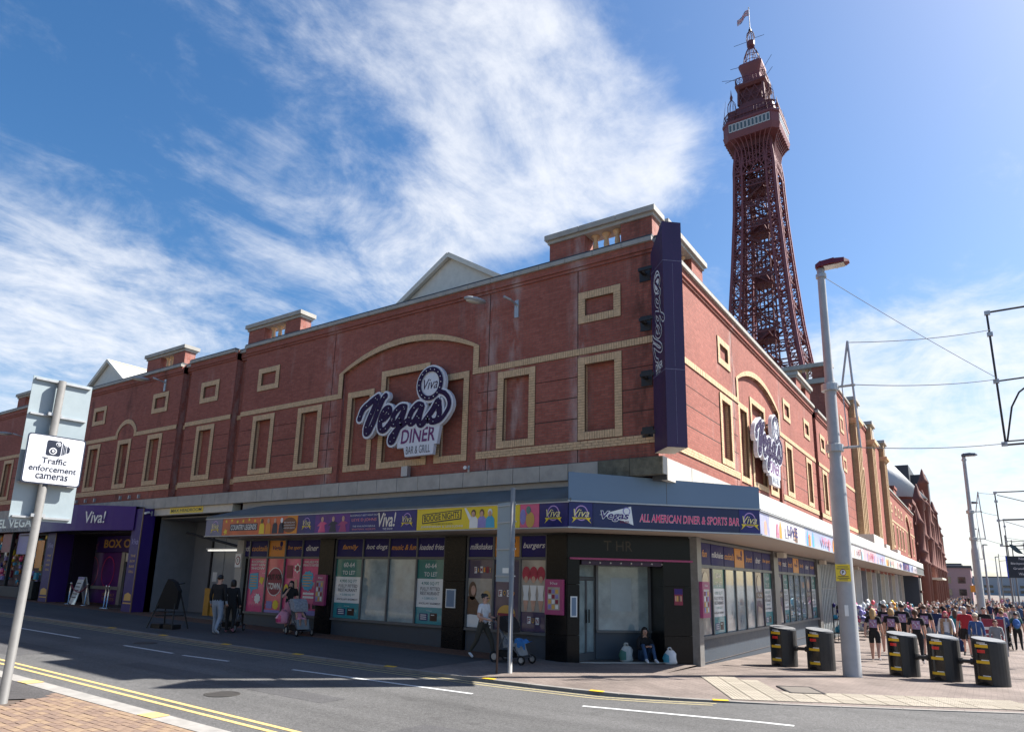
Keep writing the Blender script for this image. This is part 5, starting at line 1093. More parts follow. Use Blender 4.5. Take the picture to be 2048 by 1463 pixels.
# shops below
sh = thing('promenade_shops', 'row of open souvenir shops under the canopy on the promenade', 'shops', (-.24, 40, 0))
u = 28.2
SHOPC = [M('pink_shopfront', (.5, .25, .22), .6), PAPER, NAVY, CREAM, PURP, GLASSW, WHITE, M('green_shopfront', (.03, .12, .08), .5)]
for k in range(13):
    w = 2.6; FR.part('shop_bay', SHOPC[k % 8], sh, u, u+w-.15, .3, .4, -1, 3.2); FR.part('shop_pier', [CREAM, WHITE, GREYS][k % 3], sh, u+w-.14, u+w, -.05, .4, -1, 3.2)
    FR.part('shop_opening', GLASSD if k % 2 else GLASSW, sh, u+.3, u+w-.5, .24, .29, -.9, 2.3); u += w
for k in range(9):
    t = thing('souvenir_rack', ['rack of blue and navy clothes by the metal grille', 'rack of pink toys on the pavement behind the crowd', 'rack of striped goods behind the crowd', 'rack with red balloons behind the crowd', 'rack with turquoise balloons behind the crowd', 'rack of yellow toys behind the crowd', 'rack of green and white goods behind the crowd', 'rack of white goods further along the shops', 'rack of mixed goods furthest along the shops'][k], 'rack', (.75+.25*(k % 3), 19.6+k*3.3, zg(1, 19.6+k*3.3)), 0, 'souvenir racks outside the promenade shops'); local(t)
    mb = MB()
    for sx in (-.4, .4):
        for sy in (-.5, .5): mb.tube((sx, sy, 0), (sx, sy, 1.7), .02)
    mb.box(-.42, .42, -.52, .52, 1.0, 1.03); mb.box(-.42, .42, -.52, .52, .4, .43); mb.build('rack_frame', IRON, t)
    pal = [[NAVY, SKYB, BLACK], [MAG, LILAC, PAPER], [PAPER, LILAC, INK], [DRED, PEACH, PAPER], [SKYB, TEAL2, PAPER], [YELP, ORNG, PAPER], [TEAL, PAPER, YELP], [PAPER, CREAM, SKYB], [SKYB, MAG, YELP]][k]
    for i in range(26):
        mb = MB(); r_ = rnd.uniform(.06, .15); mb.ball((rnd.uniform(-.4, .4), rnd.uniform(-.5, .5), rnd.uniform(.5, 1.75)), r_, r_*rnd.uniform(.7, 1.2), r_*rnd.uniform(.8, 1.5), 9, 6); mb.build('toy', rnd.choice(pal), t, True)
# lower brick building beyond
lb = thing('low_brick_building', 'lower brick building with an arched window beyond the golden pilasters', 'building', (0, 68, 0))
ip = [(71.4, 5.4), (76.6, 5.4)]+arcpts(71.4, 76.6, 8.8, 1.2, 14)[::-1]
wall(FR, 'front_wall', rect(55, 83, 3.4, ZT), [(ip, .15, [])]+[(rect(y, y+.9, 5.9, 7.8), .15, []) for y in (57.2, 61, 64, 67, 79)], parent=lb)
for y in (57.2, 61, 64, 67, 79): surround(FR, y-.2, y+1.1, 5.7, 8.0, parent=lb); surround(FR, y-.2, y+1.1, 9.0, 9.95, parent=lb)
arch_trim(FR, 71.1, 76.9, 8.11, 8.9, 1.35, w=.3, parent=lb)
for y in (71.8, 73.2, 74.8): surround(FR, y, y+1.1, 5.5, 8.4, d=.15, parent=lb)
band(FR, 55, 71.1, 8.11, 8.3, soldier=False, parent=lb); band(FR, 76.9, 83, 8.11, 8.3, soldier=False, parent=lb); crown(FR, 55, 83, pitch=2, parent=lb)
for y in (61.5, 78.5): mb = MB(); FR.box(mb, y, y+2.6, .0, .7, 11.1, 11.75); FR.box(mb, y-.1, y+2.7, -.1, .8, 11.75, 12.0); mb.build('pedestal', RED, lb)
mb = MB(); mb.box(-14, -.5, 55, 83, ZT-.4, ZT-.2); mb.box(-14, -.26, 82.8, 83, -1, ZT); mb.build('flat_roof', FLASH, lb)
# terracotta block with round turret
tb = thing('terracotta_building', 'ornate red terracotta building with pinnacles and a pale conical roof', 'building', (0, 110, 0))
mb = MB(); mb.box(-14, -.3, 84, 144, -1.2, 12.6); mb.build('wall', REDT, tb)
mb = MB(); mb.box(-14.2, -.1, 83.9, 144.2, 12.6, 13.1); mb.build('cornice', REDT, tb)
mb = MB(); mb.lathe([(4.7, -1), (4.7, 12.8), (5.0, 13.0), (5.0, 14.3), (5.3, 14.4)], 24, (-4.4, 97, 0)); mb.build('round_turret', REDT, tb, True)
mb = MB(); mb.lathe([(5.4, 14.42), (.05, 21.5)], 28, (-4.4, 97, 0)); mb.build('conical_roof', M('pale_slate', (.5, .5, .5), .5, var=.1), tb, True)
for y, h in ((86, 10), (91, 13.4), (103, 14), (108.3, 18), (115, 14), (121, 13.5), (130, 15.2), (137.6, 13), (143, 12)):
    mb = MB(); mb.lathe([(.75, -1), (.75, 5), (.95, 5.2), (.7, 5.5), (.7, h*.62), (1.0, h*.64), (.7, h*.68), (.65, h), (.85, h+.1), (.5, h+.8), (.15, h+2.2), (.02, h+2.5)], 10, (.05, y, 0)); mb.build('pinnacle', REDT, tb, True)
for z in (1.5, 3.4, 5.3, 7.4, 9.9, 11.4): FR.part('string_course', REDT, tb, 84, 144, -.22, .06, z, z+.28)
for i in range(28): FR.part('shaft', REDT, tb, 85+2.1*i, 85.35+2.1*i, -.3, .05, 4.5, 12.2)
for i in range(11):
    y = 87+i*5.1; FR.part('window', GLASSD, tb, y, y+1.6, -.0+.02, .05, 6, 9.5); FR.part('window_sill', REDT, tb, y-.2, y+1.8, -.35, .04, 5.7, 5.95); FR.part('balcony', REDT, tb, y-.6, y+2.4, -.55, .04, 4.2, 4.5); FR.part('window', GLASSD, tb, y, y+1.6, .02, .05, 10.2, 12)
FR.part('porch_roof', CREAM, tb, 96, 108, -2.0, 0, 3.3, 3.55); FR.part('ground_front', CREAM, tb, 84, 108, -.12, .05, -1, 3.3); FR.part('ground_front', IRON, tb, 109, 140, -.1, .05, -1, 3.2)
mb = MB(); mb.box(-14, -3.0, 128, 142, 12, 24.3); mb.build('dark_roof_block', M('dark_slate', (.05, .055, .065), .6, var=.2), tb); mb = MB(); mb.box(-3, -.6, 131, 142, 12, 22.8); mb.build('dark_roof_block', MT['dark_slate'], tb)
pl = thing('pale_building', 'pale cream building beyond the terracotta one', 'building', (-6, 155, 0)); mb = MB(); mb.box(-14, -.1, 146, 166, -1.4, 12.4); mb.prism([(146, 12.4), (166, 12.4), (163, 14.2), (149, 14.2)], lambda y, z: (-14, y, z), lambda y, z: (-.3, y, z)); mb.build('wall', M('pale_render', (.5, .45, .37), .8), pl)
for i in range(3):
    for z in (2.5, 6, 9.3): FR.part('window', GLASSD, pl, 148+5.5*i, 150+5.5*i, -.18, -.13, z, z+1.8)
# far seafront
FARC = [M('far_pink', (.36, .24, .25), .8), M('far_grey', (.33, .34, .37), .8), M('far_cream', (.45, .42, .38), .8), M('far_blue', (.3, .36, .42), .8)]
for i, (x, y, w, dp_, h, c, lab) in enumerate([(-3, 200, 14, 30, 8.5, 0, 'low pink seafront building past the cream one'), (-6, 262, 16, 60, 10, 2, 'far cream seafront block behind the pink building'), (-12, 360, 22, 60, 14, 1, 'distant grey seafront block on the skyline'), (14, 520, 40, 60, 11, 1, 'long low grey building at the end of the promenade'), (48, 640, 50, 60, 9, 3, 'hazy blue building far along the promenade'), (27, 150, 10, 24, 7.5, 1, 'grey shelter building at the right edge of the promenade')]):
    t = thing('seafront_building', lab, 'building', (x, y, zg(0, 70)), 0, 'buildings along the far promenade'); local(t)
    mb = MB(); mb.box(-w/2, w/2, 0, dp_, 0, h); mb.build('wall', FARC[c], t); mb = MB(); mb.box(-w/2-.3, w/2+.3, -.3, dp_+.3, h, h+.6); mb.build('roof', MT['dark_slate'], t)
    for k in range(4):
        for z in (1.5, 4.6): mb = MB(); mb.box(-w/2+w*(.1+.23*k), -w/2+w*(.22+.23*k), -.06, -.01, z, z+1.6); mb.build('window', GLASSD, t)
        mb = MB(); mb.box(w/2+.01, w/2+.06, dp_*(.08+.23*k), dp_*(.2+.23*k), 4.6, 6.2); mb.build('window', GLASSD, t)

# ================================================================ THE TOWER
TW = M('tower_oxide_red', (.20, .058, .062), .55, var=.15, scale=.5); TWD = M('tower_dark_red', (.15, .045, .048), .6, var=.15, scale=.5)
tw = thing('lattice_tower', 'tall dark red iron lattice tower with a flag on top', 'tower', (-31.6, 151.6, 0)); local(tw)
PROF = [(0, 17), (20, 14), (40, 10.7), (56, 8.4), (66, 7.25), (80, 6.25), (95, 5.35), (105, 5.0), (117, 4.85)]
def hwz(z):
    for (a, wa), (b, wb) in zip(PROF, PROF[1:]):
        if a <= z <= b: return wa+(wb-wa)*(z-a)/(b-a)
    return PROF[-1][1]
def legw(z): return 3.3-(z/117)*1.5
ZS = [0]
while ZS[-1] < 114: ZS.append(ZS[-1]+max(2.3, legw(ZS[-1])*1.05))
ZS[-1] = 115.5
for sx in (-1, 1):
    for sy in (-1, 1):
        mb = MB()
        cor = lambda z, i, j: (sx*(hwz(z)-(legw(z) if i else 0)), sy*(hwz(z)-(legw(z) if j else 0)), z)
        for a, b in zip(ZS, ZS[1:]):
            for i, j in ((0, 0), (1, 0), (0, 1), (1, 1)): mb.bar(cor(a, i, j), cor(b, i, j), .62 if (i, j) == (0, 0) else .46)
            for (p_, q_) in (((0, 0), (1, 0)), ((0, 0), (0, 1)), ((1, 0), (1, 1)), ((0, 1), (1, 1))):
                mb.bar(cor(a, *p_), cor(b, *q_), .2); mb.bar(cor(a, *q_), cor(b, *p_), .2); mb.bar(cor(b, *p_), cor(b, *q_), .22)
        mb.build('lattice_leg', TW, tw)
for k, z in enumerate((46, 56, 62, 70, 77, 84, 91, 97, 103, 109)):
    mb = MB(); h_ = hwz(z)-.6
    for s_ in (-1, 1):
        for ax in (0, 1):
            P_ = lambda t, zz: (t, s_*h_, zz) if ax else (s_*h_, t, zz)
            mb.bar(P_(-h_, z), P_(h_, z), .3); mb.bar(P_(-h_, z+1.4), P_(h_, z+1.4), .25)
            n_ = 8
            for i in range(n_): mb.bar(P_(-h_+2*h_*i/n_, z), P_(-h_+2*h_*(i+1)/n_, z+1.4), .14); mb.bar(P_(-h_+2*h_*(i+1)/n_, z), P_(-h_+2*h_*i/n_, z+1.4), .14)
    for s_ in (-1, 1): mb.bar((-h_, s_*1.6, z), (h_, s_*1.6, z), .3); mb.bar((s_*1.6, -h_, z), (s_*1.6, h_, z), .3)
    if k in (2, 4, 6, 8): mb.box(-1.9, 1.9, -1.9, 1.9, z-.3, z+2.6); mb.box(-2.4, 2.4, -2.4, 2.4, z-.4, z-.2)
    mb.build('cross_girder', TWD, tw)
mb = MB(); z = 0
SH = [(-2.1, -2.1), (2.1, -2.1), (2.1, 2.1), (-2.1, 2.1), (0, -2.1), (0, 2.1)]
for x, y in SH: mb.bar((x, y, 0), (x, y, 116), .34)
while z < 114:
    for i in range(4):
        (xa, ya), (xb, yb) = SH[i], SH[(i+1) % 4]; mb.bar((xa, ya, z), (xb, yb, z+3.2), .14); mb.bar((xb, yb, z), (xa, ya, z+3.2), .14); mb.bar((xa, ya, z), (xb, yb, z), .2)
    z += 3.2
mb.build('lift_shaft', TWD, tw)
for z in range(50, 112, 5):   # stairs winding inside
    s_ = 1 if (z//5) % 2 else -1
    for y in (-2.6, 2.6): mb = MB(); mb.bar((s_*3.4, y, z), (-s_*3.4, y, z+5), .5); mb.build('stair_flight', TWD, tw)
def ring(hw_, ch): return [(-hw_+ch, -hw_), (hw_-ch, -hw_), (hw_, -hw_+ch), (hw_, hw_-ch), (hw_-ch, hw_), (-hw_+ch, hw_), (-hw_, hw_-ch), (-hw_, -hw_+ch)]
def ringlayers(mb, layers, m=0, cap=True):
    for (z0, r0), (z1, r1) in zip(layers, layers[1:]):
        for i in range(8): j = (i+1) % 8; mb.face([(*r0[i], z0), (*r0[j], z0), (*r1[j], z1), (*r1[i], z1)], m)
    if cap: mb.face([(*p_, layers[-1][0]) for p_ in layers[-1][1]], m); mb.face([(*p_, layers[0][0]) for p_ in layers[0][1]][::-1], m)
mb = MB(); ringlayers(mb, [(117.6, ring(7.7, 1.7)), (119.2, ring(8.1, 1.8)), (119.3, ring(7.9, 1.8)), (122.2, ring(7.9, 1.8)), (122.3, ring(8.1, 1.8)), (122.9, ring(8.1, 1.8))]); mb.build('viewing_platform', TW, tw)
mb = MB()
for s_ in (-1, 1):
    for i in range(9):
        t = -6.2+12.4*i/8
        for ax in (0, 1):
            P_ = lambda o_, zz: (t*(.55+.45*(o_-5.0)/3), s_*o_, zz) if ax else (s_*o_, t*(.55+.45*(o_-5.0)/3), zz)
            mb.path([P_(5.0, 107.5), P_(5.15, 111), P_(5.7, 114), P_(6.8, 116.4), P_(7.8, 117.7)], .17, 4)
for s_ in (-1, 1):
    for ax in (0, 1):
        P_ = lambda t, zz: (t, s_*5.05, zz) if ax else (s_*5.05, t, zz)
        for z in (106, 109, 112):
            for i in range(5): a = -5+2*i; mb.bar(P_(a, z), P_(a+2, z+3), .2); mb.bar(P_(a+2, z), P_(a, z+3), .2)
            mb.bar(P_(-5, z), P_(5, z), .28)
mb.build('curved_bracket', TW, tw)
mb = MB(); mb.box(-5, 5, -5, 5, 115, 117.6); mb.build('under_deck', TWD, tw)
GWIN = M('gallery_glass', (.42, .47, .48), .2, var=.15); GFR = M('gallery_white', (.62, .6, .57), .5, var=.05)
for s_ in (-1, 1):
    for i in range(11):
        t = -5.8+1.06*i
        for ax in (0, 1):
            q0, q1 = s_*7.92, s_*8.0
            mb = MB(); (mb.box(t, t+.95, min(q0, q1), max(q0, q1), 119.5, 121.9) if ax else mb.box(min(q0, q1), max(q0, q1), t, t+.95, 119.5, 121.9)); f_ = mb.build('gallery_window', GFR, tw)
            q0, q1 = s_*8.003, s_*8.02; mb = MB(); (mb.box(t+.16, t+.79, min(q0, q1), max(q0, q1), 119.75, 121.65) if ax else mb.box(min(q0, q1), max(q0, q1), t+.16, t+.79, 119.75, 121.65)); mb.build('pane', M('gallery_pane', (.10, .125, .13), .15, var=.3), f_)
mb = MB(); rr = ring(8.0, 1.8)
for i in range(8):
    a, b = Vector((*rr[i], 0)), Vector((*rr[(i+1) % 8], 0)); n_ = max(3, int((b-a).length/.9))
    for k in range(n_+1): p_ = a+(b-a)*k/n_; mb.bar((p_.x, p_.y, 122.9), (p_.x*.93, p_.y*.93, 126.2), .11)
    for z, f_ in ((124.3, .972), (126.2, .93)): mb.bar((a.x*f_, a.y*f_, z), (b.x*f_, b.y*f_, z), .16)
for x in (-7.4, 7.4):
    for y in (-7.4, 7.4): mb.tube((x, y, 122.9), (x, y, 129), .12, 5, .02)
mb.build('deck_railing', TWD, tw)
mb = MB(); ringlayers(mb, [(122.9, ring(5.2, .6)), (126.0, ring(5.0, .6)), (126.2, ring(5.2, .6)), (127.4, ring(5.2, .6)), (127.5, ring(4.3, .5)), (128.3, ring(4.2, .5))]); mb.build('upper_gallery', TWD, tw)
mb = MB()
for sx in (-1, 1):
    for sy in (-1, 1): mb.bar((sx*4.1, sy*4.1, 128), (sx*3.9, sy*3.9, 134.6), .7)
for s_ in (-1, 1):
    for ax in (0, 1):
        P_ = lambda t, zz: (t, s_*4.0, zz) if ax else (s_*4.0, t, zz)
        for i in range(3): a = -4+2.67*i; mb.bar(P_(a, 128.3), P_(a+2.67, 134), .26); mb.bar(P_(a+2.67, 128.3), P_(a, 134), .26)
        mb.bar(P_(-4, 131), P_(4, 131), .2)
mb.box(-3.2, 3.2, -3.2, 3.2, 128, 134.4); ringlayers(mb, [(134.2, ring(4.2, .4)), (134.9, ring(5.0, .5)), (135.5, ring(5.0, .5))]); mb.build('crow_nest', TWD, tw)
mb = MB(); rr = ring(4.8, .5)
for i in range(8):
    a, b = Vector((*rr[i], 0)), Vector((*rr[(i+1) % 8], 0)); n_ = max(1, int((b-a).length/1.0))
    for k in range(n_+1): p_ = a+(b-a)*k/n_; mb.bar((p_.x, p_.y, 135.5), (p_.x, p_.y, 137.2), .12)
    for k in range(n_): p_, q_ = a+(b-a)*k/n_, a+(b-a)*(k+1)/n_; mb.bar((p_.x, p_.y, 135.6), (q_.x, q_.y, 137.1), .1); mb.bar((q_.x, q_.y, 135.6), (p_.x, p_.y, 137.1), .1)
    mb.bar((a.x, a.y, 137.2), (b.x, b.y, 137.2), .16)
mb.build('nest_railing', TW, tw)
mb = MB(); ringlayers(mb, [(135.5, ring(2.5, .5)), (139, ring(2.6, .5)), (141.5, ring(3.5, .6)), (142.2, ring(3.5, .6))]); mb.build('top_cabin', TW, tw)
for i in range(4):
    mb = MB(); x, y = [(-7, -6.2), (7, -6.2), (7, 6.2), (-7, 6.2)][i]; mb.lathe([(1.25, 0), (1.25, 3.4), (1.5, 3.6)], 8, (x*.86, y*.9, 123))
    for k in range(8): t = k*math.pi/4; mb.path([(x*.86+1.4*math.cos(t), y*.9+1.4*math.sin(t), 126.6), (x*.86+1.3*math.cos(t), y*.9+1.3*math.sin(t), 128), (x*.86+.5*math.cos(t), y*.9+.5*math.sin(t), 129.6), (x*.86, y*.9, 130.3)], .09, 4)
    mb.lathe([(.35, 130), (.5, 131), (.2, 132), (.03, 134)], 6, (x*.86, y*.9, 0)); mb.build('corner_turret', TWD, tw)
mb = MB()
for k in range(12):
    t = k*math.pi/6; C2 = lambda r_, z: (r_*math.cos(t), r_*math.sin(t), z)
    mb.path([C2(2.5, 142.2), C2(2.6, 143.6), C2(2.3, 145.2), C2(1.5, 147), C2(.7, 148.3)], .12, 4); t2 = (k+1)*math.pi/6
    for r_, z in ((2.6, 143.6), (2.3, 145.2), (1.5, 147)): mb.bar(C2(r_, z), (r_*math.cos(t2), r_*math.sin(t2), z), .1)
    mb.path([C2(1.05, 150), C2(1.3, 151.4), C2(1.0, 153), C2(.2, 154)], .09, 4)
mb.lathe([(.6, 148.1), (1.2, 148.6), (1.3, 150), (.5, 150.2)], 10); mb.build('dome_cage', TWD, tw)
mb = MB()
for (a, b) in [((-2, -1, 143), (-6, -3, 142.2)), ((-3.5, -1, 140), (-8, -2, 139)), ((-4.5, -3, 138), (-8.5, -4, 138.6)), ((1, 0, 151), (4, 1, 151.6)), ((-1, 0, 150.6), (-5, -1, 150)), ((3.4, 0, 141), (6, 0, 144)), ((4.6, -3, 136), (6.6, -3, 138))]: mb.tube(a, b, .06, 4)
mb.build('aerials', IRON, tw)
mb = MB(); mb.lathe([(.5, 153.8), (.5, 154.6), (.2, 155.2), (.12, 156), (.1, 166.5), (.2, 166.8), (.02, 167.5)], 8); fp_ = mb.build('flagpole', IRON, tw)
RM = [(0, 0), (105, 103.5), (107.5, 107), (117.6, 114.6), (122.9, 119.8), (126.2, 122.7), (128, 126.3), (135.2, 132), (137.2, 134.2), (142.2, 138.8), (148.3, 145.5), (154, 150.7), (167.6, 158.6)]
def remap(z):
    for (a, wa), (b, wb) in zip(RM, RM[1:]):
        if a <= z <= b: return wa+(wb-wa)*(z-a)/(b-a)
    return z
for o in list(tw.children)+[c for k in tw.children for c in k.children]:
    for v in o.data.vertices:
        z_ = v.co.z; k_ = 1 if z_ < 107 else 1-.11*min(1, (z_-107)/9) if z_ < 126.3 else .8 if z_ < 137.3 else .86
        v.co.x *= k_; v.co.y *= k_; v.co.z = remap(z_)
mb = MB(); FLG = [M('flag_navy', (.02, .03, .14), .7), M('flag_white', (.7, .7, .7), .7), M('flag_red', (.55, .03, .05), .7)]
nx, nz_ = 20, 12
fp = lambda a, b: Vector((-.15-3.1*a, -.35*math.sin(a*7), 157.6-1.25*a*a-.9*a+(b-1)*1.9))
for i in range(nx):
    for j in range(nz_):
        a, b = (i+.5)/nx*2-1, (j+.5)/nz_*2-1
        m_ = 2 if (abs(a) < .12 or abs(b) < .2) else 1 if (abs(a) < .22 or abs(b) < .36) else 2 if abs(abs(a)-abs(b)) < .1 else 1 if abs(abs(a)-abs(b)) < .28 else 0
        mb.face([fp(i/nx, j/nz_), fp((i+1)/nx, j/nz_), fp((i+1)/nx, (j+1)/nz_), fp(i/nx, (j+1)/nz_)], m_)
mb.build('flag', FLG, fp_)

# ================================================================ STREET FURNITURE
POLEW = M('pole_white_grey', (.36, .365, .375), .45, var=.12, scale=3); POLEG = M('pole_galvanised', (.27, .26, .25), .6, 0, var=.2); LHEAD = M('lamp_head_maroon', (.16, .02, .03), .35, var=.1)
def lamp_post(x, y, H, label, big=True, head=None, group='white lamp posts along the promenade', arms=True, sign=True):
    t = thing('lamp_post', label, 'lamp post', (x, y, zg(x, y)), 0, group); local(t); k = 1.0
    mb = MB(); mb.lathe([(.24, -.05), (.22, .02), (.205, 3.6), (.20, 5.0), (.15, 5.25), (.145, H*.68), (.115, H*.7), (.10, H-.12), (.10, H)], 18); mb.build('column', POLEW, t, True)
    mb = MB(); mb.lathe([(.14, -.28), (.14, -.18), (.1, -.15)], 14, (0, 0, H)); mb.build('collar', GREYS, t)
    mb = MB(); h0 = Vector((-.12, 0, H-.02))
    prof = [(0, .12, .12), (.15, .2, .17), (.5, .22, .17), (.75, .17, .13), (.86, .08, .05)]
    for (a, w0, t0), (b, w1, t1) in zip(prof, prof[1:]): mb.hexa([(a-.12, -w0, H), (b-.12, -w1, H+.02), (b-.12, w1, H+.02), (a-.12, w0, H), (a-.12, -w0*.7, H+t0), (b-.12, -w1*.7, H+.02+t1), (b-.12, w1*.7, H+.02+t1), (a-.12, w0*.7, H+t0)])
    mb.build('lamp_head', head or LHEAD, t); mb = MB(); mb.box(.1, .62, -.15, .15, H-.02, H-.003); mb.build('lamp_lens', MT['lamp_lens'], t)
    if arms:
        mb = MB()
        for z in (5.75, 7.42): mb.lathe([(.2, -.1), (.22, -.09), (.22, .09), (.2, .1)], 14, (0, 0, z)); mb.tube((.15, 0, z), (.62, 0, z), .035)
        mb.tube((.3, 0, 7.42), (.52, 0, 8.66), .03); mb.tube((.52, 0, 8.66), (.62, 0, 5.72), .03); mb.tube((.3, 0, 7.4), (.34, 0, 5.78), .014)
        mb.build('wire_bracket', GREYS, t)
    if sign:
        P_ = Face((0, -.23, 0), R(12)); s_ = P_.part('parking_sign', YELP, t, -.17, .17, -.012, 0, 2.3, 2.72)
        for n_, (zz, w_) in enumerate([(2.66, .24), (2.61, .28), (2.42, .24), (2.38, .28), (2.34, .2)]): P_.shape('print_line', INK, s_, rect(-w_/2, w_/2, zz-.008, zz+.008), -.016)
        P_.shape('red_ring', DRED, s_, ell(0, 2.52, .075, .08, 20), -.016); P_.shape('sign_disc', PAPER, s_, ell(0, 2.52, .06, .065, 20), -.02); P_.text('P', INK, 0, 2.52, -.025, .085, .05, bold=.03, parent=s_)
        P_.part('sticker', PAPER, t, -.03, .06, -.004, .0, 1.45, 1.72)
    return t
lamp_post(3.27, 3.55, 10.9, 'tall white lamp post in the foreground with a maroon lamp head', head=LHEAD)
lamp_post(6.0, 35.6, 10.95, 'second white lamp post along the promenade behind the crowd', head=M('lamp_head_grey', (.12, .13, .14), .4), sign=False)
for i, (x, y) in enumerate([(5.9, 62), (5.6, 95), (7, 135), (9.5, 190), (13, 70), (16, 110), (20, 160), (27, 230)]):
    lamp_post(x, y, 10.9 if i < 4 else 8.5, ['third white lamp post along the promenade', 'fourth white lamp post along the promenade', 'fifth lamp post, far along the promenade', 'tiny far lamp post in line with the others', 'lamp post on the seaward side beside the road', 'second seaward lamp post beside the road', 'third seaward lamp post, far away', 'tiny seaward lamp post on the skyline'][i], head=MT['lamp_head_grey'], arms=i < 2, sign=False)
# wire sculptures / illumination frames strung above the tram road
def frame_sign(x, y, z, w, h, label, extra):
    t = thing('illumination_frame', label, 'light frame', (x, y, z), 0, 'illumination frames strung over the road'); local(t)
    mb = MB(); r_ = .035
    pts = [(0, 0), (.28*h*.1, 0), (0, 0)]
    mb.path([(0, 0, h), (w, 0, h+.02)], r_); mb.path([(0, 0, h), (.05, 0, 0)], r_); mb.path([(.05, 0, 0), (w, 0, .05)], r_); mb.path([(.02, 0, h*.47), (w, 0, h*.5)], r_*.8); mb.path([(w, 0, h), (w, 0, 0)], r_); mb.build('outer_frame', IRON, t)
    mb = MB()
    if extra == 0: mb.path([(.1+.25*k, 0, .1+h*.42*(1-math.exp(-.9*k))) for k in range(9)], .03); mb.path([(.1, 0, .12), (w, 0, .16)], .025)
    else: mb.path([(.1, 0, h*.95), (w*.4, 0, h*.7), (w*.62, 0, h*.55), (w, 0, h*.8)], .025); mb.path([(w*.5, 0, h), (w*.56, 0, .1)], .025); mb.path([(w*.4, 0, h*.7), (w, 0, h*.75)], .02)
    mb.build('inner_tubing', IRON, t)
    for zz in (.03, h*.47, h*.83, h-.02): mb = MB(); mb.box(-.07, .1, -.06, .06, zz-.07, zz+.07); mb.build('clamp', GREYS, t)
    return t
frame_sign(7.25, 12, 6.8, 4.4, 4.75, 'large dark tubular frame hanging at the right edge of the sky', 0)
frame_sign(7.35, 34.5, 4.6, 6.0, 3.2, 'middle tubular frame above the promenade behind the signpost', 1)
frame_sign(8.3, 58, 4.5, 6, 3.6, 'smallest tubular frame farthest along the promenade', 1)
def wire(a, b, sag, label, r_=.012):
    mb = MB(); a, b = Vector(a), Vector(b); n_ = 14; pts = []
    for i in range(n_+1): t = i/n_; p_ = a.lerp(b, t); p_.z -= sag*4*t*(1-t); pts.append(p_)
    mb.path(pts, r_, 5); return tag(mb.build('overhead_wire', IRON), label, 'wire', 'wires from the lamp posts to the frames')
zL = zg(3.27, 3.55)
wire((3.80, 3.55, zL+8.62), (7.3, 12, 10.9), .1, 'upper wire from the lamp bracket to the large frame'); wire((3.9, 3.55, zL+7.42), (7.3, 12, 9.1), .1, 'middle wire from the lamp bracket to the large frame'); wire((3.9, 3.55, zL+5.72), (7.3, 12, 6.85), .08, 'lowest wire from the lamp bracket to the large frame'); wire((3.37, 3.55, zL+10.6), (7.3, 12, 9.15), .06, 'thin stay wire slanting down from the lamp head', .009)
z2 = zg(6, 35.6)
for k, (h_, zf, lb_) in enumerate([(8.6, 7.7, 'upper'), (7.42, 6.4, 'middle'), (5.75, 4.7, 'lower')]): wire((6.5, 35.6, z2+h_), (7.4, 34.6, zf), .02, lb_+' short wire from the second lamp post to its frame')
# bollards and link bars
BK = M('bollard_black', (.022, .022, .024), .42, var=.3, scale=5); BKT = M('bollard_top_grey', (.16, .165, .17), .5, var=.2); BYE = M('reflector_yellow', (.75, .45, .01), .35, var=.05); BRE = M('reflector_red', (.6, .02, .02), .3, var=.05); BST = M('bollard_strip', (.006, .006, .007), .15, var=.1)
def bollard(x, y, label):
    t = thing('bollard', label, 'bollard', (x, y, zg(x, y)), R(rnd.uniform(2, 14)), 'squat black security bollards'); local(t); H = 1.06; n_ = 28
    o_ = []
    for i in range(n_):
        a = 2*math.pi*i/n_; r_ = .36; px, py = r_*math.cos(a), .33*math.sin(a)
        if px < -.0: px *= .95
        o_.append((px, py))
    mb = MB(); top = lambda p_: H-.02-.03*p_[0]/.36-.03*p_[1]/.33*-1
    lay = [(lambda p_: (p_[0]*.985, p_[1]*.985, -.03)), (lambda p_: (p_[0], p_[1], .03)), (lambda p_: (p_[0], p_[1], top(p_)-.03)), (lambda p_: (p_[0]*.96, p_[1]*.96, top(p_)))]
    for f0, f1 in zip(lay, lay[1:]):
        for i in range(n_): j = (i+1) % n_; mb.face([f0(o_[i]), f0(o_[j]), f1(o_[j]), f1(o_[i])])
    mb.build('body', BK, t, True); mb = MB(); mb.face([(p_[0]*.965, p_[1]*.965, top(p_)+.003) for p_ in o_]); mb.build('top', BKT, t)
    sa = R(-118)
    def patch(name, mat, a0, a1, z0, z1, off):
        mb = MB(); k_ = 6
        for i in range(k_):
            q = []
            for a in (sa+a0+(a1-a0)*i/k_, sa+a0+(a1-a0)*(i+1)/k_): q.append(((.36+off)*math.cos(a), (.33+off)*math.sin(a)))
            mb.hexa([(*q[0], z0), (*q[1], z0), (q[1][0]*.9, q[1][1]*.9, z0), (q[0][0]*.9, q[0][1]*.9, z0), (*q[0], z1), (*q[1], z1), (q[1][0]*.9, q[1][1]*.9, z1), (q[0][0]*.9, q[0][1]*.9, z1)])
        return mb.build(name, mat, t)
    patch('black_strip', BST, -.42, .42, .04, .97, .012)
    for z in (.86, .50, .15): patch('yellow_reflector', BYE, -.38, .38, z, z+.065, .018); patch('white_reflector', PAPER, -.05, .36, z+.07, z+.09, .017)
    patch('red_reflector', BRE, -.25, .2, .74, .81, .018); patch('white_label', GREYS, -.25, .25, .94, .985, .014)
BP = [(1.36, 4.88), (2.36, 4.65), (4.28, 5.0), (5.2, 4.63), (6.14, 4.39)]
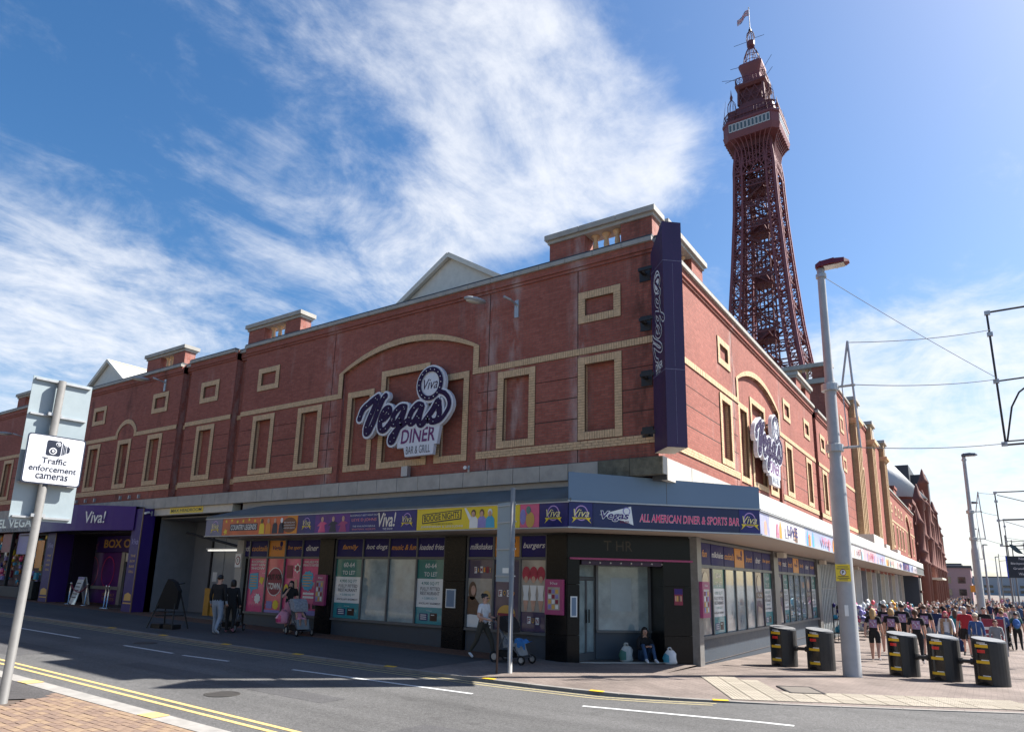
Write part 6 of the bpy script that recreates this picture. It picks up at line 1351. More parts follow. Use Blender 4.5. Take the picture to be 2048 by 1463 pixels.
BL = ['leftmost black bollard, nearest the shopfront', 'second black bollard from the left, just left of the white lamp post', 'first black bollard right of the white lamp post', 'middle of the three black bollards right of the lamp post', 'rightmost of the squat black bollards']
for (x, y), l in zip(BP, BL): bollard(x, y, l)
def linkbar(i, j, label):
    a, b = Vector((*BP[i], zg(*BP[i])+.5)), Vector((*BP[j], zg(*BP[j])+.5)); d = (b-a).normalized(); a, b = a+d*.34, b-d*.34
    t = thing('link_bar', label, 'bar', (a+b)/2-Vector((0, 0, .05)), 0, 'black bars linking the bollards'); mb = MB(); mb.tube(a, b, .045, 10); mb.build('bar', BK, t)
    for e, s_ in ((a, 1), (b, -1)): mb = MB(); mb.tube(e, e+d*s_*.06, .075, 10); mb.build('bar_end', IRON, t)
linkbar(0, 1, 'short bar between the two bollards left of the lamp post'); linkbar(2, 3, 'bar between the first two bollards right of the lamp post'); linkbar(3, 4, 'bar reaching the rightmost bollard')
# road sign post (left foreground)
rs = thing('road_sign_post', 'leaning grey post with a white traffic camera sign, left foreground', 'road sign', (-6.28, -11.19, zg(-6.28, 0))); local(rs)
mb = MB(); mb.tube((0, 0, -.05), (.06, .06, 5.03), .066, 14, .056); mb.build('post', M('sign_post_grey', (.14, .137, .134), .6, 0, var=.15, scale=8), rs, True)
F1 = Face((.07, .0, 0), R(86)); zo = 4.70-zg(-6.28, 0)
# camera sees this face from +x: u runs away from the viewer along +Y
F1 = Face((.085, .03, 0), R(86))
def rrect(u0, u1, z0, z1, r_, n_=5):
    out = []
    for cx, cz, a0 in ((u1-r_, z0+r_, -90), (u1-r_, z1-r_, 0), (u0+r_, z1-r_, 90), (u0+r_, z0+r_, 180)):
        for k in range(n_+1): a = R(a0+90*k/n_); out.append((cx+r_*math.cos(a), cz+r_*math.sin(a)))
    return out
s_ = F1.shape('sign_plate', M('sign_rim_black', (.02, .03, .06), .4), rs, rrect(-.34, .50, 3.30, 4.10, .05), -.03, .012); e = -.034
F1.shape('sign_face', M('sign_face_white', (.78, .79, .83), .35, var=.03), s_, rrect(-.32, .48, 3.32, 4.08, .04), e); SI = M('sign_ink', (.012, .016, .035), .4, var=0)
for i, (t_, zz, w_) in enumerate([('Traffic', 3.685, .36), ('enforcement', 3.555, .68), ('cameras', 3.425, .46)]): F1.text(t_, SI, .08, zz, e-.004, .10 if i != 2 else .085, w_, bold=.012, parent=s_)
F1.shape('camera_body', SI, s_, rrect(-.06, .15, 3.77, 4.02, .03), e-.004)
for c, z_, r_ in ((.035, 3.845, .055), (.10, 3.965, .036)): F1.shape('camera_lens', MT['sign_face_white'], s_, ell(c, z_, r_, r_, 18), e-.008); F1.shape('camera_lens', SI, s_, ell(c, z_, r_*.7, r_*.7, 18), e-.012); F1.shape('camera_lens', MT['sign_face_white'], s_, ell(c, z_, r_*.35, r_*.35, 12), e-.016)
for k in range(3): F1.shape('bellows', SI, s_, rect(.165+.022*k, .178+.022*k, 3.79+.015*k, 3.99-.02*k), e-.004)
F1.shape('viewfinder', SI, s_, [(.235, 3.84), (.26, 3.84), (.26, 3.855), (.275, 3.855), (.275, 3.93), (.26, 3.93), (.26, 3.95), (.235, 3.95)], e-.004)
b_ = F1.part('sign_back_plate', SIGNB, rs, -.36, .52, .13, .145, 2.72, 5.06)
for z in (2.76, 3.3, 4.42, 5.0): F1.part('sign_rail', GREYS, b_, -.33, .49, .085, .129, z, z+.03)
for z in (3.4, 4.0, 4.43, 2.78): F1.part('post_clip', GREYS, rs, -.1, .1, -.02 if 3.2 < z < 4.1 else .02, .08, z, z+.05)
# sign pole near the corner
sp = thing('sign_pole', 'slim grey pole with the narrow blue-grey back of a road sign at the corner', 'road sign', (-2.78, -2.7, zg(-2.6, 0))); local(sp)
mb = MB(); mb.tube((0, 0, -.05), (-.02, 0, 4.15), .055, 12); mb.build('pole', POLEG, sp, True)
F2 = Face((0, .08, 0), R(-20))
b_ = F2.part('sign_back', SIGNB, sp, -.72, -.02, .0, .02, 1.98, 3.84)
for z in (2.1, 2.72, 3.35, 3.75): F2.part('sign_rail', GREYS, b_, -.7, .06, -.03, -.002, z, z+.03)
F2.part('sticker', PAPER, b_, -.45, -.2, -.006, -.002, 2.18, 2.3); mb = MB(); mb.tube((-.16, -.28, -.05), (-.15, -.28, 1.25), .025, 8); mb.build('short_post', M('rusty_post', (.09, .05, .035), .8, var=.3), sp)
# pedestrian direction sign at right edge
dsn = thing('direction_sign', 'dark multi-line direction board at the right edge', 'signpost', (7.55, 12.4, zg(7, 12.4))); local(dsn)
mb = MB(); mb.tube((.4, 0, 0), (.4, 0, 3.7), .06, 10); mb.build('post', POLEG, dsn)
FQ = Face((0, -.1, 0), 0)
SBD = M('sign_board_dark', (.012, .015, .03), .4, var=.1); b_ = FQ.part('board', SBD, dsn, -.62, .9, 0, .05, 2.76, 3.46); FQ.part('board_edge', M('sign_edge_blue', (.01, .05, .5), .4), b_, -.655, -.622, -.01, .06, 2.75, 3.47)
for i, t_ in enumerate(['North Pier', 'Blackpool North Station', 'Grundy Art Gallery', 'Winter Gardens']): FQ.text(t_, SCRIPT_W, -.05, 3.38-.165*i, -.004, .085, [.5, .95, .85, .6][i], parent=b_)
for k in range(2):
    mb = MB()
    for i in range(6): a, b = i/6, (i+1)/6; w0, w1 = .1*math.sin(math.pi*min(1, a+.12)), .1*math.sin(math.pi*min(1, b+.1)); X = lambda t: -.5+.55*k+.38*t; Z = lambda t: 3.82-.32*t; mb.hexa([(X(a), -.08, Z(a)-w0), (X(b), -.08, Z(b)-w1), (X(b), -.03, Z(b)-w1), (X(a), -.03, Z(a)-w0), (X(a), -.08, Z(a)+w0), (X(b), -.08, Z(b)+w1), (X(b), -.03, Z(b)+w1), (X(a), -.03, Z(a)+w0)])
    mb.build('finial_blade', M('finial_teal', (.03, .06, .08), .4), dsn)
# pavement stand, A-board, rope posts
ez = thing('folded_easel', 'black folding stand with a covered board on the pavement by the service bay', 'easel', (-16.0, -3.1, zg(-16, 0)), R(12)); local(ez)
mb = MB()
for a, b in [((-.55, -.3, 0), (-.2, 0, 1.35)), ((.55, -.3, 0), (.25, 0, 1.35)), ((-.5, .35, 0), (-.2, 0, 1.3)), ((.55, .35, 0), (.35, 0, 1.3)), ((-.45, -.2, .55), (.48, -.2, .55)), ((-.2, 0, 1.35), (.5, .05, 1.45)), ((-.4, -.15, .4), (.45, .2, .42))]: mb.tube(a, b, .022)
mb.build('frame', BLACK, ez)
mb = MB(); mb.prism([(-.48, .62), (.42, .62), (.5, 1.2), (.28, 1.5), (.05, 1.58), (-.1, 1.35)], lambda a, z: (a, -.12-.1*(z-.6), z), lambda a, z: (a, -.02, z)); mb.build('covered_board', M('black_cloth', (.008, .008, .009), .9, var=.3, scale=12, bump=.3), ez)
for x in (-.3, .25): mb = MB(); mb.box(x-.2, x+.2, -.2, .15, 0, .14); mb.build('weight_bag', BLACK, ez)
ab = thing('a_board', 'white printed sandwich board inside the box office entrance', 'sign board', (-29.0, .05, zg(-29, 0)), R(-8)); local(ab)
mb = MB()
for s__ in (-1, 1): mb.hexa([(-.42, s__*.3-.015, 0), (.42, s__*.3-.015, 0), (.42, s__*.3+.015, 0), (-.42, s__*.3+.015, 0), (-.42, s__*.03-.015, 1.25), (.42, s__*.03-.015, 1.25), (.42, s__*.03+.015, 1.25), (-.42, s__*.03+.015, 1.25)])
mb.build('panels', PAPER, ab); mb = MB()
for i in range(5): zz = .3+.16*i; yy = -.3+.27*zz/1.25-.025; mb.box(-.3, .28, yy-.006, yy, zz, zz+.04)
mb.build('print_lines', INK, ab); mb = MB(); mb.box(-.42, .42, -.07, -.055, 1.12, 1.24); mb.build('header', LILAC, ab)
RP = [(-29.3, -.28), (-28.0, -.15), (-25.95, -.3), (-25.7, -.3)]
for i, (x, y) in enumerate(RP):
    t = thing('rope_post', ['chrome rope post left of the sandwich board', 'chrome rope post right of the sandwich board', 'chrome rope post with a red belt by the doorway', 'chrome rope post closest to the right purple column'][i], 'rope post', (x, y, zg(x, 0)), 0, 'chrome rope posts at the box office'); local(t)
    mb = MB(); mb.lathe([(.16, 0), (.16, .02), (.03, .04), (.03, .92), (.04, .95), (.02, 1.0)], 14); mb.build('stanchion', M('chrome', (.6, .6, .6), .2, .9, var=0), t, True)
mb = MB(); a, b = Vector((-29.3, -.28, zg(-29.3, 0)+.9)), Vector((-28.0, -.15, zg(-28, 0)+.9)); mb.path([a.lerp(b, i/10)-Vector((0, 0, 1.3*(i/10)*(1-i/10))) for i in range(11)], .025, 6); tag(mb.build('barrier_rope', DRED), 'drooping dark red rope between two chrome posts', 'rope')
rb = thing('advert_board', 'small red advertising board behind the rightmost bollards', 'sign board', (6.35, 17, zg(6, 17))); local(rb); mb = MB(); mb.box(-.35, .35, -.03, .03, .15, 1.35); mb.build('board', DRED, rb); mb = MB(); mb.box(-.3, .3, -.036, -.031, .95, 1.05); mb.box(-.25, .25, -.036, -.031, .75, .8); mb.build('print', PAPER, rb); 
for x in (-.4, .355): mb = MB(); mb.box(x, x+.045, -.05, .05, 0, 1.4); mb.build('frame_post', GREYS, rb)
yb = thing('yellow_street_sign', 'small orange-yellow street sign on a thin pole above the crowd', 'street sign', (5.35, 48, zg(5, 48))); local(yb); mb = MB(); mb.tube((0, 0, 0), (0, 0, 3.2), .04); mb.build('pole', POLEG, yb); mb = MB(); mb.box(.05, .75, -.03, 0, 2.6, 3.1); mb.build('plate', ORNG, yb)

# far masts along the seafront
for i, (x, y, h_) in enumerate([(8.8, 78, 9), (10.2, 104, 10), (12.6, 128, 11), (9.4, 150, 10), (17.5, 92, 8), (21, 125, 9), (15.2, 175, 11), (24, 200, 10), (19, 240, 12), (30, 180, 9), (13.2, 215, 11), (26, 150, 8)]):
    t = thing('tram_mast', ['thin mast nearest behind the second lamp post', 'second thin mast down the tram road', 'third thin mast down the tram road', 'fourth thin mast down the tram road', 'thin seaward mast beside the far vehicles', 'second thin seaward mast', 'tall thin mast before the far grey building', 'thin mast far out on the seaward side', 'tallest far mast on the skyline', 'short far mast at the right edge', 'thin mast by the far cream block', 'short seaward mast near the right edge'][i], 'mast', (x, y, zg(x, y)), 0, 'thin masts on the far promenade'); local(t)
    mb = MB(); mb.tube((0, 0, 0), (0, 0, h_), .11, 8, .06); mb.build('mast', M('mast_grey', (.16, .165, .17), .6, var=.1), t); mb = MB(); mb.tube((0, 0, h_*.86), (3.2, 0, h_*.9), .04, 5); mb.tube((0, 0, h_*.97), (3.2, 0, h_*.9), .025, 4); mb.build('arm', IRON, t)
# stone building across the street, behind the viewpoint: it shows only as reflections in the shop glass
ob_ = thing('opposite_building', 'pale stone building across the street, seen only as reflections in the shop windows', 'building', (-30, -24, 0)); OS = M('opposite_stone', (.27, .23, .165), .8, var=.2, scale=.8)
FO = Face((0, -22, 0), R(180)); wall(FO, 'wall', rect(4, 62, -.5, 13), [(rect(u, u+1.5, z, z+2.2), .3, []) for u in range(6, 60, 4) for z in (5.0, 9.0)]+[(rect(u, u+2.8, .2, 3.2), .4, []) for u in range(6, 58, 4)], mat=OS, parent=ob_)
for u in range(4, 63, 8): FO.part('column', OS, ob_, u-.35, u+.35, -.5, 0, -.3, 12); 
FO.part('cornice', OS, ob_, 3.6, 62.4, -.8, .1, 12.2, 13.2)
for u in range(6, 60, 4):
    for z in (5.0, 9.0): FO.part('window', GLASSD, ob_, u, u+1.5, .2, .25, z, z+2.2)
    FO.part('shop_window', GLASSD, ob_, u, u+2.8, .3, .35, .2, 3.2)
mb = MB(); mb.box(-62, -4, -40, -22.5, 12.6, 12.9); mb.box(-62, -61.5, -40, -22.1, -.5, 12.9); mb.box(-4.5, -4, -40, -22.1, -.5, 12.9); mb.build('roof', FLASH, ob_)
# ================================================================ PEOPLE
def cl(name, c, r_=.85): return M(name, c, r_, var=.18, scale=9, bump=.15)
SK = [cl('skin_light', (.52, .30, .22), .55), cl('skin_tan', (.40, .22, .15), .55), cl('skin_pink', (.56, .33, .26), .55)]
C = dict(black=cl('cloth_black', (.010, .010, .012)), white=cl('cloth_white', (.62, .62, .64)), denim=cl('cloth_denim', (.12, .17, .25)), ldenim=cl('cloth_light_denim', (.25, .30, .38)), bdenim=cl('cloth_blue_denim', (.03, .07, .15)), grey=cl('cloth_grey', (.22, .23, .24)), khaki=cl('cloth_dark_khaki', (.055, .05, .04)), navy=cl('cloth_navy', (.015, .025, .08)), blue=cl('cloth_blue', (.04, .09, .24)), red=cl('cloth_red', (.35, .02, .03)), brown=cl('cloth_brown', (.24, .15, .09)), green=cl('cloth_green', (.04, .1, .08)), pinkc=cl('cloth_pink', (.6, .25, .33)), teal=cl('cloth_teal', (.02, .2, .25)), cream=cl('cloth_cream', (.55, .48, .38)))
HR = dict(blonde=cl('hair_blonde', (.42, .27, .12), .6), dark=cl('hair_dark', (.012, .009, .008), .5), brown=cl('hair_brown', (.07, .035, .02), .6), pink=cl('hair_pink', (.40, .06, .10), .6), grey=cl('hair_grey', (.3, .29, .28), .6))
EYE = M('eye_dark', (.02, .015, .012), .3, var=0); LIP = M('lip_rose', (.35, .1, .09), .5, var=0)
PRN = [M('shirt_print_lilac', (.30, .20, .34), .7, var=.45, scale=20), M('shirt_print_rose', (.34, .12, .2), .7, var=.45, scale=25), M('shirt_print_pale', (.5, .46, .55), .7, var=.4, scale=22)]
PEOPLE = []
def person(label, loc, th, h, top, bottom, hair=('brown', 'short'), skin=0, sleeve='short', leg='long', stride=.3, arms=('hang', 'hang'), shoes='white', pose='stand', prnt=False, bulk=1.0, extra=None, group=None, z=None, hat=None):
    k = h/1.70; zz = zg(loc[0], loc[1]) if z is None else z
    t = thing('person', label, 'person', (loc[0], loc[1], zz), th, group); local(t); t.scale = (k, k, k)
    V = Vector; lift = 0
    if pose == 'sit': pel = V((0, .05, .13)); lift = pel.z-.93
    else: pel = V((0, 0, .93))
    lean = V((0, -.05 if 'push' in arms else 0, 0)) if pose != 'sit' else V((0, -.12, 0))
    up_ = lambda x, y, z_, f=1.0: V((x, y, z_+lift))+lean*f
    J = {'pel': pel, 'spi': up_(0, .0, 1.13, .4), 'che': up_(0, .01, 1.33, .8), 'nek': up_(0, .015, 1.47), 'hd0': up_(0, -.005, 1.545), 'hd1': up_(0, -.012, 1.61), 'hd2': up_(0, 0, 1.685)}
    RAD = {'pel': (.155*bulk, .115*bulk), 'spi': (.135*bulk, .10*bulk), 'che': (.16*bulk, .105*bulk), 'nek': (.052, .052), 'hd0': (.066, .078), 'hd1': (.08, .098), 'hd2': (.058, .07)}
    E = [('pel', 'spi'), ('spi', 'che'), ('che', 'nek'), ('nek', 'hd0'), ('hd0', 'hd1'), ('hd1', 'hd2')]
    seg = [('pel', 'spi', 1), ('spi', 'che', 1), ('che', 'nek', 1), ('nek', 'hd0', 0), ('hd0', 'hd1', 0), ('hd1', 'hd2', 0)]
    hands = []
    for s_, n_, a_ in ((-1, 'r', arms[0]), (1, 'l', arms[1])):
        if a_ == 'hang': e, w = (s_*.235, .04, 1.12), (s_*.255, -.05, .89)
        elif a_ == 'swing': e, w = (s_*.23, -.08, 1.13), (s_*.22, -.26, .98)
        elif a_ == 'back': e, w = (s_*.24, .12, 1.14), (s_*.25, .14, .9)
        elif a_ == 'push': e, w = (s_*.24, .02, 1.12), (s_*.17, -.32, 1.05)
        elif a_ == 'mouth': e, w = (s_*.22, -.15, 1.15), (s_*.05, -.2, 1.40)
        elif a_ == 'knee': e, w = (s_*.24, -.16, 1.15), (s_*.06, -.34, 1.22)
        e, w = up_(*e, .8), up_(*w, .8); sh_ = up_(s_*.175*bulk, .015, 1.405, .9); d_ = (w-e).normalized()
        J['sh'+n_], J['el'+n_], J['wr'+n_], J['ha'+n_] = sh_, e, w, w+d_*.075
        RAD['sh'+n_] = (.066*bulk, .066*bulk); RAD['el'+n_] = (.047*bulk, .047*bulk); RAD['wr'+n_] = (.03, .033); RAD['ha'+n_] = (.022, .036)
        E += [('che', 'sh'+n_), ('sh'+n_, 'el'+n_), ('el'+n_, 'wr'+n_), ('wr'+n_, 'ha'+n_)]
        seg += [('che', 'sh'+n_, 1), ('sh'+n_, 'el'+n_, ('sl', n_)), ('el'+n_, 'wr'+n_, 1 if sleeve == 'long' else 0), ('wr'+n_, 'ha'+n_, 0)]
        hands.append((s_, w+d_*.075, d_))
        f_ = stride/2*s_
        hp = pel+V((s_*.095, 0, -.05))
        if pose == 'sit': kn, an, to = V((s_*.13, -.36, .47)), V((s_*.13, -.62, .085)), V((s_*.14, -.80, .04))
        else:
            kn = V((s_*.105, -.03-f_*.62, .49)); lf = .07 if f_ < -.05 else 0; an = V((s_*.105, .03-f_, .085+lf)); to = an+V((s_*.02, -.16, -.045-lf*.9))
            if f_ < -.05: kn.y -= .06
        J['hp'+n_], J['kn'+n_], J['an'+n_], J['to'+n_] = hp, kn, an, to
        lw = 1.15 if leg == 'shorts' else 1.0
        RAD['hp'+n_] = (.10*bulk, .105*bulk); RAD['kn'+n_] = (.064*lw, .066*lw); RAD['an'+n_] = (.045 if leg == 'long' else .038,)*2; RAD['to'+n_] = (.04, .03)
        E += [('pel', 'hp'+n_), ('hp'+n_, 'kn'+n_), ('kn'+n_, 'an'+n_), ('an'+n_, 'to'+n_)]
        seg += [('pel', 'hp'+n_, 2), ('hp'+n_, 'kn'+n_, 2 if leg == 'long' else ('th', n_)), ('kn'+n_, 'an'+n_, 2 if leg == 'long' else 0), ('an'+n_, 'to'+n_, 3)]
    ks = list(J); me = bpy.data.meshes.new('b'); me.from_pydata([tuple(J[q]) for q in ks], [(ks.index(a), ks.index(b)) for a, b in E], [])
    ob = bpy.data.objects.new('b', me)
    ms = ob.modifiers.new('s', 'SKIN'); ms.use_smooth_shade = True
    for i, q in enumerate(ks): me.skin_vertices[0].data[i].radius = RAD[q]; me.skin_vertices[0].data[i].use_root = (q == 'pel')
    sb = ob.modifiers.new('u', 'SUBSURF'); sb.levels = 2; sb.render_levels = 2
    bm_ = evaluated_mesh(ob); bpy.data.objects.remove(ob); bpy.data.meshes.remove(me)
    mb = MB(); mb.v = [tuple(v.co) for v in bm_.vertices]; mb.f = [tuple(p_.vertices) for p_ in bm_.polygons]; mb.m = []
    S3 = [(J[a], J[b], m_) for a, b, m_ in seg]
    for p_ in bm_.polygons:
        c_ = p_.center; best = None
        for a, b, m_ in S3:
            ab_ = b-a; tt = max(0, min(1, (c_-a).dot(ab_)/max(1e-9, ab_.length_squared))); d2 = (c_-(a+ab_*tt)).length_squared
            if best is None or d2 < best[0]: best = (d2, m_, tt)
        m_ = best[1]
        if isinstance(m_, tuple):
            if m_[0] == 'sl': m_ = 1 if (sleeve == 'long' or best[2] < (.62 if sleeve == 'short' else .12)) else 0
            else: m_ = 2 if best[2] < .72 else 0
        if m_ == 1 and c_.z < J['pel'].z+.04 and pose != 'sit': m_ = 2
        if m_ == 1 and c_.z > J['che'].z+.125 and abs(c_.x) < .075: m_ = 0
        mb.m.append(m_)
    bpy.data.meshes.remove(bm_)
    # fingers and face, part of the same figure
    for s_, p0, d_ in hands:
        side = d_.orthogonal().normalized(); side = V((0, 1, 0))-d_*d_.y
        side = side.normalized() if side.length > .05 else V((1, 0, 0))
        for f_ in range(4):
            o_ = p0+side*(-.024+.016*f_)-d_*.01; L_f = [.062, .075, .07, .052][f_]; curl = V((-s_*.02, 0, 0))
            mid = o_+d_*L_f*.55+curl*.3; mb.tube(o_, mid, .0085, 5, .008); mb.tube(mid, mid+d_*L_f*.45+curl, .008, 5, .006)
        o_ = p0-side*.03-d_*.045; mb.tube(o_, o_-side*.03+d_*.035, .009, 5, .008); mb.tube(o_-side*.03+d_*.035, o_-side*.03+d_*.065, .008, 5, .006)
    while len(mb.m) < len(mb.f): mb.m.append(0)
    hc = J['hd1']
    for s_ in (-1, 1): mb.ball(hc+V((s_*.032, -.088, .0)), .011, .008, .008, 6, 4, 4); mb.ball(hc+V((s_*.083, .005, -.015)), .012, .022, .032, 6, 4, 0)
    mb.hexa([hc+V(q) for q in ((-.014, -.085, -.045), (.014, -.085, -.045), (.014, -.118, -.04), (-.014, -.118, -.04), (-.008, -.088, .01), (.008, -.088, .01), (.007, -.097, .008), (-.007, -.097, .008))], 0)
    mb.ball(hc+V((0, -.08, -.068)), .024, .01, .007, 6, 4, 5)
    body = mb.build('body', [SK[skin], C[top], C[bottom], C.get(shoes, C['white']), EYE, LIP], t, True)
    # hair
    hm = MB(); n_, kk = 16, 10; b0 = 0
    col_, sty = hair
    for i in range(kk+1):
        ph = math.pi*i/kk
        for j in range(n_):
            a = 2*math.pi*j/n_; d_ = V((math.sin(ph)*math.cos(a), math.sin(ph)*math.sin(a), math.cos(ph)))
            low_ = -.25 if sty in ('short', 'bun') else -.75
            cov = d_.z > .42 or (d_.y > -.12 and d_.z > low_)
            r_ = 1.0 if cov else .72
            q = hc+V((d_.x*.094*r_, d_.y*.114*r_+.012, d_.z*.115*r_+.012))
            if sty == 'long' and d_.y > -.05 and d_.z < -.1: q.z -= .20*min(1, (-.1-d_.z)*2); q.y += .05
            if sty == 'bob' and d_.y > -.25 and d_.z < -.1: q.z -= .06; q.x *= 1.12
            hm.v.append(tuple(q))
    for i in range(kk):
        for j in range(n_): hm.f.append((i*n_+j, i*n_+(j+1) % n_, (i+1)*n_+(j+1) % n_, (i+1)*n_+j)); hm.m.append(0)
    if sty == 'long':
        for s_ in (-1, 1): hm.ball(hc+V((s_*.082, .0, -.1)), .026, .05, .15, 8, 6)
    if sty == 'bun': hm.ball(hc+V((0, .1, .08)), .05, n=8, k=6)
    if sty == 'tail': hm.tube(hc+V((0, .11, .03)), hc+V((0, .16, -.2)), .035, 8, .015)
    hm.build('hair', HR[col_], t, True)
    if hat:
        mb = MB(); mb.lathe([(.1, .0), (.1, .05), (.08, .1), (.03, .13), (.001, .135)], 14, hc+V((0, .01, .04)), sy=1.15); mb.box(-.07, .07, hc.y-.2, hc.y-.08, hc.z+.045, hc.z+.058); mb.build('cap', C[hat], t, True)
    if leg == 'skirt':
        mb = MB(); mb.lathe([(.15, .16), (.17, 0), (.2, -.2), (.215, -.36)], 18, (0, 0, .92), sy=.8); mb.build('skirt', C[bottom], t, True)
    if prnt:
        mb = MB(); n2 = 6
        for i in range(n2):
            for j in range(5):
                P_ = lambda a, b: V((.115*(2*a/n2-1), .118*bulk+.028-.035*(2*a/n2-1)**2-.012*abs(b-2.5)/2.5, 1.10+.27*b/5))
                mb.face([P_(i, j), P_(i+1, j), P_(i+1, j+1), P_(i, j+1)], (i*2+j) % 3 if (1 <= i <= 4 and 1 <= j <= 3) else 0)
        mb.build('back_print', PRN, t, True)
    if extra == 'backpack': mb = MB(); mb.ball((0, .2, 1.22), .15, .1, .22, 12, 8); mb.box(-.1, .1, .27, .31, 1.08, 1.2); mb.build('backpack', M('backpack_blue', (.04, .14, .42), .7, var=.2), t, True)
    if extra == 'crossbody': mb = MB(); mb.path([(-.13, -.13, 1.42), (0, -.14, 1.22), (.16, -.12, 1.0)], .012); mb.box(.1, .26, -.17, -.09, .86, 1.0); mb.build('shoulder_bag', C['navy'], t)
    if extra == 'coat':
        mb = MB(); mb.lathe([(.19, 0), (.185, .25), (.2, .45), (.17, .56)], 18, (0, 0, .9), sy=.72); me_ = mb
        me_.f, me_.m = zip(*[(f, m_) for f, m_ in zip(mb.f, mb.m) if not (len(f) == 4 and all(mb.v[i][1] < -.11 for i in f)) and len(f) == 4]); mb.f, mb.m = list(me_.f), list(me_.m); mb.build('open_coat', M('patterned_coat', (.33, .22, .14), .9, var=.5, scale=14), t, True)
    if extra == 'zip': mb = MB(); mb.box(-.008, .008, -.135, -.118, 1.0, 1.4); mb.build('zip', C['white'], t)
    if extra == 'shades':
        mb = MB()
        for s_ in (-1, 1): mb.ball(hc+V((s_*.032, -.095, .002)), .026, .01, .02, 8, 5)
        mb.build('sunglasses', BLACK, t)
    if extra == 'tee':
        mb = MB()
        for a, b, c_, d_, m_ in [(-.04, .05, 1.2, 1.26, 0), (-.06, .06, 1.12, 1.2, 1)]: mb.box(a, b, -.132, -.122, c_, d_, m_)
        mb.build('tee_print', [ORNG, SKYB], t)
    PEOPLE.append(t); return t
G1_, G2_ = 'group in matching black printed shirts walking away', 'people walking along the promenade'
AW = R(180)
person('woman with long blonde hair, black shirt and shorts, left of the walking group', (3.16, 9.17), AW, 1.60, 'black', 'black', ('blonde', 'long'), 0, leg='shorts', stride=.25, shoes='white', prnt=True, group=G1_, arms=('hang', 'back'))
person('man with cropped hair and light shorts behind the blonde woman', (3.0, 13.9), AW+.1, 1.74, 'black', 'grey', ('brown', 'short'), 2, leg='shorts', stride=.45, shoes='red', prnt=True, group=G1_)
person('woman with blonde bob in the black-shirted group', (3.53, 10.7), AW-.1, 1.62, 'black', 'black', ('blonde', 'bob'), 0, leg='long', stride=.2, prnt=True, group=G1_, bulk=1.08)
person('tall dark-haired man in the middle of the black-shirted group', (3.64, 13.2), AW, 1.79, 'black', 'black', ('dark', 'short'), 1, stride=.3, prnt=True, group=G1_)
person('woman with tied brown hair and black trousers in the black-shirted group', (4.33, 9.3), AW+.05, 1.62, 'black', 'black', ('brown', 'tail'), 0, stride=.3, prnt=True, group=G1_)
person('man in grey shorts at the right of the black-shirted group', (4.32, 13.5), AW-.05, 1.76, 'black', 'grey', ('brown', 'short'), 2, leg='shorts', stride=.3, prnt=True, group=G1_, shoes='black')
person('girl with brown hair in a black printed shirt, smallest of the group', (4.25, 18.2), AW, 1.42, 'black', 'black', ('brown', 'long'), 0, leg='shorts', prnt=True, group=G1_)
person('woman with pink hair and a patterned coat facing the camera', (4.99, 12.7), .15, 1.58, 'white', 'denim', ('pink', 'long'), 2, sleeve='long', stride=.3, extra='coat', arms=('hang', 'swing'), group=G2_)
person('bald man in red and black beside the pink-haired woman', (5.5, 14.9), -.05, 1.75, 'red', 'black', ('grey', 'short'), 2, leg='shorts', stride=.4, shoes='black', group=G2_)
person('boy in a blue tracksuit top and cap facing the camera', (5.85, 12.8), .0, 1.52, 'blue', 'grey', ('brown', 'short'), 0, sleeve='long', stride=.25, extra='zip', group=G2_, hat='cream')
person('small boy in a grey hoodie behind the rightmost bollard', (6.39, 12.2), .05, 1.36, 'grey', 'grey', ('brown', 'short'), 2, sleeve='long', arms=('swing', 'swing'), group=G2_)
person('woman in navy pushing a pushchair away at the far right', (6.72, 21.3), AW, 1.62, 'blue', 'black', ('brown', 'bun'), 0, sleeve='long', arms=('push', 'push'), group=G2_, bulk=1.1, shoes='black')
person('person in green with a blue backpack at the right edge', (7.22, 21.5), AW, 1.58, 'green', 'black', ('dark', 'short'), 1, extra='backpack', group=G2_, shoes='black')
MID = [((4.5, 17.0), 'man in a dark cap behind the pink-haired woman', 'navy', 'denim', 'dark', 'short', .1, 1.72), ((5.1, 18.6), 'woman in a teal jacket deep in the crowd', 'teal', 'black', 'brown', 'long', AW, 1.62), ((5.6, 20.2), 'tall man in navy behind the bald man', 'navy', 'grey', 'brown', 'short', 0, 1.82), ((6.1, 19.2), 'man in black beside the red advertising board', 'black', 'denim', 'dark', 'short', .1, 1.76), ((4.0, 22.5), 'woman in cream near the souvenir racks', 'cream', 'denim', 'brown', 'bob', .3, 1.63), ((5.0, 24.5), 'man in white deeper in the crowd', 'white', 'navy', 'brown', 'short', AW, 1.75), ((6.9, 31), 'woman in pink on the open pavement past the second lamp post', 'pinkc', 'denim', 'blonde', 'long', AW, 1.64), ((7.5, 33), 'man in grey on the open pavement past the second lamp post', 'grey', 'black', 'dark', 'short', 0, 1.76), ((7.2, 37), 'woman in cream far along the open pavement', 'cream', 'black', 'brown', 'long', 0, 1.64), ((8.3, 30), 'man in black far along the open pavement', 'black', 'grey', 'dark', 'short', AW, 1.78), ((4.6, 28), 'woman in red near the second lamp post', 'red', 'denim', 'dark', 'long', 0, 1.63), ((5.4, 30), 'man in blue near the second lamp post', 'blue', 'khaki', 'brown', 'short', 0, 1.78)]
for (p_, l_, a, b, hc_, hs_, th_, h_) in MID: person(l_, p_, th_, h_, a, b, (hc_, hs_), rnd.randrange(3), sleeve=rnd.choice(['short', 'long']), leg=rnd.choice(['long', 'shorts', 'long']), stride=rnd.uniform(.2, .5), group=G2_)
G3_ = 'people on the shaded street pavement'
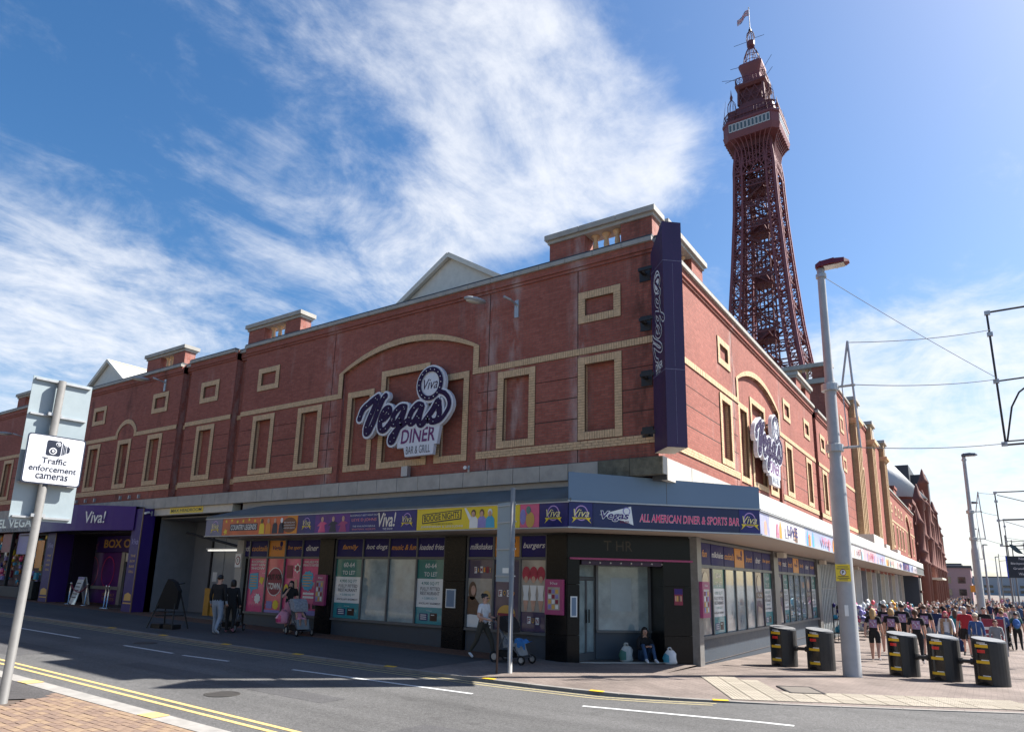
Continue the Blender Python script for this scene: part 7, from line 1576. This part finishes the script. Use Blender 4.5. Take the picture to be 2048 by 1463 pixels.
person('man in a black jacket and pale jeans standing with his back turned', (-13.5, -3.0), R(205), 1.76, 'black', 'ldenim', ('dark', 'short'), 0, sleeve='long', stride=.25, group=G3_, bulk=1.06)
person('woman in black with pink shoes beside the man in pale jeans', (-13.75, -2.35), R(225), 1.62, 'black', 'black', ('dark', 'bob'), 0, sleeve='long', stride=.15, shoes='pinkc', group=G3_)
person('woman in a black dress with a hand to her mouth by the pink posters', (-12.9, -.75), R(35), 1.63, 'black', 'pinkc', ('dark', 'long'), 2, leg='skirt', stride=.12, arms=('mouth', 'push'), shoes='cream', group=G3_, bulk=1.06)
person('woman in a white shirt and sunglasses walking with a pushchair at the corner', (-4.62, -1.25), R(88), 1.60, 'white', 'khaki', ('dark', 'bun'), 0, stride=.68, arms=('push', 'push'), extra='shades', group=G3_)
person('man in white shirt and shorts walking into the box office', (-24.9, .25), R(150), 1.72, 'white', 'grey', ('grey', 'short'), 2, leg='shorts', stride=.35, shoes='black', group=G3_, z=zg(-24.9, 0)+.03)
pS = FD.p(2.28, 0, .55)
person('woman with long dark hair sitting on the shop step in blue jeans', (pS.x, pS.y), R(42), 1.62, 'black', 'bdenim', ('dark', 'long'), 0, sleeve='long', pose='sit', arms=('knee', 'knee'), group=G3_, z=zg(-1.5, 1)+.02)

# ================================================================ PUSHCHAIRS AND BAGS
def pram(label, x, y, th, hood, seat, child=False):
    t = thing('pushchair', label, 'pushchair', (x, y, zg(x, y)), th, 'pushchairs'); local(t)
    mb = MB(); FRM = M('pram_frame', (.12, .12, .13), .35, .6, var=.1)
    for s_ in (-.22, .22): mb.path([(s_, .5, 1.03), (s_, .36, .92), (s_, -.1, .42), (s_, -.42, .16)], .016, 7); mb.path([(s_, .12, .62), (s_, .38, .15)], .016, 7); mb.path([(s_, -.2, .35), (s_, .3, .32)], .012, 6)
    mb.path([(-.22, .5, 1.03), (.22, .5, 1.03)], .02, 8); mb.path([(-.22, .38, .15), (.22, .38, .15)], .012); mb.path([(-.22, -.42, .16), (.22, -.42, .16)], .012); mb.build('frame', FRM, t)
    for sx in (-.25, .25):
        for yy, r_ in ((-.42, .11), (.38, .14)):
            mb = MB(); n_ = 16
            for i in range(n_):
                a, b = 2*math.pi*i/n_, 2*math.pi*(i+1)/n_; mb.tube((sx, yy+r_*math.cos(a)*.88, r_+r_*math.sin(a)*.88), (sx, yy+r_*math.cos(b)*.88, r_+r_*math.sin(b)*.88), .02, 6)
            w_ = mb.build('wheel', BLACK, t, True); mb = MB(); mb.tube((sx-.015, yy, r_), (sx+.015, yy, r_), r_*.55, 12); mb.build('hub', GREYS, w_)
    mb = MB(); mb.hexa([(-.2, -.25, .42), (.2, -.25, .42), (.2, .15, .36), (-.2, .15, .36), (-.2, -.25, .5), (.2, -.25, .5), (.2, .12, .44), (-.2, .12, .44)]); mb.hexa([(-.2, .08, .4), (.2, .08, .4), (.2, .14, .4), (-.2, .14, .4), (-.19, .26, .92), (.19, .26, .92), (.19, .32, .9), (-.19, .32, .9)]); mb.hexa([(-.2, -.34, .2), (.2, -.34, .2), (.2, -.28, .2), (-.2, -.28, .2), (-.2, -.25, .44), (.2, -.25, .44), (.2, -.2, .44), (-.2, -.2, .44)]); mb.build('seat', seat, t)
    mb = MB()
    for i in range(7):
        a, b = R(-10)+R(130)*i/7, R(-10)+R(130)*(i+1)/7; c_ = Vector((0, .12, .78)); P_ = lambda ang_, s_: c_+Vector((s_*.23, -.3*math.cos(ang_)+.12, .34*math.sin(ang_)))
        mb.face([P_(a, -1), P_(a, 1), P_(b, 1), P_(b, -1)])
        for s_ in (-1, 1): mb.face([P_(a, s_), P_(b, s_), c_+Vector((s_*.23, .1, 0))])
    mb.build('hood', hood, t); mb = MB(); mb.hexa([(-.18, -.15, .14), (.18, -.15, .14), (.18, .3, .14), (-.18, .3, .14), (-.2, -.2, .3), (.2, -.2, .3), (.2, .34, .3), (-.2, .34, .3)]); mb.build('basket', C['black'], t)
    if child:
        c_ = thing('person', 'small child in pink sitting in the pushchair by the pink posters', 'person', t.location+Vector((0, 0, .4)), th, 'small children'); local(c_)
        mb = MB(); mb.ball((0, .08, .18), .11, .09, .17, 10, 7, 0); mb.ball((0, .06, .43), .085, .09, .1, 12, 9, 1)
        for s_ in (-1, 1): mb.tube((s_*.06, .02, .1), (s_*.09, -.24, .1), .05, 8, .04, 0); mb.tube((s_*.09, -.24, .1), (s_*.09, -.28, -.1), .04, 8, .03, 1); mb.tube((s_*.1, .06, .28), (s_*.14, -.1, .14), .035, 8, .025, 1); mb.ball((s_*.03, -.02, .44), .01, n=6, k=4, m=2)
        mb.build('body', [C['pinkc'], SK[2], EYE], c_, True); mb = MB(); mb.ball((0, .085, .46), .09, .085, .095, 10, 7); mb.build('hair', HR['brown'], c_, True)
    return t
pram('grey striped pushchair with a child, by the pink posters', -12.0, -1.05, R(75), M('hood_grey_stripe', (.3, .3, .33), .8, var=.4, scale=14), C['grey'], True)
pram('black pushchair with a bright blue blanket at the corner', -3.72, -1.2, R(90), C['black'], C['grey'], False)
pram('dark pushchair in front of the couple', -14.15, -2.0, R(215), C['black'], C['grey'])
pram('dark pushchair pushed by the woman in navy', 6.75, 22.1, AW, C['black'], C['black'])
bl = thing('blanket', 'bright blue blanket hanging over the black pushchair', 'blanket', (-3.42, -1.2, zg(-3, 0)+.5)); local(bl)
mb = MB()
for i in range(8):
    for j in range(4):
        P_ = lambda a, b: Vector((-.12+.3*a/8, -.18+.36*b/4, .1-.07*(a/8)+.02*math.sin(a*1.3+b)))
        mb.face([P_(i, j), P_(i+1, j), P_(i+1, j+1), P_(i, j+1)]); 
        if j == 0: mb.face([P_(i, 0), P_(i+1, 0), P_(i+1, 0)+Vector((.02, -.02, -.14-.03*math.sin(i))), P_(i, 0)+Vector((0, -.02, -.14-.03*math.sin(i)))])
mb.build('cloth', M('blanket_blue', (.03, .16, .4), .9, var=.15, scale=8), bl, True)
def bag(label, x, y, z, w, h, mat, mat2, th=0):
    t = thing('carrier_bag', label, 'bag', (x, y, z), th, 'shopping bags'); local(t)
    mb = MB(); prof = [(.0, 0), (.42, .0), (.5, .12), (.52, .4), (.46, .66), (.3, .84), (.16, .95), (.2, 1.02)]; n_ = 14
    for i in range(n_):
        a = 2*math.pi*i/n_
        for j, (r_, q) in enumerate(prof): jt = 1+.16*math.sin(3*a+j*1.7)+rnd.uniform(-.08, .08); mb.v.append((w*r_*jt*math.cos(a), w*.62*r_*jt*math.sin(a), h*q+(.03*math.sin(2*a+1) if q > .5 else 0)))
    k_ = len(prof)
    for i in range(n_):
        for j in range(k_-1): ii = (i+1) % n_; mb.f.append((i*k_+j, ii*k_+j, ii*k_+j+1, i*k_+j+1)); mb.m.append(1 if (j in (2, 3) and i % 7 < 3) else 0)
    mb.build('bag_body', [mat, mat2], t, True); mb = MB()
    for s_ in (-.06, .06): mb.path([(-w*.12, s_*.4, h*.97), (-w*.1, s_*.7, h*1.12), (w*.06, s_*.8, h*1.14), (w*.1, s_*.4, h*.98)], .011, 6)
    mb.build('handles', mat, t)
zs_ = zg(-1.5, 1)+.02
q = FD.p(1.72, 0, .35); bag('pale carrier bag with handles left of the sitting woman', q.x, q.y, zs_, .36, .42, M('bag_pale', (.42, .44, .42), .7, var=.2), M('bag_green', (.06, .18, .15), .7), R(44)); q = FD.p(2.75, 0, -.12); bag('white and blue plastic bag right of the sitting woman', q.x, q.y, zs_, .34, .36, M('bag_white', (.6, .62, .64), .5, var=.2), M('bag_blue', (.05, .3, .42), .5), R(30))
bag('pink carrier bag hanging from the grey striped pushchair', -12.62, -1.2, zg(-12.7, 0)+.32, .4, .4, C['pinkc'], MAG, R(40)); bag('dark carrier bag held by the pink-haired woman', 5.3, 12.6, zg(5.3, 12.6)+.3, .3, .42, C['navy'], SKYB, 0)

# ================================================================ FAR CROWD, VEHICLES
mb = MB(); cols = [C['black'], C['white'], C['navy'], C['grey'], C['black'], C['bdenim'], C['pinkc'], C['cream'], C['denim'], SK[0], HR['dark'], HR['brown']]
for i in range(150):
    y = 26+rnd.random()**1.3*130; x = rnd.uniform(1.6, 6.2) if rnd.random() < .7 else rnd.uniform(6.2, 11.5)
    if y < 42 and x > 5.6: y += 22
    z = zg(x, y); h = rnd.uniform(1.5, 1.82); a, b = rnd.randrange(9), rnd.choice([0, 2, 3, 8, 8])
    mb.lathe([(.12, .84), (.17, .95), (.16, 1.1), (.2, 1.36), (.1, 1.45), (.05, 1.5)], 8, (x, y, z+h-1.7), a, 1, .65); st = rnd.uniform(-.15, .15)
    for s_ in (-1, 1): mb.tube((x+s_*.08, y, z+.9), (x+s_*.09, y+s_*st, z+.04), .085, 6, .05, b); mb.tube((x+s_*.21, y, z+h-.32), (x+s_*.26, y-s_*st, z+h-.86), .055, 5, .035, a if rnd.random() < .5 else 9)
    mb.ball((x, y, z+h-.11), .085, .095, .115, 8, 6, 9); mb.ball((x, y+.015, z+h-.08), .09, .095, .1, 8, 6, rnd.choice([10, 11, 11]))
crowd = mb.build('distant_crowd', cols, None, True); tag(crowd, 'dense crowd of people far along the promenade', 'crowd', kind='stuff')
def vehicle(label, x, y, th, L_v, W_v, H_v, col, van):
    t = thing('van' if van else 'car', label, 'van' if van else 'car', (x, y, zg(x, y)-.1), th, 'vehicles on the promenade road'); local(t)
    pr = [(-L_v/2, .35), (L_v/2, .35), (L_v/2, .95), (L_v*.42, 1.0), (L_v*.28, H_v), (-L_v*.47, H_v), (-L_v/2, 1.0)] if van else [(-L_v/2, .3), (L_v/2, .3), (L_v/2, .72), (L_v*.25, .9), (L_v*.08, H_v), (-L_v*.28, H_v), (-L_v*.45, .95), (-L_v/2, .85)]
    mb = MB(); mb.prism(pr, lambda a, z: (-W_v/2, a, z), lambda a, z: (W_v/2, a, z)); mb.build('body', M('paint_'+str(col), col, .3, var=.03, coat=.6), t)
    mb = MB(); mb.face([(-W_v*.42, -L_v/2-.01, 1.05), (W_v*.42, -L_v/2-.01, 1.05), (W_v*.4, -L_v*.475-.01, H_v-.15), (-W_v*.4, -L_v*.475-.01, H_v-.15)] if van else [(-W_v*.42, -L_v*.45-.01, .97), (W_v*.42, -L_v*.45-.01, .97), (W_v*.38, -L_v*.3-.01, H_v-.08), (-W_v*.38, -L_v*.3-.01, H_v-.08)]); mb.build('rear_window', GLASSD, t)
    for s_ in (-1, 1):
        mb = MB(); mb.face([(s_*(W_v/2+.005), -L_v*.2, .98), (s_*(W_v/2+.005), L_v*.2, .98), (s_*(W_v/2+.005), L_v*.08, H_v-.1), (s_*(W_v/2+.005), -L_v*.2, H_v-.1)]); mb.build('side_window', GLASSD, t)
        mb = MB(); mb.box(s_*W_v*.4-.1, s_*W_v*.4+.1, -L_v/2-.03, -L_v/2, .75, .95); mb.build('tail_light', BRE, t)
        for yy in (-L_v*.3, L_v*.3): mb = MB(); mb.tube((s_*(W_v/2-.12), yy, .33), (s_*(W_v/2+.02), yy, .33), .33, 16); w_ = mb.build('wheel', BLACK, t); mb = MB(); mb.tube((s_*(W_v/2+.021), yy, .33), (s_*(W_v/2+.03), yy, .33), .18, 12); mb.build('rim', GREYS, w_)
vehicle('pale van seen from behind near the right edge of the road', 10.6, 68, 0, 4.9, 1.95, 2.1, (.4, .43, .45), True)
for i, (x, y, c_) in enumerate([(12.5, 90, (.5, .5, .5)), (14.5, 96, (.3, .02, .03)), (10.6, 118, (.05, .06, .1)), (16.2, 130, (.55, .56, .58)), (13.5, 150, (.1, .1, .11))]): vehicle(['grey car beyond the pale van', 'red car beyond the pale van', 'dark blue car far down the road', 'white car far down the road', 'black car farthest down the road'][i], x, y, 0, 4.3, 1.8, 1.45, c_, False)

for n_ in ('magenta_print', 'pink_red_print', 'teal_print', 'light_teal_print', 'white_print', 'dusk_print', 'grey_photo_print'):   # prints sit behind or on glossy glass
    MT[n_].node_tree.nodes['Principled BSDF'].inputs['Coat Weight'].default_value = .8
bpy.data.scenes.remove(TMP)
